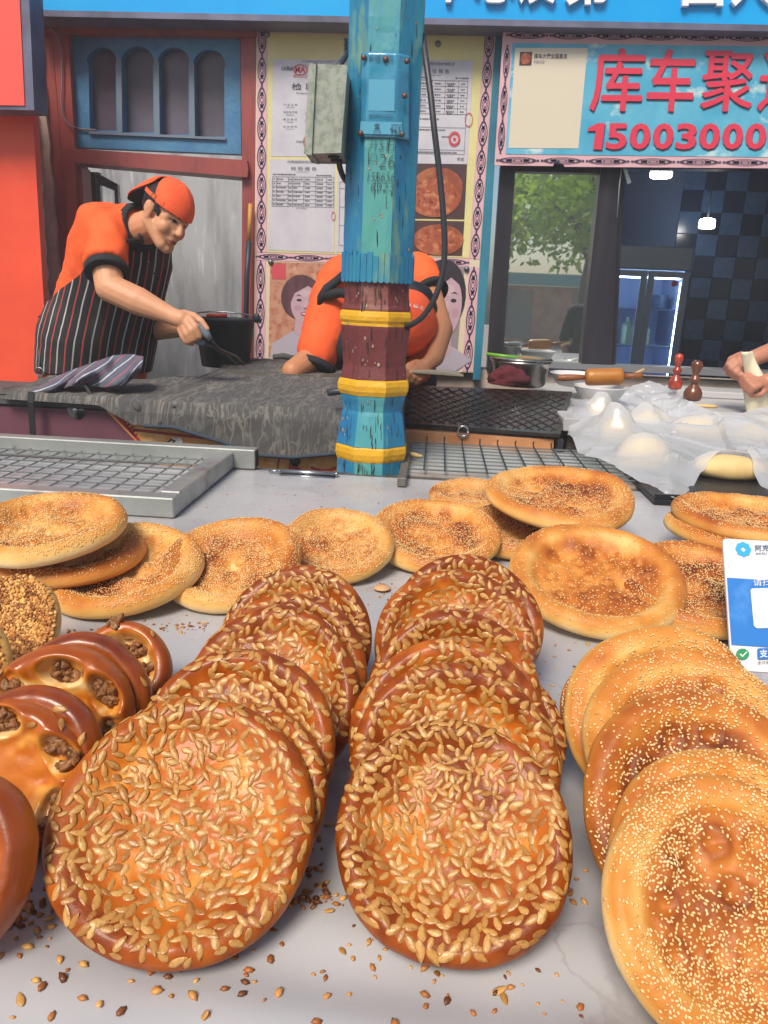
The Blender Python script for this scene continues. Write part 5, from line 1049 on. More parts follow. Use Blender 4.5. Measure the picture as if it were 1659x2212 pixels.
# ================================================================== BREADS
# name: (x, y of the lowest point on the table, radius, lean from level, turn, lift)
FIT = {'D1': (-0.1828, 0.4462, 0.1124, 0.6237, 0.1178, 0), 'D2': (-0.1775, 0.5768, 0.0989, 0.904, -0.075, -0.0005), 'D3': (-0.1684, 0.6771, 0.1002, 0.896, -0.1444, -0.0084), 'D4': (-0.1646, 0.7285, 0.0983, 0.9364, -0.1608, -0.0088), 'D5': (-0.1662, 0.8147, 0.0995, 0.9458, -0.1525, -0.0085), 'E1': (0.0325, 0.4731, 0.1015, 0.653, -0.0665, 0.0003), 'E2': (0.0398, 0.572, 0.0997, 0.9111, 0.0093, -0.0015), 'E3': (0.0357, 0.612, 0.1021, 0.9501, -0.0018, -0.002), 'E4': (0.041, 0.6997, 0.0988, 0.9572, 0.0166, -0.001), 'E5': (0.0468, 0.8215, 0.1031, 0.9157, 0.0503, -0.0083), 'E6': (0.0662, 0.8895, 0.1015, 0.912, 0.0537, -0.0087), 'C1': (0.2522, 0.4178, 0.0999, 0.6972, 0.0503, 0.0002), 'C2': (0.2624, 0.4603, 0.0993, 0.7641, 0.0263, -0.0004), 'C3': (0.2602, 0.5202, 0.1084, 0.8342, 0.0341, -0.0003), 'C4': (0.2845, 0.6107, 0.1097, 0.7608, 0.0748, -0.0012), 'C5': (0.2745, 0.6627, 0.11, 0.7949, 0.0707, -0.0012), 'F1': (-0.3623, 0.4446, 0.0727, 1.11, -0.0424, -0.0015), 'F2': (-0.3746, 0.5575, 0.0714, 1.082, 0.0641, -0.003), 'F3': (-0.3666, 0.5796, 0.073, 1.136, 0.0614, -0.0035), 'F4': (-0.3683, 0.6399, 0.079, 1.099, 0.1524, -0.0046), 'F5': (-0.3615, 0.6738, 0.0775, 1.095, 0.1477, -0.0051), 'F6': (-0.3646, 0.7808, 0.062, 0.8747, 0.0747, -0.0042), 'A1': (-0.6364, 1.04, 0.1265, 0.1484, -0.0104, 0.0836), 'A2': (-0.632, 1.059, 0.1383, 0.0156, -0.0017, 0.0418), 'A3': (-0.5303, 1.049, 0.1307, 0.2382, -0.2015, -0.0057), 'A4': (-0.3548, 1.103, 0.1216, 0.3582, -0.1871, -0.0086), 'A5': (-0.1717, 1.258, 0.1138, 0.2859, 0.0128, -0.009), 'A6': (0.0306, 1.343, 0.1346, 0.2384, 0.0996, -0.0063), 'A7': (0.1102, 1.786, 0.11, 0.0482, -0.0005, 0.0016), 'A8': (0.2817, 1.446, 0.1635, 0.1414, -0.0174, 0.0677), 'A9': (0.1963, 1.446, 0.1189, 0.174, 0.0005, -0.0001), 'A10': (0.2938, 1.093, 0.1482, 0.3192, 0.0093, -0.0008), 'A11': (0.4761, 1.124, 0.1372, 0.232, 0.0097, -0.0004), 'A12': (0.6304, 1.3, 0.1284, 0.0448, 0.0004, 0.0298), 'A13': (0.6464, 1.401, 0.1438, -0.0096, -0.0001, 0.0568), 'A14': (0.6559, 1.413, 0.1439, 0.0093, 0.0027, 0.0816), 'B1': (-0.5556, 0.8459, 0.074, 0.8955, -0.1073, -0.0009), 'C6': (0.2458, 0.7318, 0.0771, 0.709, 0.0588, -0.0011), 'B2': (-0.5508, 0.7386, 0.071, 1.059, -0.2202, -0.0011), 'D1b': (-0.1666, 0.5346, 0.0835, 0.8081, -0.14, 0.0005), 'E7': (0.0844, 0.6701, 0.0817, 0.684, 0.0357, -0.0016)}
m_sesame_b = mat('baked_crust', (1, 1, 1), .5, attr='col', bump=(140, .25, 4), spec=.35, sss=.0)
m_glaze = mat('glazed_crust', (1, 1, 1), .38, attr='col', bump=(75, .42, 6), spec=.22, coat=.16, coatrough=.12, roughvar=(55, .26, .6))
m_walcr = mat('shiny_crust', (1, 1, 1), .33, attr='col', bump=(90, .15, 4), spec=.45, coat=.3, coatrough=.1, roughvar=(40, .26, .45))
m_sesseed = mat('sesame', (1, 1, 1), .45, attr='col')
m_sun = mat('sunflower_kernel', (1, 1, 1), .36, objrand=[lin('#9e682e'), lin('#c08e4a'), lin('#ac783a'), lin('#ca9c5a'), lin('#9a6228')], var=(150, lin('#8a5c28'), .46, .72, 3), bump=(170, .35, 3), spec=.5, coat=.15)
m_sun_s = mat('sunflower_kernel_loose', (1, 1, 1), .36, attr='col', var=(150, lin('#8a5c28'), .46, .72, 3), bump=(160, .25, 3), spec=.5)
m_walnut = mat('walnut', lin('#8a5a32'), .5, var=(140, lin('#56341c'), .45, .65, 4), var2=(60, lin('#b98c5c'), .54, .7), bump=(120, .8, 4))
SUNP = dict(pr=[(0, .45), (.45, .46), (.66, .58), (.80, .92), (.89, 1.0), (.95, .90), (.99, .66), (1.0, .42), (.985, .16), (.93, .02), (.8, 0), (0, 0)])
SESP = dict(pr=[(0, .24), (.5, .25), (.66, .36), (.78, .86), (.87, 1.0), (.94, .88), (.985, .66), (1.0, .42), (.985, .18), (.92, .02), (.78, 0), (0, 0)])
WALP = dict(pr=[(0, .50), (.40, .52), (.60, .64), (.75, .95), (.86, 1.0), (.95, .80), (.99, .52), (1.0, .36), (.98, .14), (.92, .02), (.8, 0), (0, 0)])
def lerpcol(b, stops):
    x = [s[0] for s in stops]; return np.stack([np.interp(b, x, [s[1][i] for s in stops]) for i in range(3)], -1)
PAL = {
 'sesame': [(0, lin('#efd3a0')), (.2, lin('#e3b569')), (.42, lin('#cd883b')), (.62, lin('#b06323')), (.82, lin('#854017')), (1, lin('#542510'))],
 'sunflower': [(0, lin('#efcb96')), (.18, lin('#dd9a42')), (.4, lin('#bd6618')), (.62, lin('#9a480c')), (.82, lin('#743008')), (1, lin('#3d1505'))],
 'walnut': [(0, lin('#efcb90')), (.2, lin('#dc9a40')), (.42, lin('#bd6816')), (.62, lin('#9a480a')), (.82, lin('#702c06')), (1, lin('#431605'))],
 'onion': [(0, lin('#f0d9ad')), (.25, lin('#e0b468')), (.5, lin('#c68840')), (.75, lin('#9c5a26')), (1, lin('#5e2f14'))]}
class Bread: pass
def prof_curve(pr):
    q = np.array(pr, float)
    for _ in range(3):
        a, b = q[:-1], q[1:]; m = np.empty((2*len(a), 2)); m[0::2] = .75*a+.25*b; m[1::2] = .25*a+.75*b; q = np.concatenate([q[:1], m, q[-1:]])
    d = np.concatenate([[0], np.cumsum(np.hypot(np.diff(q[:, 0]), np.diff(q[:, 1])*.35))]); return q, d
def make_bread(key, style, seed, thick, hi=1.0, tone=0.0, warp=.004):
    x, y, R, th, ph, lift = FIT[key]
    B = Bread(); B.key = key; B.R = R; B.style = style; B.seed = seed; B.t = thick
    c_, s_ = math.cos(th), math.sin(th)
    e1 = np.array([math.cos(ph), math.sin(ph), 0]); e2 = np.array([-math.sin(ph)*c_, math.cos(ph)*c_, s_]); n = np.cross(e1, e2)
    cen = np.array([x, y, TZ+.004+max(lift, 0)])+e2*R*.985
    B.M = np.stack([e1, e2, n], 1); B.c = cen; B.e1, B.e2, B.n = e1, e2, n
    pr = {'sunflower': SUNP, 'sesame': SESP, 'walnut': WALP, 'onion': SUNP}[style]['pr']
    if key[0] == 'C': pr = [(0, .56), (.45, .56), (.64, .64), (.78, .92), (.87, 1.0), (.94, .90), (.985, .66), (1.0, .42), (.985, .18), (.92, .02), (.78, 0), (0, 0)]
    q, d = prof_curve(pr); itop = int(np.argmax(q[:, 0]))
    B.tr, B.tz = q[:itop+1, 0], q[:itop+1, 1]
    rs = np.random.default_rng(seed); B.rs = rs
    a0 = rs.uniform(0, 6.28, 4); am = rs.uniform(.4, 1, 4)*([.020, .017, .010, .007] if style == 'sesame' else [.014, .012, .008, .006])
    B.out = lambda t: 1+sum(am[k]*np.cos((k+2)*t+a0[k]) for k in range(4))+.005*n2(np.cos(t), np.sin(t), 6, seed)
    if style == 'walnut':
        ns = 5; ang = rs.uniform(0, 6.28)+np.arange(ns)*2*math.pi/ns+rs.uniform(-.12, .12, ns)
        B.slits = [(R*.48*math.cos(a), R*.48*math.sin(a), a+rs.uniform(-.25, .25)) for a in ang]
        if key == 'F2': B.slits = [(.050, .022, .9), (.050, -.030, -.2), (-.012, .050, 1.6), (-.05, 0, 0), (-.01, -.05, 1.2)]
        if key == 'F4': B.slits = [(.050, .026, .6), (.004, .050, 1.5), (.058, -.016, -.2), (-.045, .03, .3), (-.03, -.04, 1)]
    B.stamps = []
    for _ in range(200):
        a_, r_ = rs.uniform(0, 6.28), R*.66*math.sqrt(rs.uniform(0, 1)); q_ = (r_*math.cos(a_), r_*math.sin(a_))
        if all(math.hypot(q_[0]-u[0], q_[1]-u[1]) > .031 for u in B.stamps): B.stamps.append(q_)
    wp = rs.uniform(-1, 1, 3)*warp
    def hfun(px, py, parts=False):
        t = np.arctan2(py, px); rho = np.hypot(px, py)/(R*B.out(t))
        z = np.interp(np.clip(rho, 0, 1), B.tr, B.tz)*thick
        inn = np.clip((.80-rho)/.2, 0, 1); rim = np.clip(1-np.abs(rho-.87)/.16, 0, 1)
        if style == 'sesame':
            pit = n2(px, py, 42, seed+1); lump = n2(px, py, 20, seed+2); fine = n2(px, py, 95, seed+6)
            lk = .55 if key[0] == 'C' else 1.0; h = inn*(.0060*lump*lk+.0058*pit*lk+.0016*fine)+rim*(.0070*n2(px, py, 14, seed+3)+.0022*n2(px, py, 38, seed+5))
            for (cx_, cy_) in B.stamps:
                d_ = np.hypot(px-cx_, py-cy_); h = h+.0016*np.exp(-((d_-.0115)/.0032)**2)-.0030*np.exp(-(d_/.0045)**2)
            pat = np.abs(np.sin(rho*17+n2(px, py, 9, seed+4)*2.2)); h = h-inn*.0018*(1-pat)**2
        elif style in ('sunflower', 'onion'):
            lump = n2(px, py, 24, seed+2); pit = n2(px, py, 52, seed+1)
            h = inn*(.0048*lump+.0024*pit+.0012*n2(px, py, 120, seed+7))+rim*(.0034*n2(px, py, 17, seed+3)+.0008*n2(px, py, 90, seed+8))
        else:
            lump = n2(px, py, 60, seed+2); pit = n2(px, py, 110, seed+1)
            ring = np.exp(-((rho-.5)/.24)**2); h = .0024*lump*ring+.0016*pit*ring+.0016*n2(px, py, 16, seed+3)
            B_s = np.zeros_like(px)
            for sx, sy, a in B.slits:
                dx, dy = px-sx, py-sy; u = dx*math.cos(a)+dy*math.sin(a); v = -dx*math.sin(a)+dy*math.cos(a)
                dd = np.sqrt((u/.0135)**2+(v/.022)**2); B_s = np.maximum(B_s, np.clip(1.25-dd, 0, 1)); h = h-.013*np.clip((1.12-dd)/.35, 0, 1)+.002*np.exp(-((dd-1.25)/.2)**2)
        h = h*np.clip((1.0-rho)/.12, 0, 1)+z+(wp[0]*(px**2-py**2)+wp[1]*px*py*2)/R**2
        if parts: return h, rho, lump, pit, (B_s if style == 'walnut' else None)
        return h
    B.h = hfun
    nt_, nr = int(170*hi), int(64*hi)
    dd = np.linspace(0, d[-1], nr); pr_ = np.stack([np.interp(dd, d, q[:, 0]), np.interp(dd, d, q[:, 1])], -1)
    T = np.linspace(0, 2*math.pi, nt_, endpoint=False)
    rho = pr_[1:-1, 0][:, None]*np.ones(nt_); tt = np.ones((nr-2, 1))*T
    rr = rho*R*B.out(T)[None]; px, py = (rr*np.cos(tt)).ravel(), (rr*np.sin(tt)).ravel()
    ctop = dd[1:-1] <= np.interp(itop, np.arange(len(d)), d); istop = np.repeat(ctop, nt_)
    h, rh, lump, pit, slit = hfun(px, py, True)
    zb = np.repeat(pr_[1:-1, 1], nt_)*thick+(wp[0]*(px**2-py**2)+wp[1]*px*py*2)/R**2
    zz = np.where(istop, h, zb)
    V = np.stack([px, py, zz], -1)
    ctr = hfun(np.zeros(1), np.zeros(1))[0]
    V = np.concatenate([V, [[0, 0, ctr], [0, 0, 0]]])
    N0 = (nr-2)*nt_
    idx = np.arange(N0).reshape(nr-2, nt_); a, b = idx[:-1], idx[1:]
    qd = np.stack([a, b, np.roll(b, -1, 1), np.roll(a, -1, 1)], -1).reshape(-1, 4)
    # --- how far each spot is baked
    big = n2(px, py, 9, seed+9); med = n2(px, py, 30, seed+11); fine = n2(px, py, 120, seed+12)
    inn = np.clip((.82-rh)/.2, 0, 1); rim = np.exp(-((rh-.88)/.07)**2); side = np.where(istop, np.clip((rh-.955)/.05, 0, 1), 1)
    if style == 'sesame':
        st_ = 0
        for (cx_, cy_) in B.stamps:
            d_ = np.hypot(px-cx_, py-cy_); st_ = st_+np.exp(-((d_-.0115)/.0035)**2)-.5*np.exp(-(d_/.004)**2)
        kk = .5 if key[0] == 'C' or key == 'A10' else .85
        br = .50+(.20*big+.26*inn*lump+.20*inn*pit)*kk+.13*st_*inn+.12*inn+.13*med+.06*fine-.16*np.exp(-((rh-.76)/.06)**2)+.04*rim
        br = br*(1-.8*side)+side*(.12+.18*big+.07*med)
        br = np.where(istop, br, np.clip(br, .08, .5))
    elif style == 'sunflower':
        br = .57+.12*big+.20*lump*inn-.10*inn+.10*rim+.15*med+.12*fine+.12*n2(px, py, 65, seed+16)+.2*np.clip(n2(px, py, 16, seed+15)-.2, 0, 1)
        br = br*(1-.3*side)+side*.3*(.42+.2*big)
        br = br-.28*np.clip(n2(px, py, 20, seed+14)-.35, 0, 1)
    elif style == 'onion':
        br = .30+.15*big+.2*med+.1*fine+.1*rim; br = br*(1-.9*side)+side*.03
    else:
        ring = np.exp(-((rh-.52)/.20)**2)
        br = .62+.14*big+.07*med+.14*rim-.20*ring-.24*ring*np.clip(lump*1.5, -.3, 1)-.22*ring*np.clip(pit*1.6, -.4, 1)
        br = br+.04*fine
        if slit is not None: br = br-.48*np.clip(slit*2.2, 0, 1)*np.clip(1.5-slit*2.0, 0, 1)
        br = br*(1-.1*side)
    br = np.clip(br+tone, 0, .80 if style == 'sunflower' else 1)
    br = np.concatenate([br, [br[0], .2]])
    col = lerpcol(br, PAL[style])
    Fl = [tuple(f) for f in qd]
    tri0 = [(N0, int(idx[0, k]), int(idx[0, (k+1) % nt_])) for k in range(nt_)]; tri1 = [(N0+1, int(idx[-1, (k+1) % nt_]), int(idx[-1, k])) for k in range(nt_)]
    W = V@B.M.T+cen
    me = mesh_data('crust', V, np.concatenate([qd, np.array([(t[0], t[1], t[2], t[2]) for t in []], int).reshape(-1, 4)]) if False else qd, True, col)
    # caps
    import bmesh
    bm = bmesh.new(); bm.from_mesh(me); bm.verts.ensure_lookup_table()
    for t3 in tri0+tri1:
        f = bm.faces.new([bm.verts[i] for i in t3]); f.smooth = True
    bmesh.ops.recalc_face_normals(bm, faces=bm.faces); bm.to_mesh(me); bm.free()
    nm = {'sesame': 'sesame_flatbread', 'sunflower': 'sunflower_flatbread', 'walnut': 'walnut_bread', 'onion': 'onion_flatbread'}[style]
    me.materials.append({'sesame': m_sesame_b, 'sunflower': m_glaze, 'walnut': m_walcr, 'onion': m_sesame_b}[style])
    o = bpy.data.objects.new(nm, me); COL.objects.link(o)
    mw = Matrix.Identity(4)
    for i in range(3):
        for j in range(3): mw[i][j] = B.M[i][j]
        mw[i][3] = cen[i]
    o.matrix_world = mw; B.o = o; return B
def normals(B, px, py):
    e = .0012; hx = (B.h(px+e, py)-B.h(px-e, py))/(2*e); hy = (B.h(px, py+e)-B.h(px, py-e))/(2*e)
    n = np.stack([-hx, -hy, np.ones_like(hx)], -1); return n/np.linalg.norm(n, axis=1)[:, None]
def frames(nrm, ang, tilt=None):
    a = np.stack([np.cos(ang), np.sin(ang), np.zeros_like(ang)], -1); a = a-nrm*np.sum(a*nrm, 1)[:, None]; a /= np.linalg.norm(a, axis=1)[:, None]
    b = np.cross(nrm, a)
    if tilt is not None:
        c, s = np.cos(tilt)[:, None], np.sin(tilt)[:, None]; a, nrm = a*c+nrm*s, nrm*c-a*s
    return np.stack([a, b, nrm], 2)           # columns
# seed shapes: x long axis
def kernel(L, W, H, nu=6, stations=(0, .3, .72, 1.0), prof=(0, .9, .8, 0)):
    V = []; F = []; n = len(stations)
    for s, p in zip(stations, prof):
        if p == 0: V.append(((s-.45)*L, 0, 0))
        else:
            for k in range(nu): a = 2*math.pi*k/nu; V.append(((s-.45)*L, math.cos(a)*p*W/2, math.sin(a)*p**.7*H/2))
    for k in range(nu):
        F.append((0, 1+(k+1) % nu, 1+k))
        for i in range(n-3): b0, b1 = 1+i*nu, 1+(i+1)*nu; F.append((b0+k, b0+(k+1) % nu, b1+(k+1) % nu, b1+k))
        F.append((1+(n-3)*nu+k, 1+(n-3)*nu+(k+1) % nu, 1+(n-2)*nu))
    return np.array(V), F
def sunkernel(L, W, H):
    """flat teardrop: blunt tail, pointed tip, keel along the middle, sharp rim"""
    st = ((0, .34), (.10, .74), (.30, 1.0), (.55, .93), (.78, .58), (.93, .20)); cs = ((-1, 0), (-.62, .66), (0, 1.0), (.62, .66), (1, 0), (0, -.5)); V = []; F = []; nu = len(cs)
    for s, p in st:
        for y, z in cs: V.append(((s-.45)*L, y*p*W/2, z*p**.6*H*.62))
    V += [((-.03-.45)*L, 0, 0), ((1.0-.45)*L, 0, -.05*H)]; n = len(st); a, b = n*nu, n*nu+1
    for i in range(n-1):
        for k in range(nu): F.append((i*nu+k, i*nu+(k+1) % nu, (i+1)*nu+(k+1) % nu, (i+1)*nu+k))
    for k in range(nu): F.append((a, (k+1) % nu, k)); F.append(((n-1)*nu+k, (n-1)*nu+(k+1) % nu, b))
    return np.array(V), F
SUNM = []
for k, (L, W, H) in enumerate(((.0145, .0069, .0019), (.0136, .0066, .0018), (.0154, .0070, .0020), (.0124, .0068, .0018), (.0142, .0061, .0020))):
    V, F = sunkernel(L, W, H); me = mesh_data('sunflower_seed', V, F, True); me.materials.append(m_sun); me.edges.foreach_set('use_edge_sharp', [any(e.vertices[q] % 6 in (0, 4) for q in (0, 1)) and (e.vertices[0] % 6 == e.vertices[1] % 6) for e in me.edges]) if 'use_edge_sharp' in me.edges[0].bl_rna.properties else None; SUNM.append((V, F, me))
def thrown(B, n, dmin, dens, rmax=.97, tries=14000):
    rs = B.rs; t = rs.uniform(0, 2*math.pi, tries); r = np.sqrt(rs.uniform(0, rmax**2, tries)); R = B.R*B.out(t)
    px, py = r*np.cos(t)*R, r*np.sin(t)*R; keep = rs.uniform(0, 1, tries) < dens(r, px, py); px, py = px[keep], py[keep]
    cell = {}; ox = []; oy = []
    for a, b in zip(px, py):
        i, j = int(a//dmin), int(b//dmin); ok = True
        for di in (-1, 0, 1):
            for dj in (-1, 0, 1):
                for (c, d) in cell.get((i+di, j+dj), ()):
                    if (a-c)**2+(b-d)**2 < dmin*dmin: ok = False; break
                if not ok: break
            if not ok: break
        if ok:
            cell.setdefault((i, j), []).append((a, b)); ox.append(a); oy.append(b)
            if len(ox) >= n: break
    return np.array(ox), np.array(oy)
ALLB = []
def occluded(p, me_key):
    """seen from the photograph's place: is the point behind another bread?"""
    d = p-CAM; out = np.zeros(len(p), bool)
    for B in ALLB:
        if B.key == me_key: continue
        dn = d@B.n; t = ((B.c+B.n*B.t*.5-CAM)@B.n)/dn; q = CAM+d*t[:, None]-B.c
        out |= (t > 0) & (t < .985) & (np.hypot(q@B.e1, q@B.e2) < B.R*.96)
    return out
def inframe(p):
    d = p-CAM; z = d@fw; x = CX+FPX*(d@rt)/z; y = CY-FPX*(d@up)/z
    return (x > -25) & (x < 1684) & (y < 2235)
def add_sunflower(B, n, dmin=.0068, dens=None, limit=300):
    px, py = thrown(B, n, dmin, dens or (lambda r, a, b: np.clip(1.30-1.25*np.clip((r-.60)/.33, 0, 1)+.55*n2(a, b, 22, B.seed+20), .10, 1)))
    nr = normals(B, px, py); ang = B.rs.uniform(0, 6.28, len(px)); tl = B.rs.normal(0, .05, len(px)); Fm = frames(nr, ang, tl)
    pos = np.stack([px, py, B.h(px, py)], -1)+nr*(B.rs.uniform(-.0003, .0003, len(px)))[:, None]
    W = pos@B.M.T+B.c; vis = ~occluded(W, B.key) & inframe(W); dist = np.linalg.norm(W-CAM, axis=1)
    order = np.argsort(np.where(vis, dist, 99)); chosen = [k for k in order[:limit] if vis[k]]
    rest = [k for k in range(len(px)) if k not in set(chosen)]
    sz = B.rs.uniform(.8, 1.12, len(px)); kind = B.rs.integers(0, len(SUNM), len(px))
    for k in chosen:
        o = bpy.data.objects.new('sunflower_seed', SUNM[kind[k]][2]); m = Matrix.Identity(4)
        for i in range(3):
            for j in range(3): m[i][j] = Fm[k][i][j]*sz[k]
            m[i][3] = pos[k][i]
        COL.objects.link(o); o.parent = B.o; o.matrix_basis = m
    if rest:
        Vs, Fs, o_ = [], [], 0
        for k in rest:
            V, F, _ = SUNM[kind[k]]; Vs.append(V*sz[k]@Fm[k].T+pos[k]); Fs += [tuple(i+o_ for i in f) for f in F]; o_ += len(V)
        cs_ = lerpcol(B.rs.uniform(0, 1, len(rest)), [(0, lin('#a06a30')), (.25, lin('#c2904a')), (.5, lin('#ae7a3a')), (.75, lin('#cc9e5a')), (1, lin('#9c6428'))])
        me = mesh_data('sunflower_seed', np.concatenate(Vs), Fs, True, np.repeat(cs_, [len(v) for v in Vs], axis=0)); me.materials.append(m_sun_s)
        o = bpy.data.objects.new('sunflower_seed', me); COL.objects.link(o); o.parent = B.o; o['kind'] = 'stuff'
    return len(chosen)
SESV, SESF = kernel(.0033, .0021, .0013, 5, (0, .3, .72, 1.0), (0, .9, .8, 0))
SESF = np.array([f if len(f) == 4 else (*f, f[2]) for f in SESF])
def scatter_mesh(name, V0, F0, pos, Fm, sz, m, parent, cols, kind='stuff'):
    n = len(pos); V = np.einsum('nij,kj->nki', Fm, V0)*sz[:, None, None]+pos[:, None, :]; nv_ = len(V0)
    # faces: quads and triangles as triangles
    tri = []
    for f in F0:
        f = list(dict.fromkeys(int(i) for i in f)); tri += [(f[0], f[i], f[i+1]) for i in range(1, len(f)-1)]
    tri = np.array(tri); F = (tri[None]+np.arange(n)[:, None, None]*nv_).reshape(-1, 3)
    me = mesh_data(name, V.reshape(-1, 3), F, True, np.repeat(cols, nv_, axis=0)); me.materials.append(m)
    o = bpy.data.objects.new(name, me); COL.objects.link(o)
    if parent is not None: o.parent = parent
    if kind: o['kind'] = kind
    return o
def add_sesame(B, n, dens=None, size=1.0):
    px, py = thrown(B, n, .0021, dens or (lambda r, a, b: np.clip(.75-np.clip(r-.6, 0, 1)*1.1+.9*n2(a, b, 16, B.seed+20, 2), .05, 1)), .985, 14000)
    nr = normals(B, px, py); Fm = frames(nr, B.rs.uniform(0, 6.28, len(px)), B.rs.normal(0, .15, len(px))); pos = np.stack([px, py, B.h(px, py)], -1)+nr*.0005
    tone = B.rs.uniform(0, 1, len(px)); col = lerpcol(tone, [(0, lin('#c99552')), (.3, lin('#dfb878')), (1, lin('#efd5a2'))])
    scatter_mesh('sesame_seed', SESV, SESF, pos, Fm, B.rs.uniform(.85, 1.12, len(px))*size, m_sesseed, B.o, col)
def lump_mesh(name, R_, seed, m, nu=14, nv=9, amp=.35, fr=2.2):
    b = MB(); b.ball((0, 0, 0), 1, nu, nv); V = np.concatenate(b.V); V = V*(1+amp*n3(V, fr, seed)+amp*.5*np.abs(n3(V, fr*2.6, seed+2)))[:, None]*np.array(R_)
    me = mesh_data(name, V, b.F, True); me.materials.append(m); return me
WALM = [lump_mesh('walnut_piece', (.0075, .0052, .0042), k*7+1, m_walnut, 14, 9, .5, 2.6) for k in range(5)]
def add_walnut(B):
    for (sx, sy, a) in B.slits:
        for k in range(11):
            u, v = B.rs.uniform(-.0065, .0065), B.rs.uniform(-.0145, .0145); x = sx+u*math.cos(a)-v*math.sin(a); y = sy+u*math.sin(a)+v*math.cos(a)
            z = float(B.h(np.array([x]), np.array([y]))[0])+.002
            o = bpy.data.objects.new('walnut_piece', WALM[int(B.rs.integers(0, 5))]); COL.objects.link(o); o.parent = B.o; o.location = (x, y, z); o.rotation_euler = B.rs.uniform(0, 6.28, 3)
    px, py = thrown(B, 5, .02, lambda r, a, b: (r > .6)*1.0); nr = normals(B, px, py); Fm = frames(nr, B.rs.uniform(0, 6.28, len(px))); pos = np.stack([px, py, B.h(px, py)], -1)+nr*.0008
    for k in range(len(px)):
        o = bpy.data.objects.new('sunflower_seed', SUNM[k % 5][2]); m = Matrix.Identity(4)
        for i in range(3):
            for j in range(3): m[i][j] = Fm[k][i][j]
            m[i][3] = pos[k][i]
        COL.objects.link(o); o.parent = B.o; o.matrix_basis = m
T = []
def plan(*a, **k): T.append((a, k))
SG, EG, CG, AG, FG = 'left row of sunflower seed breads', 'middle row of sunflower seed breads', 'right row of leaning sesame breads', 'sesame breads lying across the back of the table', 'left row of walnut breads'
plan('D5', 'sunflower', 105, .027, 'rearmost sunflower seed bread of the left row, behind four others', SG, tone=0.07)
plan('D4', 'sunflower', 104, .025, 'mostly hidden sunflower seed bread, second from the back of the left row', SG, tone=0.08)
plan('D3', 'sunflower', 103, .026, 'half covered sunflower seed bread in the middle of the left row', SG, tone=0.05)
plan('D2', 'sunflower', 102, .027, 'sunflower seed bread leaning just behind the two front ones of the left row', SG, tone=0.06)
plan('D1b', 'sunflower', 106, .025, 'sunflower seed bread of which only a right sliver shows behind the biggest front one', SG, tone=0.08)
plan('D1', 'sunflower', 101, .027, 'large pale tan sunflower seed bread lying foremost in the left row', SG)
plan('E6', 'sunflower', 116, .026, 'rearmost dark sunflower seed bread of the middle row below the flat sesame breads', EG, tone=.12)
plan('E5', 'sunflower', 115, .027, 'second rearmost sunflower seed bread of the middle row with torn pale edge', EG, tone=.06)
plan('E4', 'sunflower', 114, .027, 'sunflower seed bread with dark glazed rim in the middle of the middle row', EG, tone=0.05)
plan('E7', 'sunflower', 117, .024, 'sunflower seed bread of which only a right edge shows in the middle row', EG, tone=0.08)
plan('E3', 'sunflower', 113, .026, 'thin visible sunflower seed bread third from the front of the middle row', EG, tone=0.03)
plan('E2', 'sunflower', 112, .027, 'sunflower seed bread directly behind the dark front one of the middle row', EG, tone=-.03)
plan('E1', 'sunflower', 111, .029, 'dark shiny sunflower seed bread lying foremost in the middle row', EG, tone=.14)
plan('C6', 'sesame', 126, .026, 'small dark sesame bread edge at the left back of the right row', CG, tone=.2)
plan('C5', 'sesame', 125, .028, 'rearmost golden sesame bread of the right row next to the payment card', CG)
plan('C4', 'sesame', 124, .030, 'pale edged sesame bread second from the back of the right row', CG, tone=-.05)
plan('C3', 'sesame', 123, .028, 'dark brown rimmed sesame bread in the middle of the right row', CG, tone=.13)
plan('C2', 'sesame', 122, .028, 'narrow sesame bread showing just behind the foremost one of the right row', CG, tone=.02)
plan('C1', 'sesame', 121, .030, 'big pale golden sesame bread lying foremost at the lower right corner', CG, tone=-.03)
plan('F6', 'walnut', 136, .030, 'rearmost walnut bread with a walnut piece on its top edge', FG, tone=-.05)
plan('F5', 'walnut', 135, .032, 'plain shiny walnut bread rim second from the back of the walnut row', FG, tone=.06)
plan('F4', 'walnut', 134, .033, 'walnut bread with three open nut filled holes showing on its face', FG)
plan('F3', 'walnut', 133, .031, 'thin visible shiny bread with a sunflower seed on its rim in the walnut row', FG, tone=.04)
plan('F2', 'walnut', 132, .033, 'walnut bread with two nut filled holes beside the big sunflower bread', FG)
plan('F1', 'walnut', 131, .034, 'foremost dark walnut bread cut off by the left photo edge', FG, tone=.04)
plan('A2', 'sesame', 142, .032, 'sesame bread sandwiched second from top of the left stack', AG, tone=-.02)
plan('A1', 'sesame', 141, .034, 'pale sesame bread on top of the left stack below the steel frame', AG, tone=-.09)
plan('A3', 'sesame', 143, .038, 'pale thick rimmed sesame bread at the bottom of the left stack', AG, tone=-.09)
plan('A4', 'sesame', 144, .035, 'sesame bread with wavy rim right of the left stack', AG, tone=-.04)
plan('A5', 'sesame', 145, .034, 'sesame bread lying behind the rear of the left sunflower row', AG, tone=-.03)
plan('A6', 'sesame', 146, .034, 'seed covered sesame bread behind the rear of the middle sunflower row', AG, tone=.03)
plan('A7', 'sesame', 147, .029, 'small sesame bread farthest back near the wire rack', AG, tone=0)
plan('A9', 'sesame', 149, .033, 'shaded sesame bread pinned under the large top bread at the back', AG, tone=.12)
plan('A8', 'sesame', 148, .036, 'large sesame bread resting raised on others in front of the wire rack', AG, tone=.0)
plan('A10', 'sesame', 150, .038, 'large round sparsely seeded sesame bread tilted toward the viewer', AG, tone=-.02)
plan('A11', 'sesame', 151, .033, 'brown sesame bread lying behind the payment card', AG, tone=.12)
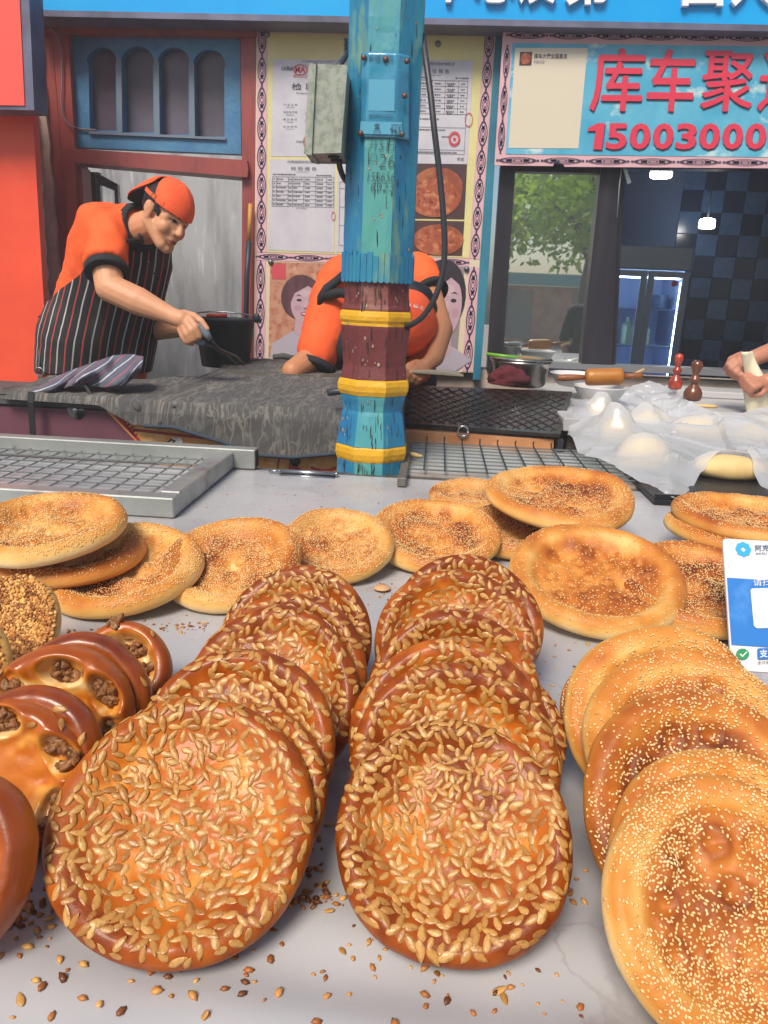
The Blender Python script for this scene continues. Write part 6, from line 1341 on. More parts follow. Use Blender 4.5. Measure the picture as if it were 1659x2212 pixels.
plan('A12', 'sesame', 152, .031, 'dark rimmed sesame bread squeezed in the right stack by the card', AG, tone=.12)
plan('A13', 'sesame', 153, .034, 'second sesame bread from the top of the right stack', AG, tone=-.02)
plan('A14', 'sesame', 154, .034, 'topmost sesame bread of the right stack behind the payment card', AG, tone=.0)
plan('B1', 'onion', 161, .026, 'flatbread covered in chopped onion bits at the left photo edge', 'onion breads', tone=.14)
plan('B2', 'onion', 162, .024, 'browned onion bread sliver at the far left photo edge', 'onion breads', tone=.2)
for (key, style, seed, th, label, grp), kw in T:
    hi = 1.15 if key in ('D1', 'E1', 'C1', 'C2', 'C3', 'D2', 'E2', 'F2', 'F4') else .85
    B = make_bread(key, style, seed, th, hi, **kw); tag(B.o, label, 'bread', grp); ALLB.append(B)
NSEED = 0
for B in ALLB:
    if B.style == 'sunflower': NSEED += add_sunflower(B, {'D1': 460, 'E1': 420}.get(B.key, 340), dmin=.0066, limit=300 if B.key in ('D1', 'E1') else 200)
    elif B.style == 'sesame':
        front = B.key in ('C1', 'C2', 'C3', 'C4', 'C5')
        add_sesame(B, {'C1': 2700, 'A10': 1000, 'C2': 2000}.get(B.key, 2000 if front else 3000), size=1.12)
    elif B.style == 'walnut': add_walnut(B)
    else:
        px, py = thrown(B, 900, .0030, lambda r, a, b: np.clip(1.1-.5*r+.4*n2(a, b, 20, 5), .2, 1), .97)
        V0 = np.concatenate(MB().ball((0, 0, 0), (.0032, .0022, .0013), 6, 4).V); F0 = MB().ball((0, 0, 0), 1, 6, 4).F
        nr = normals(B, px, py); Fm = frames(nr, B.rs.uniform(0, 6.28, len(px)), B.rs.normal(0, .5, len(px)))
        scatter_mesh('onion_bit', V0, F0, np.stack([px, py, B.h(px, py)], -1)+nr*.0008, Fm, B.rs.uniform(.5, 1.5, len(px)), m_sesseed, B.o, lerpcol(B.rs.uniform(0, 1, len(px)), [(0, lin('#6e3c18')), (.4, lin('#a86a2c')), (1, lin('#d9ad66'))]))
print('seeds as parts', NSEED)
# walnut half poking over the rim of the rearmost walnut bread
B6 = [b for b in ALLB if b.key == 'F6'][0]
for k, (x, y) in enumerate(((-.012, .058), (-.006, .061), (-.018, .055), (-.010, .052))):
    o = bpy.data.objects.new('walnut_piece', WALM[k]); COL.objects.link(o); o.parent = B6.o; o.location = (x, y, .026+.004*(k % 2)); o.rotation_euler = (k, k*2.1, k*.7)
# crumbs and loose seeds on the vinyl
rs = np.random.default_rng(55)
def on_table(spots, seed, name, label, V0, F0, smin, smax, pal, cat):
    rs = np.random.default_rng(seed); X, Y = [], []
    for (x, y, sx, sy, n) in spots:
        g = [G(*q, TZ) for q in zip(rs.normal(x, sx, n), rs.normal(y, sy, n))]; X += [q[0] for q in g]; Y += [q[1] for q in g]
    X, Y = np.array(X), np.array(Y); ok = (Y < 2.1) & (Y > .2); X, Y = X[ok], Y[ok]; n = len(X)
    Z = cover_z(X, Y); big = np.clip(1.9-Y*1.3, .9, 1.45); nr = np.tile([0, 0, 1.0], (n, 1)); Fm = frames(nr, rs.uniform(0, 6.28, n), rs.normal(0, .25, n)); sz = rs.uniform(smin, smax, n)*(big if name == 'crumbs' else 1)
    o = scatter_mesh(name, V0, F0, np.stack([X, Y, Z+.001*sz], -1), Fm, sz, m_sesseed, None, lerpcol(rs.uniform(0, 1, n), pal)); tag(o, label, cat, kind='stuff')
cl = [(60, 1950, 30, 25, 16), (130, 1960, 40, 18, 40), (60, 2010, 40, 30, 12), (300, 1960, 10, 10, 0), (680, 1830, 28, 60, 26), (700, 1950, 25, 20, 16), (660, 1955, 30, 8, 14), (540, 2100, 60, 40, 8), (760, 2050, 60, 30, 8), (120, 2130, 50, 40, 12), (420, 2170, 120, 40, 14), (800, 2150, 150, 50, 10), (1150, 2150, 90, 60, 14), (1000, 2120, 120, 40, 8), (1235, 1850, 20, 70, 8),
      (320, 1355, 60, 10, 40), (390, 1360, 30, 8, 22), (200, 1340, 50, 14, 12), (130, 1365, 18, 8, 10), (820, 1275, 25, 14, 22), (690, 1075, 120, 28, 26), (480, 1085, 60, 25, 10), (820, 1060, 60, 20, 8), (1200, 1450, 20, 40, 10), (1600, 1080, 50, 12, 26), (830, 1800, 600, 380, 90), (700, 1300, 500, 120, 60)]
LV = np.concatenate(MB().ball((0, 0, 0), (.0032, .0024, .0016), 6, 4).V); LV = LV*(1+.3*n3(LV, 600, 3))[:, None]
on_table(cl, 3, 'crumbs', 'brown crumbs scattered over the grey vinyl', LV, MB().ball((0, 0, 0), 1, 6, 4).F, .35, 1.1, [(0, lin('#5e3218')), (.4, lin('#a8642c')), (1, lin('#d9a55e'))], 'crumbs')
KV, KF = SUNM[0][0], SUNM[0][1]
on_table([(x, y, sx, sy, max(1, int(n*.14))) for x, y, sx, sy, n in cl if y > 1250 and n], 4, 'loose_seeds', 'loose sunflower seeds fallen on the grey vinyl', KV, KF, .7, 1.0, [(0, lin('#7a4a20')), (.4, lin('#a87436')), (1, lin('#c69a58'))], 'seeds')
b = MB(); q = G(825, 1272, TZ+.005); b.lathe([(.012, 0), (.016, .002), (.014, .004), (.004, .006)], q, 12); tag(b.build('bread_scrap', mat('scrap', lin('#caa074'), .6), smooth=True), 'small bread scrap between the two sunflower rows', 'scrap')
b = MB(); q = G(893, 985, zr+.006); b.tube([q+[-.006, .03, 0], q+[-.002, 0, .004], q+[.028, -.012, .003]], [.008, .009, .004], 8); tag(b.build('dough_scrap', m_dough, smooth=True), 'dried dough scrap on the wire rack corner', 'dough')
# ================================================================== PEOPLE
def capsule(b, p, q, r1, r2, n=14):
    p, q = np.asarray(p, float), np.asarray(q, float); b.tube([p, q], [r1, r2], n); b.ball(p, r1, n, 8); b.ball(q, r2, n, 8)
def chain(b, pts, rs_, n=14):
    for i in range(len(pts)-1): capsule(b, pts[i], pts[i+1], rs_[i], rs_[i+1], n)
def melt(b, voxel, it, fac=.5):
    """one continuous surface from overlapping solids"""
    me = mesh_data('tmp', np.concatenate(b.V), b.F); o = bpy.data.objects.new('tmp', me); COL.objects.link(o)
    m = o.modifiers.new('r', 'REMESH'); m.mode = 'VOXEL'; m.voxel_size = voxel
    s = o.modifiers.new('s', 'SMOOTH'); s.iterations = it; s.factor = fac
    dg = bpy.context.evaluated_depsgraph_get(); dg.update(); e = bpy.data.meshes.new_from_object(o.evaluated_get(dg))
    V = np.empty(len(e.vertices)*3, np.float32); e.vertices.foreach_get('co', V); N = np.empty(len(e.vertices)*3, np.float32); e.vertex_normals.foreach_get('vector', N)
    F = np.empty(len(e.loops), np.int32); e.loops.foreach_get('vertex_index', F)
    bpy.data.objects.remove(o); bpy.data.meshes.remove(me); bpy.data.meshes.remove(e)
    return V.reshape(-1, 3).astype(float), F.reshape(-1, 4), N.reshape(-1, 3).astype(float)
m_skin = mat('skin', (1, 1, 1), .5, attr='col', bump=(120, .06), spec=.4, sss=.0)
m_shirt = mat('orange_cotton', lin('#f2622a'), .8, var=(5, lin('#e85622'), .4, .7), bump=(60, .12)); m_black = mat('black_cloth', lin('#1f2026'), .85, bump=(60, .2)); m_hair = mat('black_hair', lin('#15151b'), .55, bump=(90, .6, 4, (1, 1, .2)))
m_cap = mat('cap_orange', lin('#f25f30'), .75, var=(10, lin('#e65226'), .4, .7), bump=(90, .15)); m_dark = mat('dark_eye', lin('#17120f'), .3)
SKIN = lin('#cb9472'); SKIN_R = lin('#c07a60'); BROW = lin('#3a2a24')
def wrinkle(V, N, amp, sc, seed, st=(1, 1, .45)):
    w_ = 1-np.abs(n3(V*np.array(st), sc, seed))*2
    return V+N*(amp*w_+amp*.5*n3(V, sc*2.2, seed+3))[:, None]
def fist(b, c, fx, fz, s=1.0, rot=1):
    fx = np.asarray(fx, float); fx /= np.linalg.norm(fx); fz = np.asarray(fz, float); fz = fz-fx*(fz@fx); fz /= np.linalg.norm(fz); fy = np.cross(fz, fx)*rot
    H = lambda x, y, z: np.asarray(c)+s*(x*fx+y*fy+z*fz)
    b.ball(H(.0, 0, 0), np.array([.043, .040, .024])*s, 16, 12, np.stack([fx, fy, fz], 1))
    for y, l, r in ((-.030, .95, .0105), (-.010, 1.05, .0112), (.011, 1.0, .0108), (.030, .85, .0095)):
        chain(b, [H(.030, y, .010), H(.030+.030*l, y*1.03, .006), H(.028+.034*l, y, -.022*l), H(.022+.012*l, y*.95, -.034)], [r*s*1.1, r*s*1.05, r*s, r*s*.92], 10)
    chain(b, [H(-.012, -.034, -.010), H(.018, -.048, -.022), H(.046, -.034, -.034)], [.015*s, .0125*s, .0105*s], 10)
# ---------------------------------------------------------------- the man with the tongs
HS = .93; HC = P(358, 464, 2.80)
hF = np.array([.79, -.46, -.40]); hF /= np.linalg.norm(hF); hU = np.array([.53, 0, .85]); hU = hU-hF*(hU@hF); hU /= np.linalg.norm(hU); hL = np.cross(hU, hF)
HM = np.stack([hF, hL, hU], 1)
def H(f, l, u): return HC+HS*(f*hF+l*hL+u*hU)
def head(b):
    e = lambda c, r: b.ball(H(*c), np.array(r)*HS, 24, 18, HM)
    e((-.012, 0, .030), (.096, .077, .088)); e((.030, 0, -.035), (.064, .062, .078)); e((.045, 0, .03), (.050, .060, .045))
    for s in (-1, 1):
        capsule(b, H(-.004, s*.056, -.050), H(.062, s*.020, -.100), .026*HS, .022*HS); e((.058, s*.036, -.036), (.028, .028, .030))
        e((.088, s*.013, -.040), (.012, .0095, .009)); capsule(b, H(.083, s*.012, .010), H(.062, s*.05, .010), .0125*HS, .012*HS)
        e((.050, s*.046, -.004), (.022, .018, .02)); e((.068, s*.030, -.008), (.0145, .0165, .0105))
        e((-.006, s*.078, -.012), (.020, .010, .033)); e((-.012, s*.086, .000), (.017, .006, .024)); e((.0, s*.080, -.036), (.009, .006, .010))
    e((.073, 0, -.108), (.020, .022, .018))
    capsule(b, H(.090, 0, .006), H(.108, 0, -.034), .0085*HS, .0125*HS); e((.104, 0, -.036), (.0135, .0115, .0105))
    e((.078, 0, -.062), (.022, .028, .020)); e((.093, 0, -.0665), (.009, .022, .0058)); e((.091, 0, -.0785), (.009, .019, .0068))
    capsule(b, H(-.025, 0, -.045), P(296, 500, 2.90), .058*HS, .062)
ST = [(204, 800, 3.06, .07, .140), (212, 730, 3.04, .075, .142), (230, 665, 3.02, .06, .132), (246, 610, 2.99, .065, .120), (258, 555, 2.96, .085, .104), (266, 518, 2.94, .10, .086), (272, 490, 2.93, .11, .068)]
bF = np.array([.74, -.67, 0]); bL = np.array([.67, .74, 0])
def torso(b, grow=0., fr=0, to=99):
    pts = [(P(x, y, Y), w_, r) for x, y, Y, w_, r in ST][fr:to]
    for (p, w0, r0a), (q, w1, r1a) in zip(pts[:-1], pts[1:]):
        for t in np.linspace(0, 1, 4):
            c = p*(1-t)+q*t; w_ = w0*(1-t)+w1*t; r = r0a*(1-t)+r1a*t+grow
            capsule(b, c-bL*w_, c+bL*w_, r, r, 18)
sh, cuffc, elb, mid, wri = P(224, 506, 2.81), P(229, 566, 2.735), P(237, 622, 2.69), P(300, 651, 2.675), P(374, 684, 2.66)
b = MB(); head(b); torso(b, -.03)
chain(b, [sh, P(229, 560, 2.745), elb, mid, wri], [.052, .056, .050, .050, .030])
fsh = P(322, 520, 3.10); chain(b, [fsh, P(330, 630, 3.14), P(335, 712, 3.12), P(395, 704, 2.98), P(425, 702, 2.92)], [.05, .05, .045, .042, .03])
for s in (-1, 1):
    hp = P(198, 800, 3.06)+bL*s*.10; chain(b, [hp, np.array([hp[0]+.02, hp[1], .5]), np.array([hp[0], hp[1]+.02, .06])], [.085, .06, .045]); capsule(b, (hp[0], hp[1]+.02, .05), (hp[0]+.13, hp[1]-.11, .04), .04, .035)
# gripping hand
Yh = 2.65
def Q(x, y, d=0.0): return P(x, y, Yh+d)
b.ball(Q(394, 692), (.040, .026, .030), 18, 12, np.stack([hF*0+np.array([.86, 0, -.5]), np.array([0, 1., 0]), np.array([.5, 0, .86])], 1))
capsule(b, wri, Q(392, 690), .031, .030)
chain(b, [Q(398, 678, .01), Q(418, 682, .012), Q(435, 694, .006), Q(448, 711, .0)], [.016, .0135, .0125, .0095], 10)
chain(b, [Q(410, 690, -.012), Q(423, 706, -.024), Q(431, 726, -.018), Q(424, 735, .006)], [.0145, .0125, .0112, .009], 10)
chain(b, [Q(403, 697, -.014), Q(413, 714, -.028), Q(419, 732, -.022), Q(412, 738, .004)], [.0145, .0125, .0112, .009], 10)
chain(b, [Q(396, 704, -.012), Q(403, 721, -.024), Q(409, 737, -.018), Q(408, 742, .006)], [.014, .012, .0108, .009], 10)
chain(b, [Q(389, 710, -.006), Q(394, 726, -.014), Q(402, 739, -.012), Q(416, 744, .004)], [.0125, .0108, .0098, .008], 10)
V, F, N = melt(b, .0042, 5)
loc = (V-HC)@HM/HS; col = np.tile(np.array(SKIN), (len(V), 1))*(1+.06*n3(V, 25, 3)[:, None]+.04*n3(V, 70, 4)[:, None])
def paint(c, rads, colr, k=1.0, pw=1.0):
    global col
    d = np.sqrt((((loc-np.array(c))/np.array(rads))**2).sum(1)); w_ = (np.clip(1.25-d, 0, 1)*k)[:, None]; w_ = np.minimum(w_*pw, k); col = col*(1-w_)+np.array(colr)*w_
hd = (np.abs(loc[:, 0]) < .2) & (np.abs(loc[:, 1]) < .12) & (np.abs(loc[:, 2]) < .16)
for s in (-1, 1):
    paint((.065, s*.04, -.042), (.03, .025, .022), SKIN_R, .35); paint((-.006, s*.085, -.01), (.02, .015, .034), SKIN_R, .3)
paint((.108, 0, -.036), (.014, .016, .012), SKIN_R, .4); paint((.095, 0, -.0725), (.012, .023, .010), lin('#9c5548'), .75, 2)
paint((.07, 0, -.105), (.03, .03, .02), lin('#9a705a'), .35); paint((.088, 0, -.056), (.02, .03, .007), lin('#8a6654'), .4)
man = obj('person', V, F, m_skin, None, True, col); tag(man, 'man in orange cap and striped apron leaning over the oven with tongs', 'person')
# face details
def strip(pts, wd, name, m, parent, out=.0015):
    """thin band lying on the head, points in head coordinates"""
    b = MB(); A = [H(*p) for p in pts]; n = len(A); up_ = hU*HS
    T_ = np.linspace(0, 1, n); w_ = wd*np.sin(np.pi*np.clip(T_*.86+.10, 0, 1))**.6
    b.add([a+up_*x*.5+hF*out for a, x in zip(A, w_)]+[a-up_*x*.5+hF*out for a, x in zip(A, w_)]+[a+up_*x*.5-hF*.004 for a, x in zip(A, w_)]+[a-up_*x*.5-hF*.004 for a, x in zip(A, w_)],
          [(i, i+1, n+i+1, n+i) for i in range(n-1)]+[(i, i+1, 2*n+i+1, 2*n+i) for i in range(n-1)]+[(n+i, n+i+1, 3*n+i+1, 3*n+i) for i in range(n-1)]); return b.build(name, m, parent)
from mathutils.bvhtree import BVHTree
bv = BVHTree.FromPolygons([tuple(v) for v in V], [tuple(f) for f in F.tolist()])
def onskin(f, l, u, lift=.0012):
    h_ = bv.ray_cast(Vector(H(.30, l, u)), Vector(-hF)); p = np.array(h_[0]) if h_[0] is not None else H(f, l, u)
    return p+hF*lift
def skinstrip(pts, wd, name, m, lift=.0016):
    n = 14; pts = np.array(pts, float); t = np.linspace(0, len(pts)-1, n); q = np.stack([np.interp(t, range(len(pts)), pts[:, i]) for i in (0, 1)], -1)
    w_ = wd*np.sin(np.pi*(.08+.84*np.linspace(0, 1, n)))**.7; A = [onskin(.09, l, u+x*.5, lift) for (l, u), x in zip(q, w_)]; B_ = [onskin(.09, l, u-x*.5, lift) for (l, u), x in zip(q, w_)]
    b = MB(); C_ = [a-hF*.003 for a in A]; D_ = [a-hF*.003 for a in B_]
    b.add(A+B_+C_+D_, [(i, i+1, n+i+1, n+i) for i in range(n-1)]+[(i+1, i, 2*n+i, 2*n+i+1) for i in range(n-1)]+[(n+i, n+i+1, 3*n+i+1, 3*n+i) for i in range(n-1)]); return b.build(name, m, man)
m_brow = mat('eyebrow', lin('#2a201d'), .8); m_eyew = mat('eye_white', lin('#b9aca4'), .3); m_lips = mat('lips', lin('#94584c'), .45); m_shadowline = mat('mouth_line', lin('#5c3029'), .6)
for s in (-1, 1):
    skinstrip([(s*.014, .016), (s*.03, .024), (s*.052, .020)], .0105, 'eyebrow', m_brow); skinstrip([(s*.017, -.0035), (s*.030, -.001), (s*.045, -.003)], .0075, 'eye', m_eyew); skinstrip([(s*.022, -.003), (s*.031, -.001), (s*.037, -.002)], .0075, 'iris', m_dark, .0022)
    skinstrip([(s*.015, -.003), (s*.030, .0035), (s*.048, -.001)], .0042, 'eyelash', m_dark, .0026); skinstrip([(s*.005, -.0465), (s*.011, -.0465)], .004, 'nostril', m_shadowline)
skinstrip([(-.023, -.0735), (0, -.0722), (.023, -.0735)], .0028, 'mouth', m_shadowline, .0022)
# hair: a cap of strands over the back and sides of the skull
nu, nv = 56, 30; hv = []; hf = []; ok = {}
hc = np.array([-.012, 0, .030]); hr = np.array([.1015, .0825, .092])
for i in range(nv+1):
    th = math.pi*i/nv
    for k in range(nu):
        a = 2*math.pi*k/nu; q = hc+hr*np.array([math.cos(a)*math.sin(th), math.sin(a)*math.sin(th), math.cos(th)]); hv.append(H(*q)); ok[(i, k)] = q
for i in range(nv):
    for k in range(nu):
        q = (ok[(i, k)]+ok[(i+1, (k+1) % nu)])/2
        lowb = -.055 if q[0] < -.04 else (.012 if q[0] < .014 else (-.012 if q[0] < .036 else .04))
        if q[2] > lowb+.004*math.sin(k*3.1): hf.append((i*nu+k, (i+1)*nu+k, (i+1)*nu+(k+1) % nu, i*nu+(k+1) % nu))
hv = np.array(hv); hv = hv+((hv-HC)/np.linalg.norm(hv-HC, axis=1)[:, None])*(.0015*n3(hv, 160, 4))[:, None]
obj('hair', hv, hf, m_hair, man, True)
# cap worn backwards: dome with a cut-out on the near side, strap, peak behind
cv_, cf = [], []; cr = np.array([.109, .0925, .104]); cc0 = np.array([-.006, 0, .034]); nu, nv = 180, 44; pos = {}
for i in range(nv+1):
    th = (math.pi*.5+.06)*i/nv
    for k in range(nu):
        a = 2*math.pi*k/nu; bump = 1+.008*math.cos(6*a)*math.sin(th)**2+.010*math.sin(2.3*a+3*math.cos(th)*2)*math.cos(th)+.010*math.sin(3*a+1)*math.cos(th)
        q = cc0+cr*bump*np.array([math.cos(a)*math.sin(th), math.sin(a)*math.sin(th), math.cos(th)*.98]); q[2] += .012*max(0, -q[0]/.1)*math.sin(th)-.010*max(0, q[0]/.1)*math.sin(th); pos[(i, k)] = q; cv_.append(H(*q))
for i in range(nv):
    for k in range(nu):
        a = math.degrees(2*math.pi*(k+.5)/nu); th = math.degrees((math.pi*.5+.06)*(i+.5)/nv)
        lo_, hi_ = np.interp(th, [24, 95], [243, 196]), np.interp(th, [24, 95], [247, 284])    # open notch above the near ear
        if th > 24 and lo_ < a < hi_: continue
        cf.append((i*nu+k, (i+1)*nu+k, (i+1)*nu+(k+1) % nu, i*nu+(k+1) % nu))
capo = obj('cap', np.array(cv_), cf, m_cap, man, True); mo = capo.modifiers.new('thickness', 'SOLIDIFY'); mo.thickness = .003
def onrim(adeg, thd, k=1.0):
    a, th = rad(adeg), rad(thd); q = cc0+cr*k*np.array([math.cos(a)*math.sin(th), math.sin(a)*math.sin(th), math.cos(th)*.98]); q[2] += .012*max(0, -q[0]/.1)*math.sin(th)-.010*max(0, q[0]/.1)*math.sin(th); return H(*q)
b = MB(); aa = np.linspace(240, 302, 14); b.grid(np.array([[onrim(a, 90, 1.03) for a in aa], [onrim(a, 82, 1.035) for a in aa]])); b.grid(np.array([[onrim(a, 82, 1.035) for a in aa], [onrim(a, 82, 1.01) for a in aa]])); b.grid(np.array([[onrim(a, 90, 1.01) for a in aa], [onrim(a, 90, 1.03) for a in aa]])); so = b.build('strap', m_cap, capo)
m_brass = mat('brass_buckle', lin('#c99a52'), .3, metal=.8)
for a in (272, 281):
    b = MB(); b.tube([onrim(a, 91, 1.045), onrim(a, 81, 1.045)], .0026, 6); b.build('buckle', m_brass, capo)
Pt = np.zeros((12, 24, 3))
pdir = np.array([-.88, .12, -.44]); pdir /= np.linalg.norm(pdir)
for i, t_ in enumerate(np.linspace(0, 1, 12)):
    for j, a in enumerate(np.linspace(136, 244, 24)):
        k = math.sin(math.pi*(j+.6)/24.2)**.45; e = onrim(a, np.interp(a, [136, 190, 244], [84, 72, 40]), 1.01)
        Pt[i, j] = e+pdir*.125*HS*t_*k+hU*.010*HS*math.sin(math.pi*t_)*k
sheet('peak', Pt, [m_cap], capo, .004)
P2 = Pt.copy(); P2 -= hU*.0052; b = MB(); b.grid(P2[:, 1:-1]); b.build('peak_lining', mat('peak_navy', lin('#23242e'), .8), capo, True)
# shirt
b = MB(); torso(b, .006, 0); chain(b, [P(248, 494, 2.86), P(232, 508, 2.81), P(231, 545, 2.76)], [.062, .066, .068], 18); b.lathe([(.068, -.03), (.071, .02), (.073, .055), (.01, .06)], P(228, 545, 2.76), 24, axis=cuffc-P(228, 545, 2.76))
chain(b, [P(300, 500, 3.03), fsh, P(328, 585, 3.13)], [.066, .068, .064], 18); capsule(b, P(278, 490, 2.92), P(292, 492, 2.91), .082, .066, 18)
V, F, N = melt(b, .0085, 7); V = wrinkle(V, N, .0065, 9, 5, (1.3, 1.3, .8)); V = wrinkle(V, N, .003, 24, 15, (1, 1, .5))
shirt = obj('shirt', V, F, m_shirt, man, True); b = MB(); torso(b, .006, 0); SHV, SHF, SHN = melt(b, .010, 7)
ax = cuffc-P(228, 545, 2.76); ax = ax/np.linalg.norm(ax)
b = MB(); b.lathe([(.070, -.012), (.0755, -.010), (.0755, .012), (.073, .016), (.062, .012)], cuffc+ax*.036, 30, axis=ax); b.build('sleeve_cuff', m_black, shirt, True)
def ring(b, c, n_, R_, r, a0=0, a1=360, k=36, sq=1.0, e1=None):
    n_ = np.asarray(n_, float); n_ /= np.linalg.norm(n_); e1 = np.cross(n_, [0, 1, 0.01]) if e1 is None else e1; e1 = e1/np.linalg.norm(e1); e2 = np.cross(n_, e1)
    b.tube([c+R_*(math.cos(a)*e1+sq*math.sin(a)*e2) for a in np.linspace(rad(a0), rad(a1), k)], r, 8)
nk = H(-.03, 0, -.05)-P(292, 505, 2.91); nkn = nk/np.linalg.norm(nk)
b = MB(); Pc = P(303, 490, 2.885)
for o_, R_ in ((-.016, .080), (-.004, .077), (.008, .073), (.018, .070)): ring(b, Pc+nkn*o_, nkn, R_, .009)
b.build('collar', m_black, shirt, True)
b = MB()
for x, y in ((322, 568), (334, 590)): b.ball(P(x, y, 2.79), .006, 8, 6)
b.build('button', m_dark, shirt, True)
# apron
sbv = BVHTree.FromPolygons([tuple(v) for v in SHV], [tuple(f) for f in SHF.tolist()])
m_apr = bpy.data.materials.new('striped_apron'); m_apr.use_nodes = True
stripes(m_apr, lin('#26262c'), lin('#b9b8b8'), lin('#b0473f'), 9.0, .045, dirt=lin('#45413d'))
nu, nv = 80, 60; Pt = np.zeros((nv, nu, 3)); UV = np.zeros((nv, nu, 2)); Sp = [(P(x, y, Y), w_, r) for x, y, Y, w_, r in ST]
yv = np.array([s_[1] for s_ in ST], float)
for i, yy in enumerate(np.linspace(800, 528, nv)):
    t = np.interp(yy, yv[::-1], np.arange(len(ST))[::-1]); k = min(int(t), len(ST)-2); f_ = t-k
    c = Sp[k][0]*(1-f_)+Sp[k+1][0]*f_; w_ = Sp[k][1]*(1-f_)+Sp[k+1][1]*f_; r = Sp[k][2]*(1-f_)+Sp[k+1][2]*f_+.020
    near = np.interp(yy, [520, 560, 600, 640, 665, 800], [-24, -34, -52, -92, -112, -118]); far = np.interp(yy, [520, 560, 640, 800], [30, 40, 100, 110])
    for j, ph in enumerate(np.linspace(near, far, nu)):
        a = rad(ph); d = math.cos(a)*bF+math.sin(a)*bL; q_ = c+bL*w_*math.tanh(math.sin(a)*2.2)
        h_ = sbv.ray_cast(Vector(q_+d*(r+.35)), Vector(-d)); rr_ = (r+.35-h_[3]) if h_[0] is not None else r
        Pt[i, j] = q_+d*min(max(rr_+.020, r-.05), r+.08)
        UV[i, j] = ((w_*math.tanh(math.sin(a)*2.2)+a*r)*1.9, yy/400)
nz_ = n2(Pt[..., 0].ravel()*1.6+Pt[..., 1].ravel(), Pt[..., 2].ravel()*.35, 11, 9).reshape(nv, nu); Pt += bF*(nz_*.007)[..., None]
apr = sheet('apron', Pt, m_apr, man, .004, uv=UV)
b = MB(); b.tube([Pt[-1, 2], P(310, 520, 2.80), P(300, 505, 2.80)], .008, 8); b.tube([P(124, 648, 2.98), P(140, 645, 2.92), Pt[24, 0]], .007, 8); b.build('apron_strap', m_black, apr, True)
# trousers
b = MB()
for s in (-1, 1):
    hp = P(200, 850, 3.06)+bL*s*.08; chain(b, [hp, np.array([hp[0]+.01, hp[1], .5]), np.array([hp[0], hp[1]+.02, .10])], [.115, .085, .07], 16)
V, F, N = melt(b, .012, 4); obj('trousers', wrinkle(V, N, .006, 7, 8), F, m_black, man, True)
# keys on the hip
b = MB(); kp = P(86, 775, 2.86); b.tube([kp+[0, 0, .035], kp, kp+[-.006, 0, -.03]], .004, 6); ring(b, kp+np.array([-.006, 0, -.05]), (0, 1, 0), .016, .003); b.plate([kp+[-.012, -.004, -.06], kp+[.006, -.004, -.06], kp+[.004, -.004, -.13], kp+[-.010, -.004, -.13]], d=.003)
ky_ = b.build('keys', tagm, None); tag(ky_, 'bunch of keys hanging from the hip of the man', 'keys'); b = MB(); b.lathe([(.006, 0), (.011, .01), (.009, .04), (.004, .05)], kp+np.array([-.004, -.004, -.19]), 12); b.build('charm', mat('amber', lin('#b0762a'), .35), ky_, True)
# tongs
m_tong = mat('dark_steel_tongs', lin('#4d4a48'), .4, metal=.7, var=(30, lin('#6b5c50'), .5, .7)); b = MB(); hnd = [Q(404, 690, -.002), Q(428, 708, -.004), Q(446, 722, -.002), Q(455, 733, 0)]; b.tube(hnd, [.012, .0155, .015, .009], 10)
b.tube([Q(412, 728, .004), Q(428, 738, .004), Q(442, 742, .004)], [.011, .012, .008], 10)
tg = b.build('tongs', mat('blue_grey_grip', lin('#6a7684'), .4, var=(30, lin('#8a8f90'), .5, .65)), None, True); tag(tg, 'long dark tongs with blue grey grips held over the oven', 'tongs')
tip1, tip2 = P(528, 789, 2.83), P(512, 790, 2.81)
for pts in ([Q(454, 731), Q(472, 754, .05), tip1+np.array([-.03, 0, .03]), tip1], [Q(440, 741, .004), Q(470, 756, .055), tip2+np.array([-.03, 0, .03]), tip2]):
    b = MB(); b.tube(pts, .0052, 8); b.build('arm', m_tong, tg, True)
# ---------------------------------------------------------------- the man bending behind the pillar
b = MB(); s1, s2 = P(722, 640, 3.30), P(884, 594, 3.38)
hb = P(872, 698, 3.04); b.ball(hb, (.085, .10, .10), 20, 14); capsule(b, hb+np.array([-.02, .08, .03]), (s1+s2)/2, .06, .07)
chain(b, [s1, P(695, 735, 3.2), P(668, 778, 3.12), P(632, 803, 3.02)], [.06, .058, .052, .046]); chain(b, [s2, P(926, 632, 3.28), P(952, 712, 3.10), P(940, 772, 2.99), P(925, 786, 2.965)], [.06, .054, .050, .036, .030])
fist(b, P(912, 796, 2.95), P(900, 803, 2.9)-P(935, 776, 2.98), (.3, -.75, .6), 1.0)
capsule(b, (s1+s2)/2, (-.25, 3.70, .95), .13, .14)
for x in (-.38, -.12): chain(b, [(x, 3.70, .95), (x, 3.72, .5), (x, 3.76, .06)], [.09, .06, .045])
V, F, N = melt(b, .0048, 5); c2 = np.tile(np.array(lin('#b97f5c')), (len(V), 1))*(1+.06*n3(V, 25, 3)[:, None])
man2 = obj('person', V, F, m_skin, None, True, c2); tag(man2, 'man bending head down behind the pillar with one arm in the oven', 'person')
b = MB(); capsule(b, s1, s2, .085, .085, 18); m_ = (s1+s2)/2; bk_ = np.array([-.25, 3.68, 1.0])
for t in np.linspace(0, 1, 5): c = m_*(1-t)+bk_*t+np.array([0, 0, .05*math.sin(t*3)]); capsule(b, c-np.array([.13-.03*t, .0, -.01]), c+np.array([.13-.03*t, 0, .015]), .105+.03*t, .105+.03*t, 18)
chain(b, [s1, P(708, 690, 3.24), P(686, 762, 3.165)], [.088, .092, .084], 18); chain(b, [s2, P(904, 592, 3.35), P(915, 613, 3.31)], [.085, .082, .077], 18)
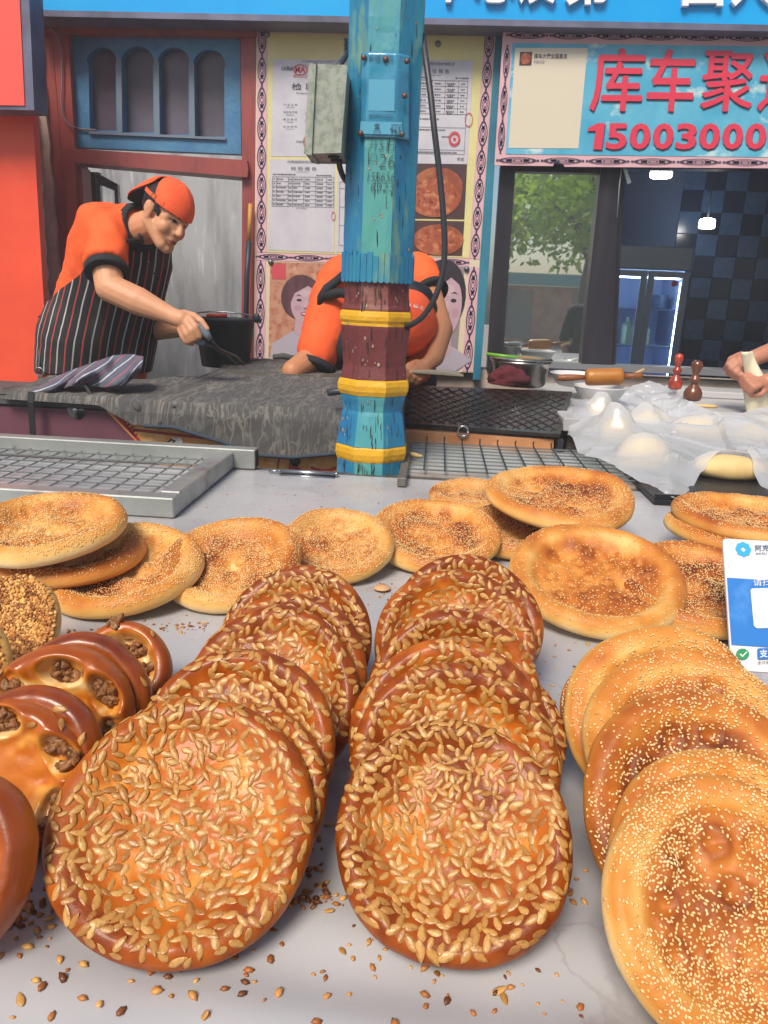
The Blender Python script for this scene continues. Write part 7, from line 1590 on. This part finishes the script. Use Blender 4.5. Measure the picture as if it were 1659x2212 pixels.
V, F, N = melt(b, .009, 7); sh2 = obj('shirt', wrinkle(wrinkle(V, N, .008, 8, 15), N, .003, 22, 16, (1, 1, .5)), F, m_shirt, man2, True)
a_ = P(686, 762, 3.165)-P(708, 690, 3.24); a_ /= np.linalg.norm(a_); b = MB(); b.lathe([(.08, -.01), (.092, -.008), (.093, .016), (.084, .02)], P(686, 762, 3.165)+a_*.062, 28, axis=a_); b.build('sleeve_cuff', m_black, sh2, True)
a_ = P(915, 613, 3.31)-P(898, 585, 3.36); a_ /= np.linalg.norm(a_); b = MB(); b.lathe([(.07, -.01), (.083, -.008), (.083, .012), (.076, .014)], P(915, 613, 3.31)+a_*.058, 28, axis=a_); b.build('sleeve_cuff', m_black, sh2, True)
nu, nv = 48, 26; V = []; Fc = []; cax = np.array([.25, -.80, -.28]); cax /= np.linalg.norm(cax); cu = np.cross([0, 0, 1], cax); cu /= np.linalg.norm(cu); cw = np.cross(cax, cu)
for i in range(nv+1):
    th = rad(108)*i/nv
    for k in range(nu):
        a = 2*math.pi*k/nu; bump = 1+.015*math.cos(6*a)*math.sin(th); V.append(hb+.132*bump*(cax*math.cos(th)+1.0*math.sin(th)*(math.cos(a)*cu+math.sin(a)*cw)))
for i in range(nv):
    for k in range(nu): Fc.append((i*nu+k, (i+1)*nu+k, (i+1)*nu+(k+1) % nu, i*nu+(k+1) % nu))
cap2 = obj('cap', np.array(V), Fc, m_cap, man2, True)
b = MB(); b.ball(hb+np.array([.01, .075, .060]), (.118, .08, .105), 28, 18); V = np.concatenate(b.V); obj('hair', V+.004*n3(V, 90, 3)[:, None], b.F, m_hair, man2, True)
b = MB()
for k, ch in enumerate('库车大馕烤馕'):
    t0 = rad(128-k*15.5); cs = []
    for (du, dv) in ((-.4, .5), (.4, .5), (.4, -.5), (-.4, -.5)):
        th = rad(50-dv*7); a = t0-rad(du*15)
        d_ = cax*math.cos(th)+math.sin(th)*(math.cos(a)*cu+math.sin(a)*cw); cs.append(hb+.1345*d_)
    fit_text(b, ch, cs, off=(0, 0, 0), bold=.03)
b.build('cap_lettering', mat('cap_white', lin('#e6dcd6'), .6), cap2)
b = MB(); b.tube([P(689, 664, 3.18), P(693, 642, 3.17), P(706, 624, 3.17), P(728, 606, 3.2), P(745, 590, 3.25)], [.010, .016, .020, .018, .016], 8); b.tube([P(700, 640, 3.17), P(735, 632, 3.15), P(790, 640, 3.12)], .020, 8); b.build('apron_strap', m_black, man2, True)
b = MB(); capsule(b, P(745, 745, 3.22), P(860, 735, 3.24), .09, .09); V, F, N = melt(b, .012, 3); obj('apron', V, F, m_black, man2, True)
b = MB()
for x in (-.38, -.12): chain(b, [(x, 3.70, .98), (x, 3.72, .5), (x, 3.76, .10)], [.13, .085, .07], 16)
V, F, N = melt(b, .013, 4); obj('trousers', V, F, m_black, man2, True)
b = MB(); p0 = P(888, 800, 2.93); b.plate([p0+[-.03, 0, .004], p0+[.02, -.05, .004], p0+[.20, -.06, .0], p0+[.16, .02, .006]], d=.008, ax=(0, 0, -1)); tag(b.build('flour_cloth', mat('pale_rag', lin('#b5ab98'), .9, bump=(40, .6))), 'pale floury rag under the fist of the bending man', 'rag')
# ---------------------------------------------------------------- hands stretching dough at the right edge
b = MB(); h1, h2 = P(1612, 782, 3.16), P(1640, 822, 3.10); w1, w2 = P(1668, 758, 3.2), P(1700, 822, 3.12)
fist(b, h1, (-.75, -.3, -.55), (-.35, -.85, .35), 1.12); chain(b, [h1+np.array([.03, .01, .015]), w1, P(1790, 700, 3.36), P(1860, 560, 3.5)], [.033, .036, .056, .06])
fist(b, h2, (-.8, -.45, -.15), (-.15, -.7, .7), 1.05, -1); chain(b, [h2+np.array([.035, .0, .0]), w2, P(1820, 830, 3.25), P(1920, 600, 3.35)], [.032, .034, .05, .058])
hd3 = np.array([2.32, 3.6, 1.72]); b.ball(hd3, (.09, .10, .12), 20, 14); capsule(b, hd3, (2.34, 3.6, 1.45), .06, .07); capsule(b, (2.2, 3.5, 1.42), (2.5, 3.65, 1.42), .07, .07); capsule(b, (2.35, 3.6, 1.4), (2.38, 3.65, .9), .13, .13)
for x in (2.3, 2.48): chain(b, [(x, 3.65, .9), (x, 3.65, .5), (x, 3.65, .06)], [.09, .06, .045])
V, F, N = melt(b, .0048, 5); c3 = np.tile(np.array(lin('#b27a63')), (len(V), 1))*(1+.06*n3(V, 25, 9)[:, None]); man3 = obj('person', V, F, m_skin, None, True, c3); tag(man3, 'person at the right edge stretching a strip of dough with both hands', 'person')
b = MB(); capsule(b, (2.2, 3.52, 1.42), (2.5, 3.66, 1.42), .095, .095); capsule(b, (2.35, 3.6, 1.38), (2.38, 3.65, .85), .165, .17)
V, F, N = melt(b, .012, 5); obj('shirt', wrinkle(V, N, .006, 8, 4), F, m_black, man3, True)
b = MB()
for x in (2.3, 2.48): chain(b, [(x, 3.65, .9), (x, 3.65, .5), (x, 3.65, .1)], [.12, .085, .07])
V, F, N = melt(b, .014, 4); obj('trousers', V, F, m_black, man3, True)
b = MB(); b.ball(hd3+np.array([.01, .02, .03]), (.10, .11, .11), 20, 14); obj('hair', np.concatenate(b.V), b.F, m_hair, man3, True)
nu, nv = 14, 26; Pt = np.zeros((nv, nu, 3))
for i, v in enumerate(np.linspace(0, 1, nv)):
    y = 760+v*130; xc = np.interp(v, [0, .2, .45, 1], [1613, 1619, 1630, 1636]); hw_ = np.interp(v, [0, .12, .3, .6, 1], [8, 10, 15, 23, 21])
    for j, u in enumerate(np.linspace(-1, 1, nu)): Pt[i, j] = P(xc+u*hw_, y, 3.085+.02*u*u+.012*math.sin(v*7+u*2)+.02*v)
ds = sheet('dough_strip', Pt, mat('dough_strip', lin('#e2d8bc'), .6, bump=(30, .3)), None, .009); tag(ds, 'long pale dough strip held by the hands at the right', 'dough')
# ================================================================== THE STREET BEHIND (mirrored in the window pane)
m_bark = mat('bark', lin('#6d6257'), .9, bump=(20, .8)); m_leaf = mat('leaves', lin('#86a84a'), .5, objrand=None, var=(3, lin('#93a84c'), .4, .65))
_t = m_leaf.node_tree; _tr = _t.nodes.new('ShaderNodeBsdfTranslucent'); _tr.inputs[0].default_value = (*lin('#a8c850'), 1); _mx = _t.nodes.new('ShaderNodeMixShader'); _mx.inputs[0].default_value = .5
_t.links.new(_t.nodes['Principled BSDF'].outputs[0], _mx.inputs[1]); _t.links.new(_tr.outputs[0], _mx.inputs[2]); _t.links.new(_mx.outputs[0], _t.nodes['Material Output'].inputs[0])
def tree(x, y, hgt, spread, n, seed, label):
    rs = np.random.default_rng(seed); root = empty('street_tree', (x, y, 0), label, 'tree', 'trees across the street')
    b = MB(); top = np.array([x+.2, y, hgt*.62]); b.tube([(x, y, 0), (x+.05, y, hgt*.3), top], [.17, .13, .08], 10); tips = []
    for k in range(9):
        a = k*2.4+rs.uniform(-.3, .3); s0 = np.array([x+.08, y, hgt*(.32+.03*k)]); e = np.array([x+math.cos(a)*spread*rs.uniform(.5, .95), y+math.sin(a)*spread*rs.uniform(.5, .95), hgt*rs.uniform(.42, .98)]); b.tube([s0, (s0+e)/2+np.array([0, 0, .25]), e], [.06, .035, .012], 6); tips += [e, (s0+e)/2+np.array([0, 0, .25])]
    b.build('trunk', m_bark, root, True)
    c = np.array([tips[k] for k in rs.integers(0, len(tips), n)])+rs.normal(0, 1, (n, 3))*np.array([.55, .55, .42])*spread*.35
    d = rs.normal(0, 1, (n, 3)); d /= np.linalg.norm(d, axis=1)[:, None]; e = np.cross(d, rs.normal(0, 1, (n, 3))); e /= np.linalg.norm(e, axis=1)[:, None]; s = rs.uniform(.06, .12, n)[:, None]
    V = np.stack([c-d*s, c+e*s*.45, c+d*s, c-e*s*.45], 1).reshape(-1, 3); F = np.arange(n*4).reshape(n, 4); o = obj('crown', V, F, m_leaf, root); o['kind'] = 'stuff'
tree(2.6, -6.5, 5.6, 2.3, 7500, 3, 'leafy street tree mirrored in the upper part of the window pane'); tree(4.6, -8.0, 6.0, 2.6, 6500, 5, 'street tree mirrored behind the nearer one in the window pane')
tree(.2, -9.5, 5.5, 2.4, 6500, 8, 'street tree mirrored at the left of the window pane')
m_osh = mat('far_shop', lin('#c98a68'), .8, var=(2, lin('#8f5a46'), .4, .7)); b = MB(); b.box((-6, -16.3, 0), (14, -16, 1.75)); fsb = b.build('far_shop', m_osh); tag(fsb, 'low reddish shop across the street mirrored in the pane', 'shop')
b = MB(); b.box((-6, -15.99, 1.76), (14, -15.6, 2.1)); b.build('fascia', mat('far_teal', lin('#4f9aa0'), .5), fsb)
b = MB()
for x in range(-5, 13, 3): b.box((x, -15.995, .2), (x+1.8, -15.95, 1.6))
o = b.build('shutter', mat('far_dark', lin('#6a6a60'), .5), fsb); o['kind'] = 'stuff'
# passer-by whose dark outline is mirrored in the pane
b = MB(); px_, py_ = 1.62, -.45; hd_ = np.array([px_, py_, 1.50]); b.ball(hd_, (.085, .095, .115), 18, 12); capsule(b, hd_, (px_, py_, 1.28), .055, .07); capsule(b, (px_-.16, py_, 1.24), (px_+.16, py_, 1.24), .075, .075); capsule(b, (px_, py_, 1.2), (px_, py_, .85), .135, .14)
chain(b, [(px_+.19, py_, 1.22), (px_+.27, py_+.02, .98), (px_+.12, py_+.18, 1.05)], [.055, .045, .035]); chain(b, [(px_-.19, py_, 1.22), (px_-.25, py_, .98), (px_-.22, py_+.05, .74)], [.055, .045, .032]); fist(b, (px_+.08, py_+.21, 1.06), (-.8, .5, .2), (0, .6, .8), .9)
for s in (-.09, .09): chain(b, [(px_+s, py_, .85), (px_+s, py_, .45), (px_+s, py_, .06)], [.09, .06, .045])
V, F, N = melt(b, .008, 4); c4 = np.tile(np.array(lin('#9a6c55')), (len(V), 1)); pb_ = obj('person', V, F, m_skin, None, True, c4); tag(pb_, 'dark clothed passer-by mirrored in the shop window pane', 'person')
b = MB(); capsule(b, (px_-.16, py_, 1.24), (px_+.16, py_, 1.24), .10, .10); capsule(b, (px_, py_, 1.2), (px_, py_, .8), .165, .17); chain(b, [(px_+.19, py_, 1.22), (px_+.27, py_+.02, .98)], [.075, .062]); chain(b, [(px_-.19, py_, 1.22), (px_-.25, py_, .98)], [.075, .062]); V, F, N = melt(b, .014, 4); obj('jacket', wrinkle(V, N, .006, 7, 3), F, m_black, pb_, True)
b = MB()
for s in (-.09, .09): chain(b, [(px_+s, py_, .85), (px_+s, py_, .45), (px_+s, py_, .1)], [.115, .085, .07])
V, F, N = melt(b, .014, 4); obj('trousers', V, F, m_black, pb_, True); b = MB(); b.ball(hd_+np.array([0, -.02, .03]), (.10, .11, .11), 18, 12); obj('hair', np.concatenate(b.V), b.F, m_hair, pb_, True)
# ================================================================== smoke and dust in the air of the stall
hz = MB(); hz.box((-9, -20, -1), (18, 9, 7.2)); m_hz = bpy.data.materials.new('haze'); m_hz.use_nodes = True; t = m_hz.node_tree; t.nodes.remove(t.nodes['Principled BSDF'])
pv = t.nodes.new('ShaderNodeVolumePrincipled'); pv.inputs['Density'].default_value = .012; pv.inputs['Color'].default_value = (.9, .93, 1, 1); t.links.new(pv.outputs[0], t.nodes['Material Output'].inputs['Volume'])
ho_ = hz.build('haze', m_hz); tag(ho_, 'thin smoke and dust hanging in the air of the stall', 'haze', kind='stuff')
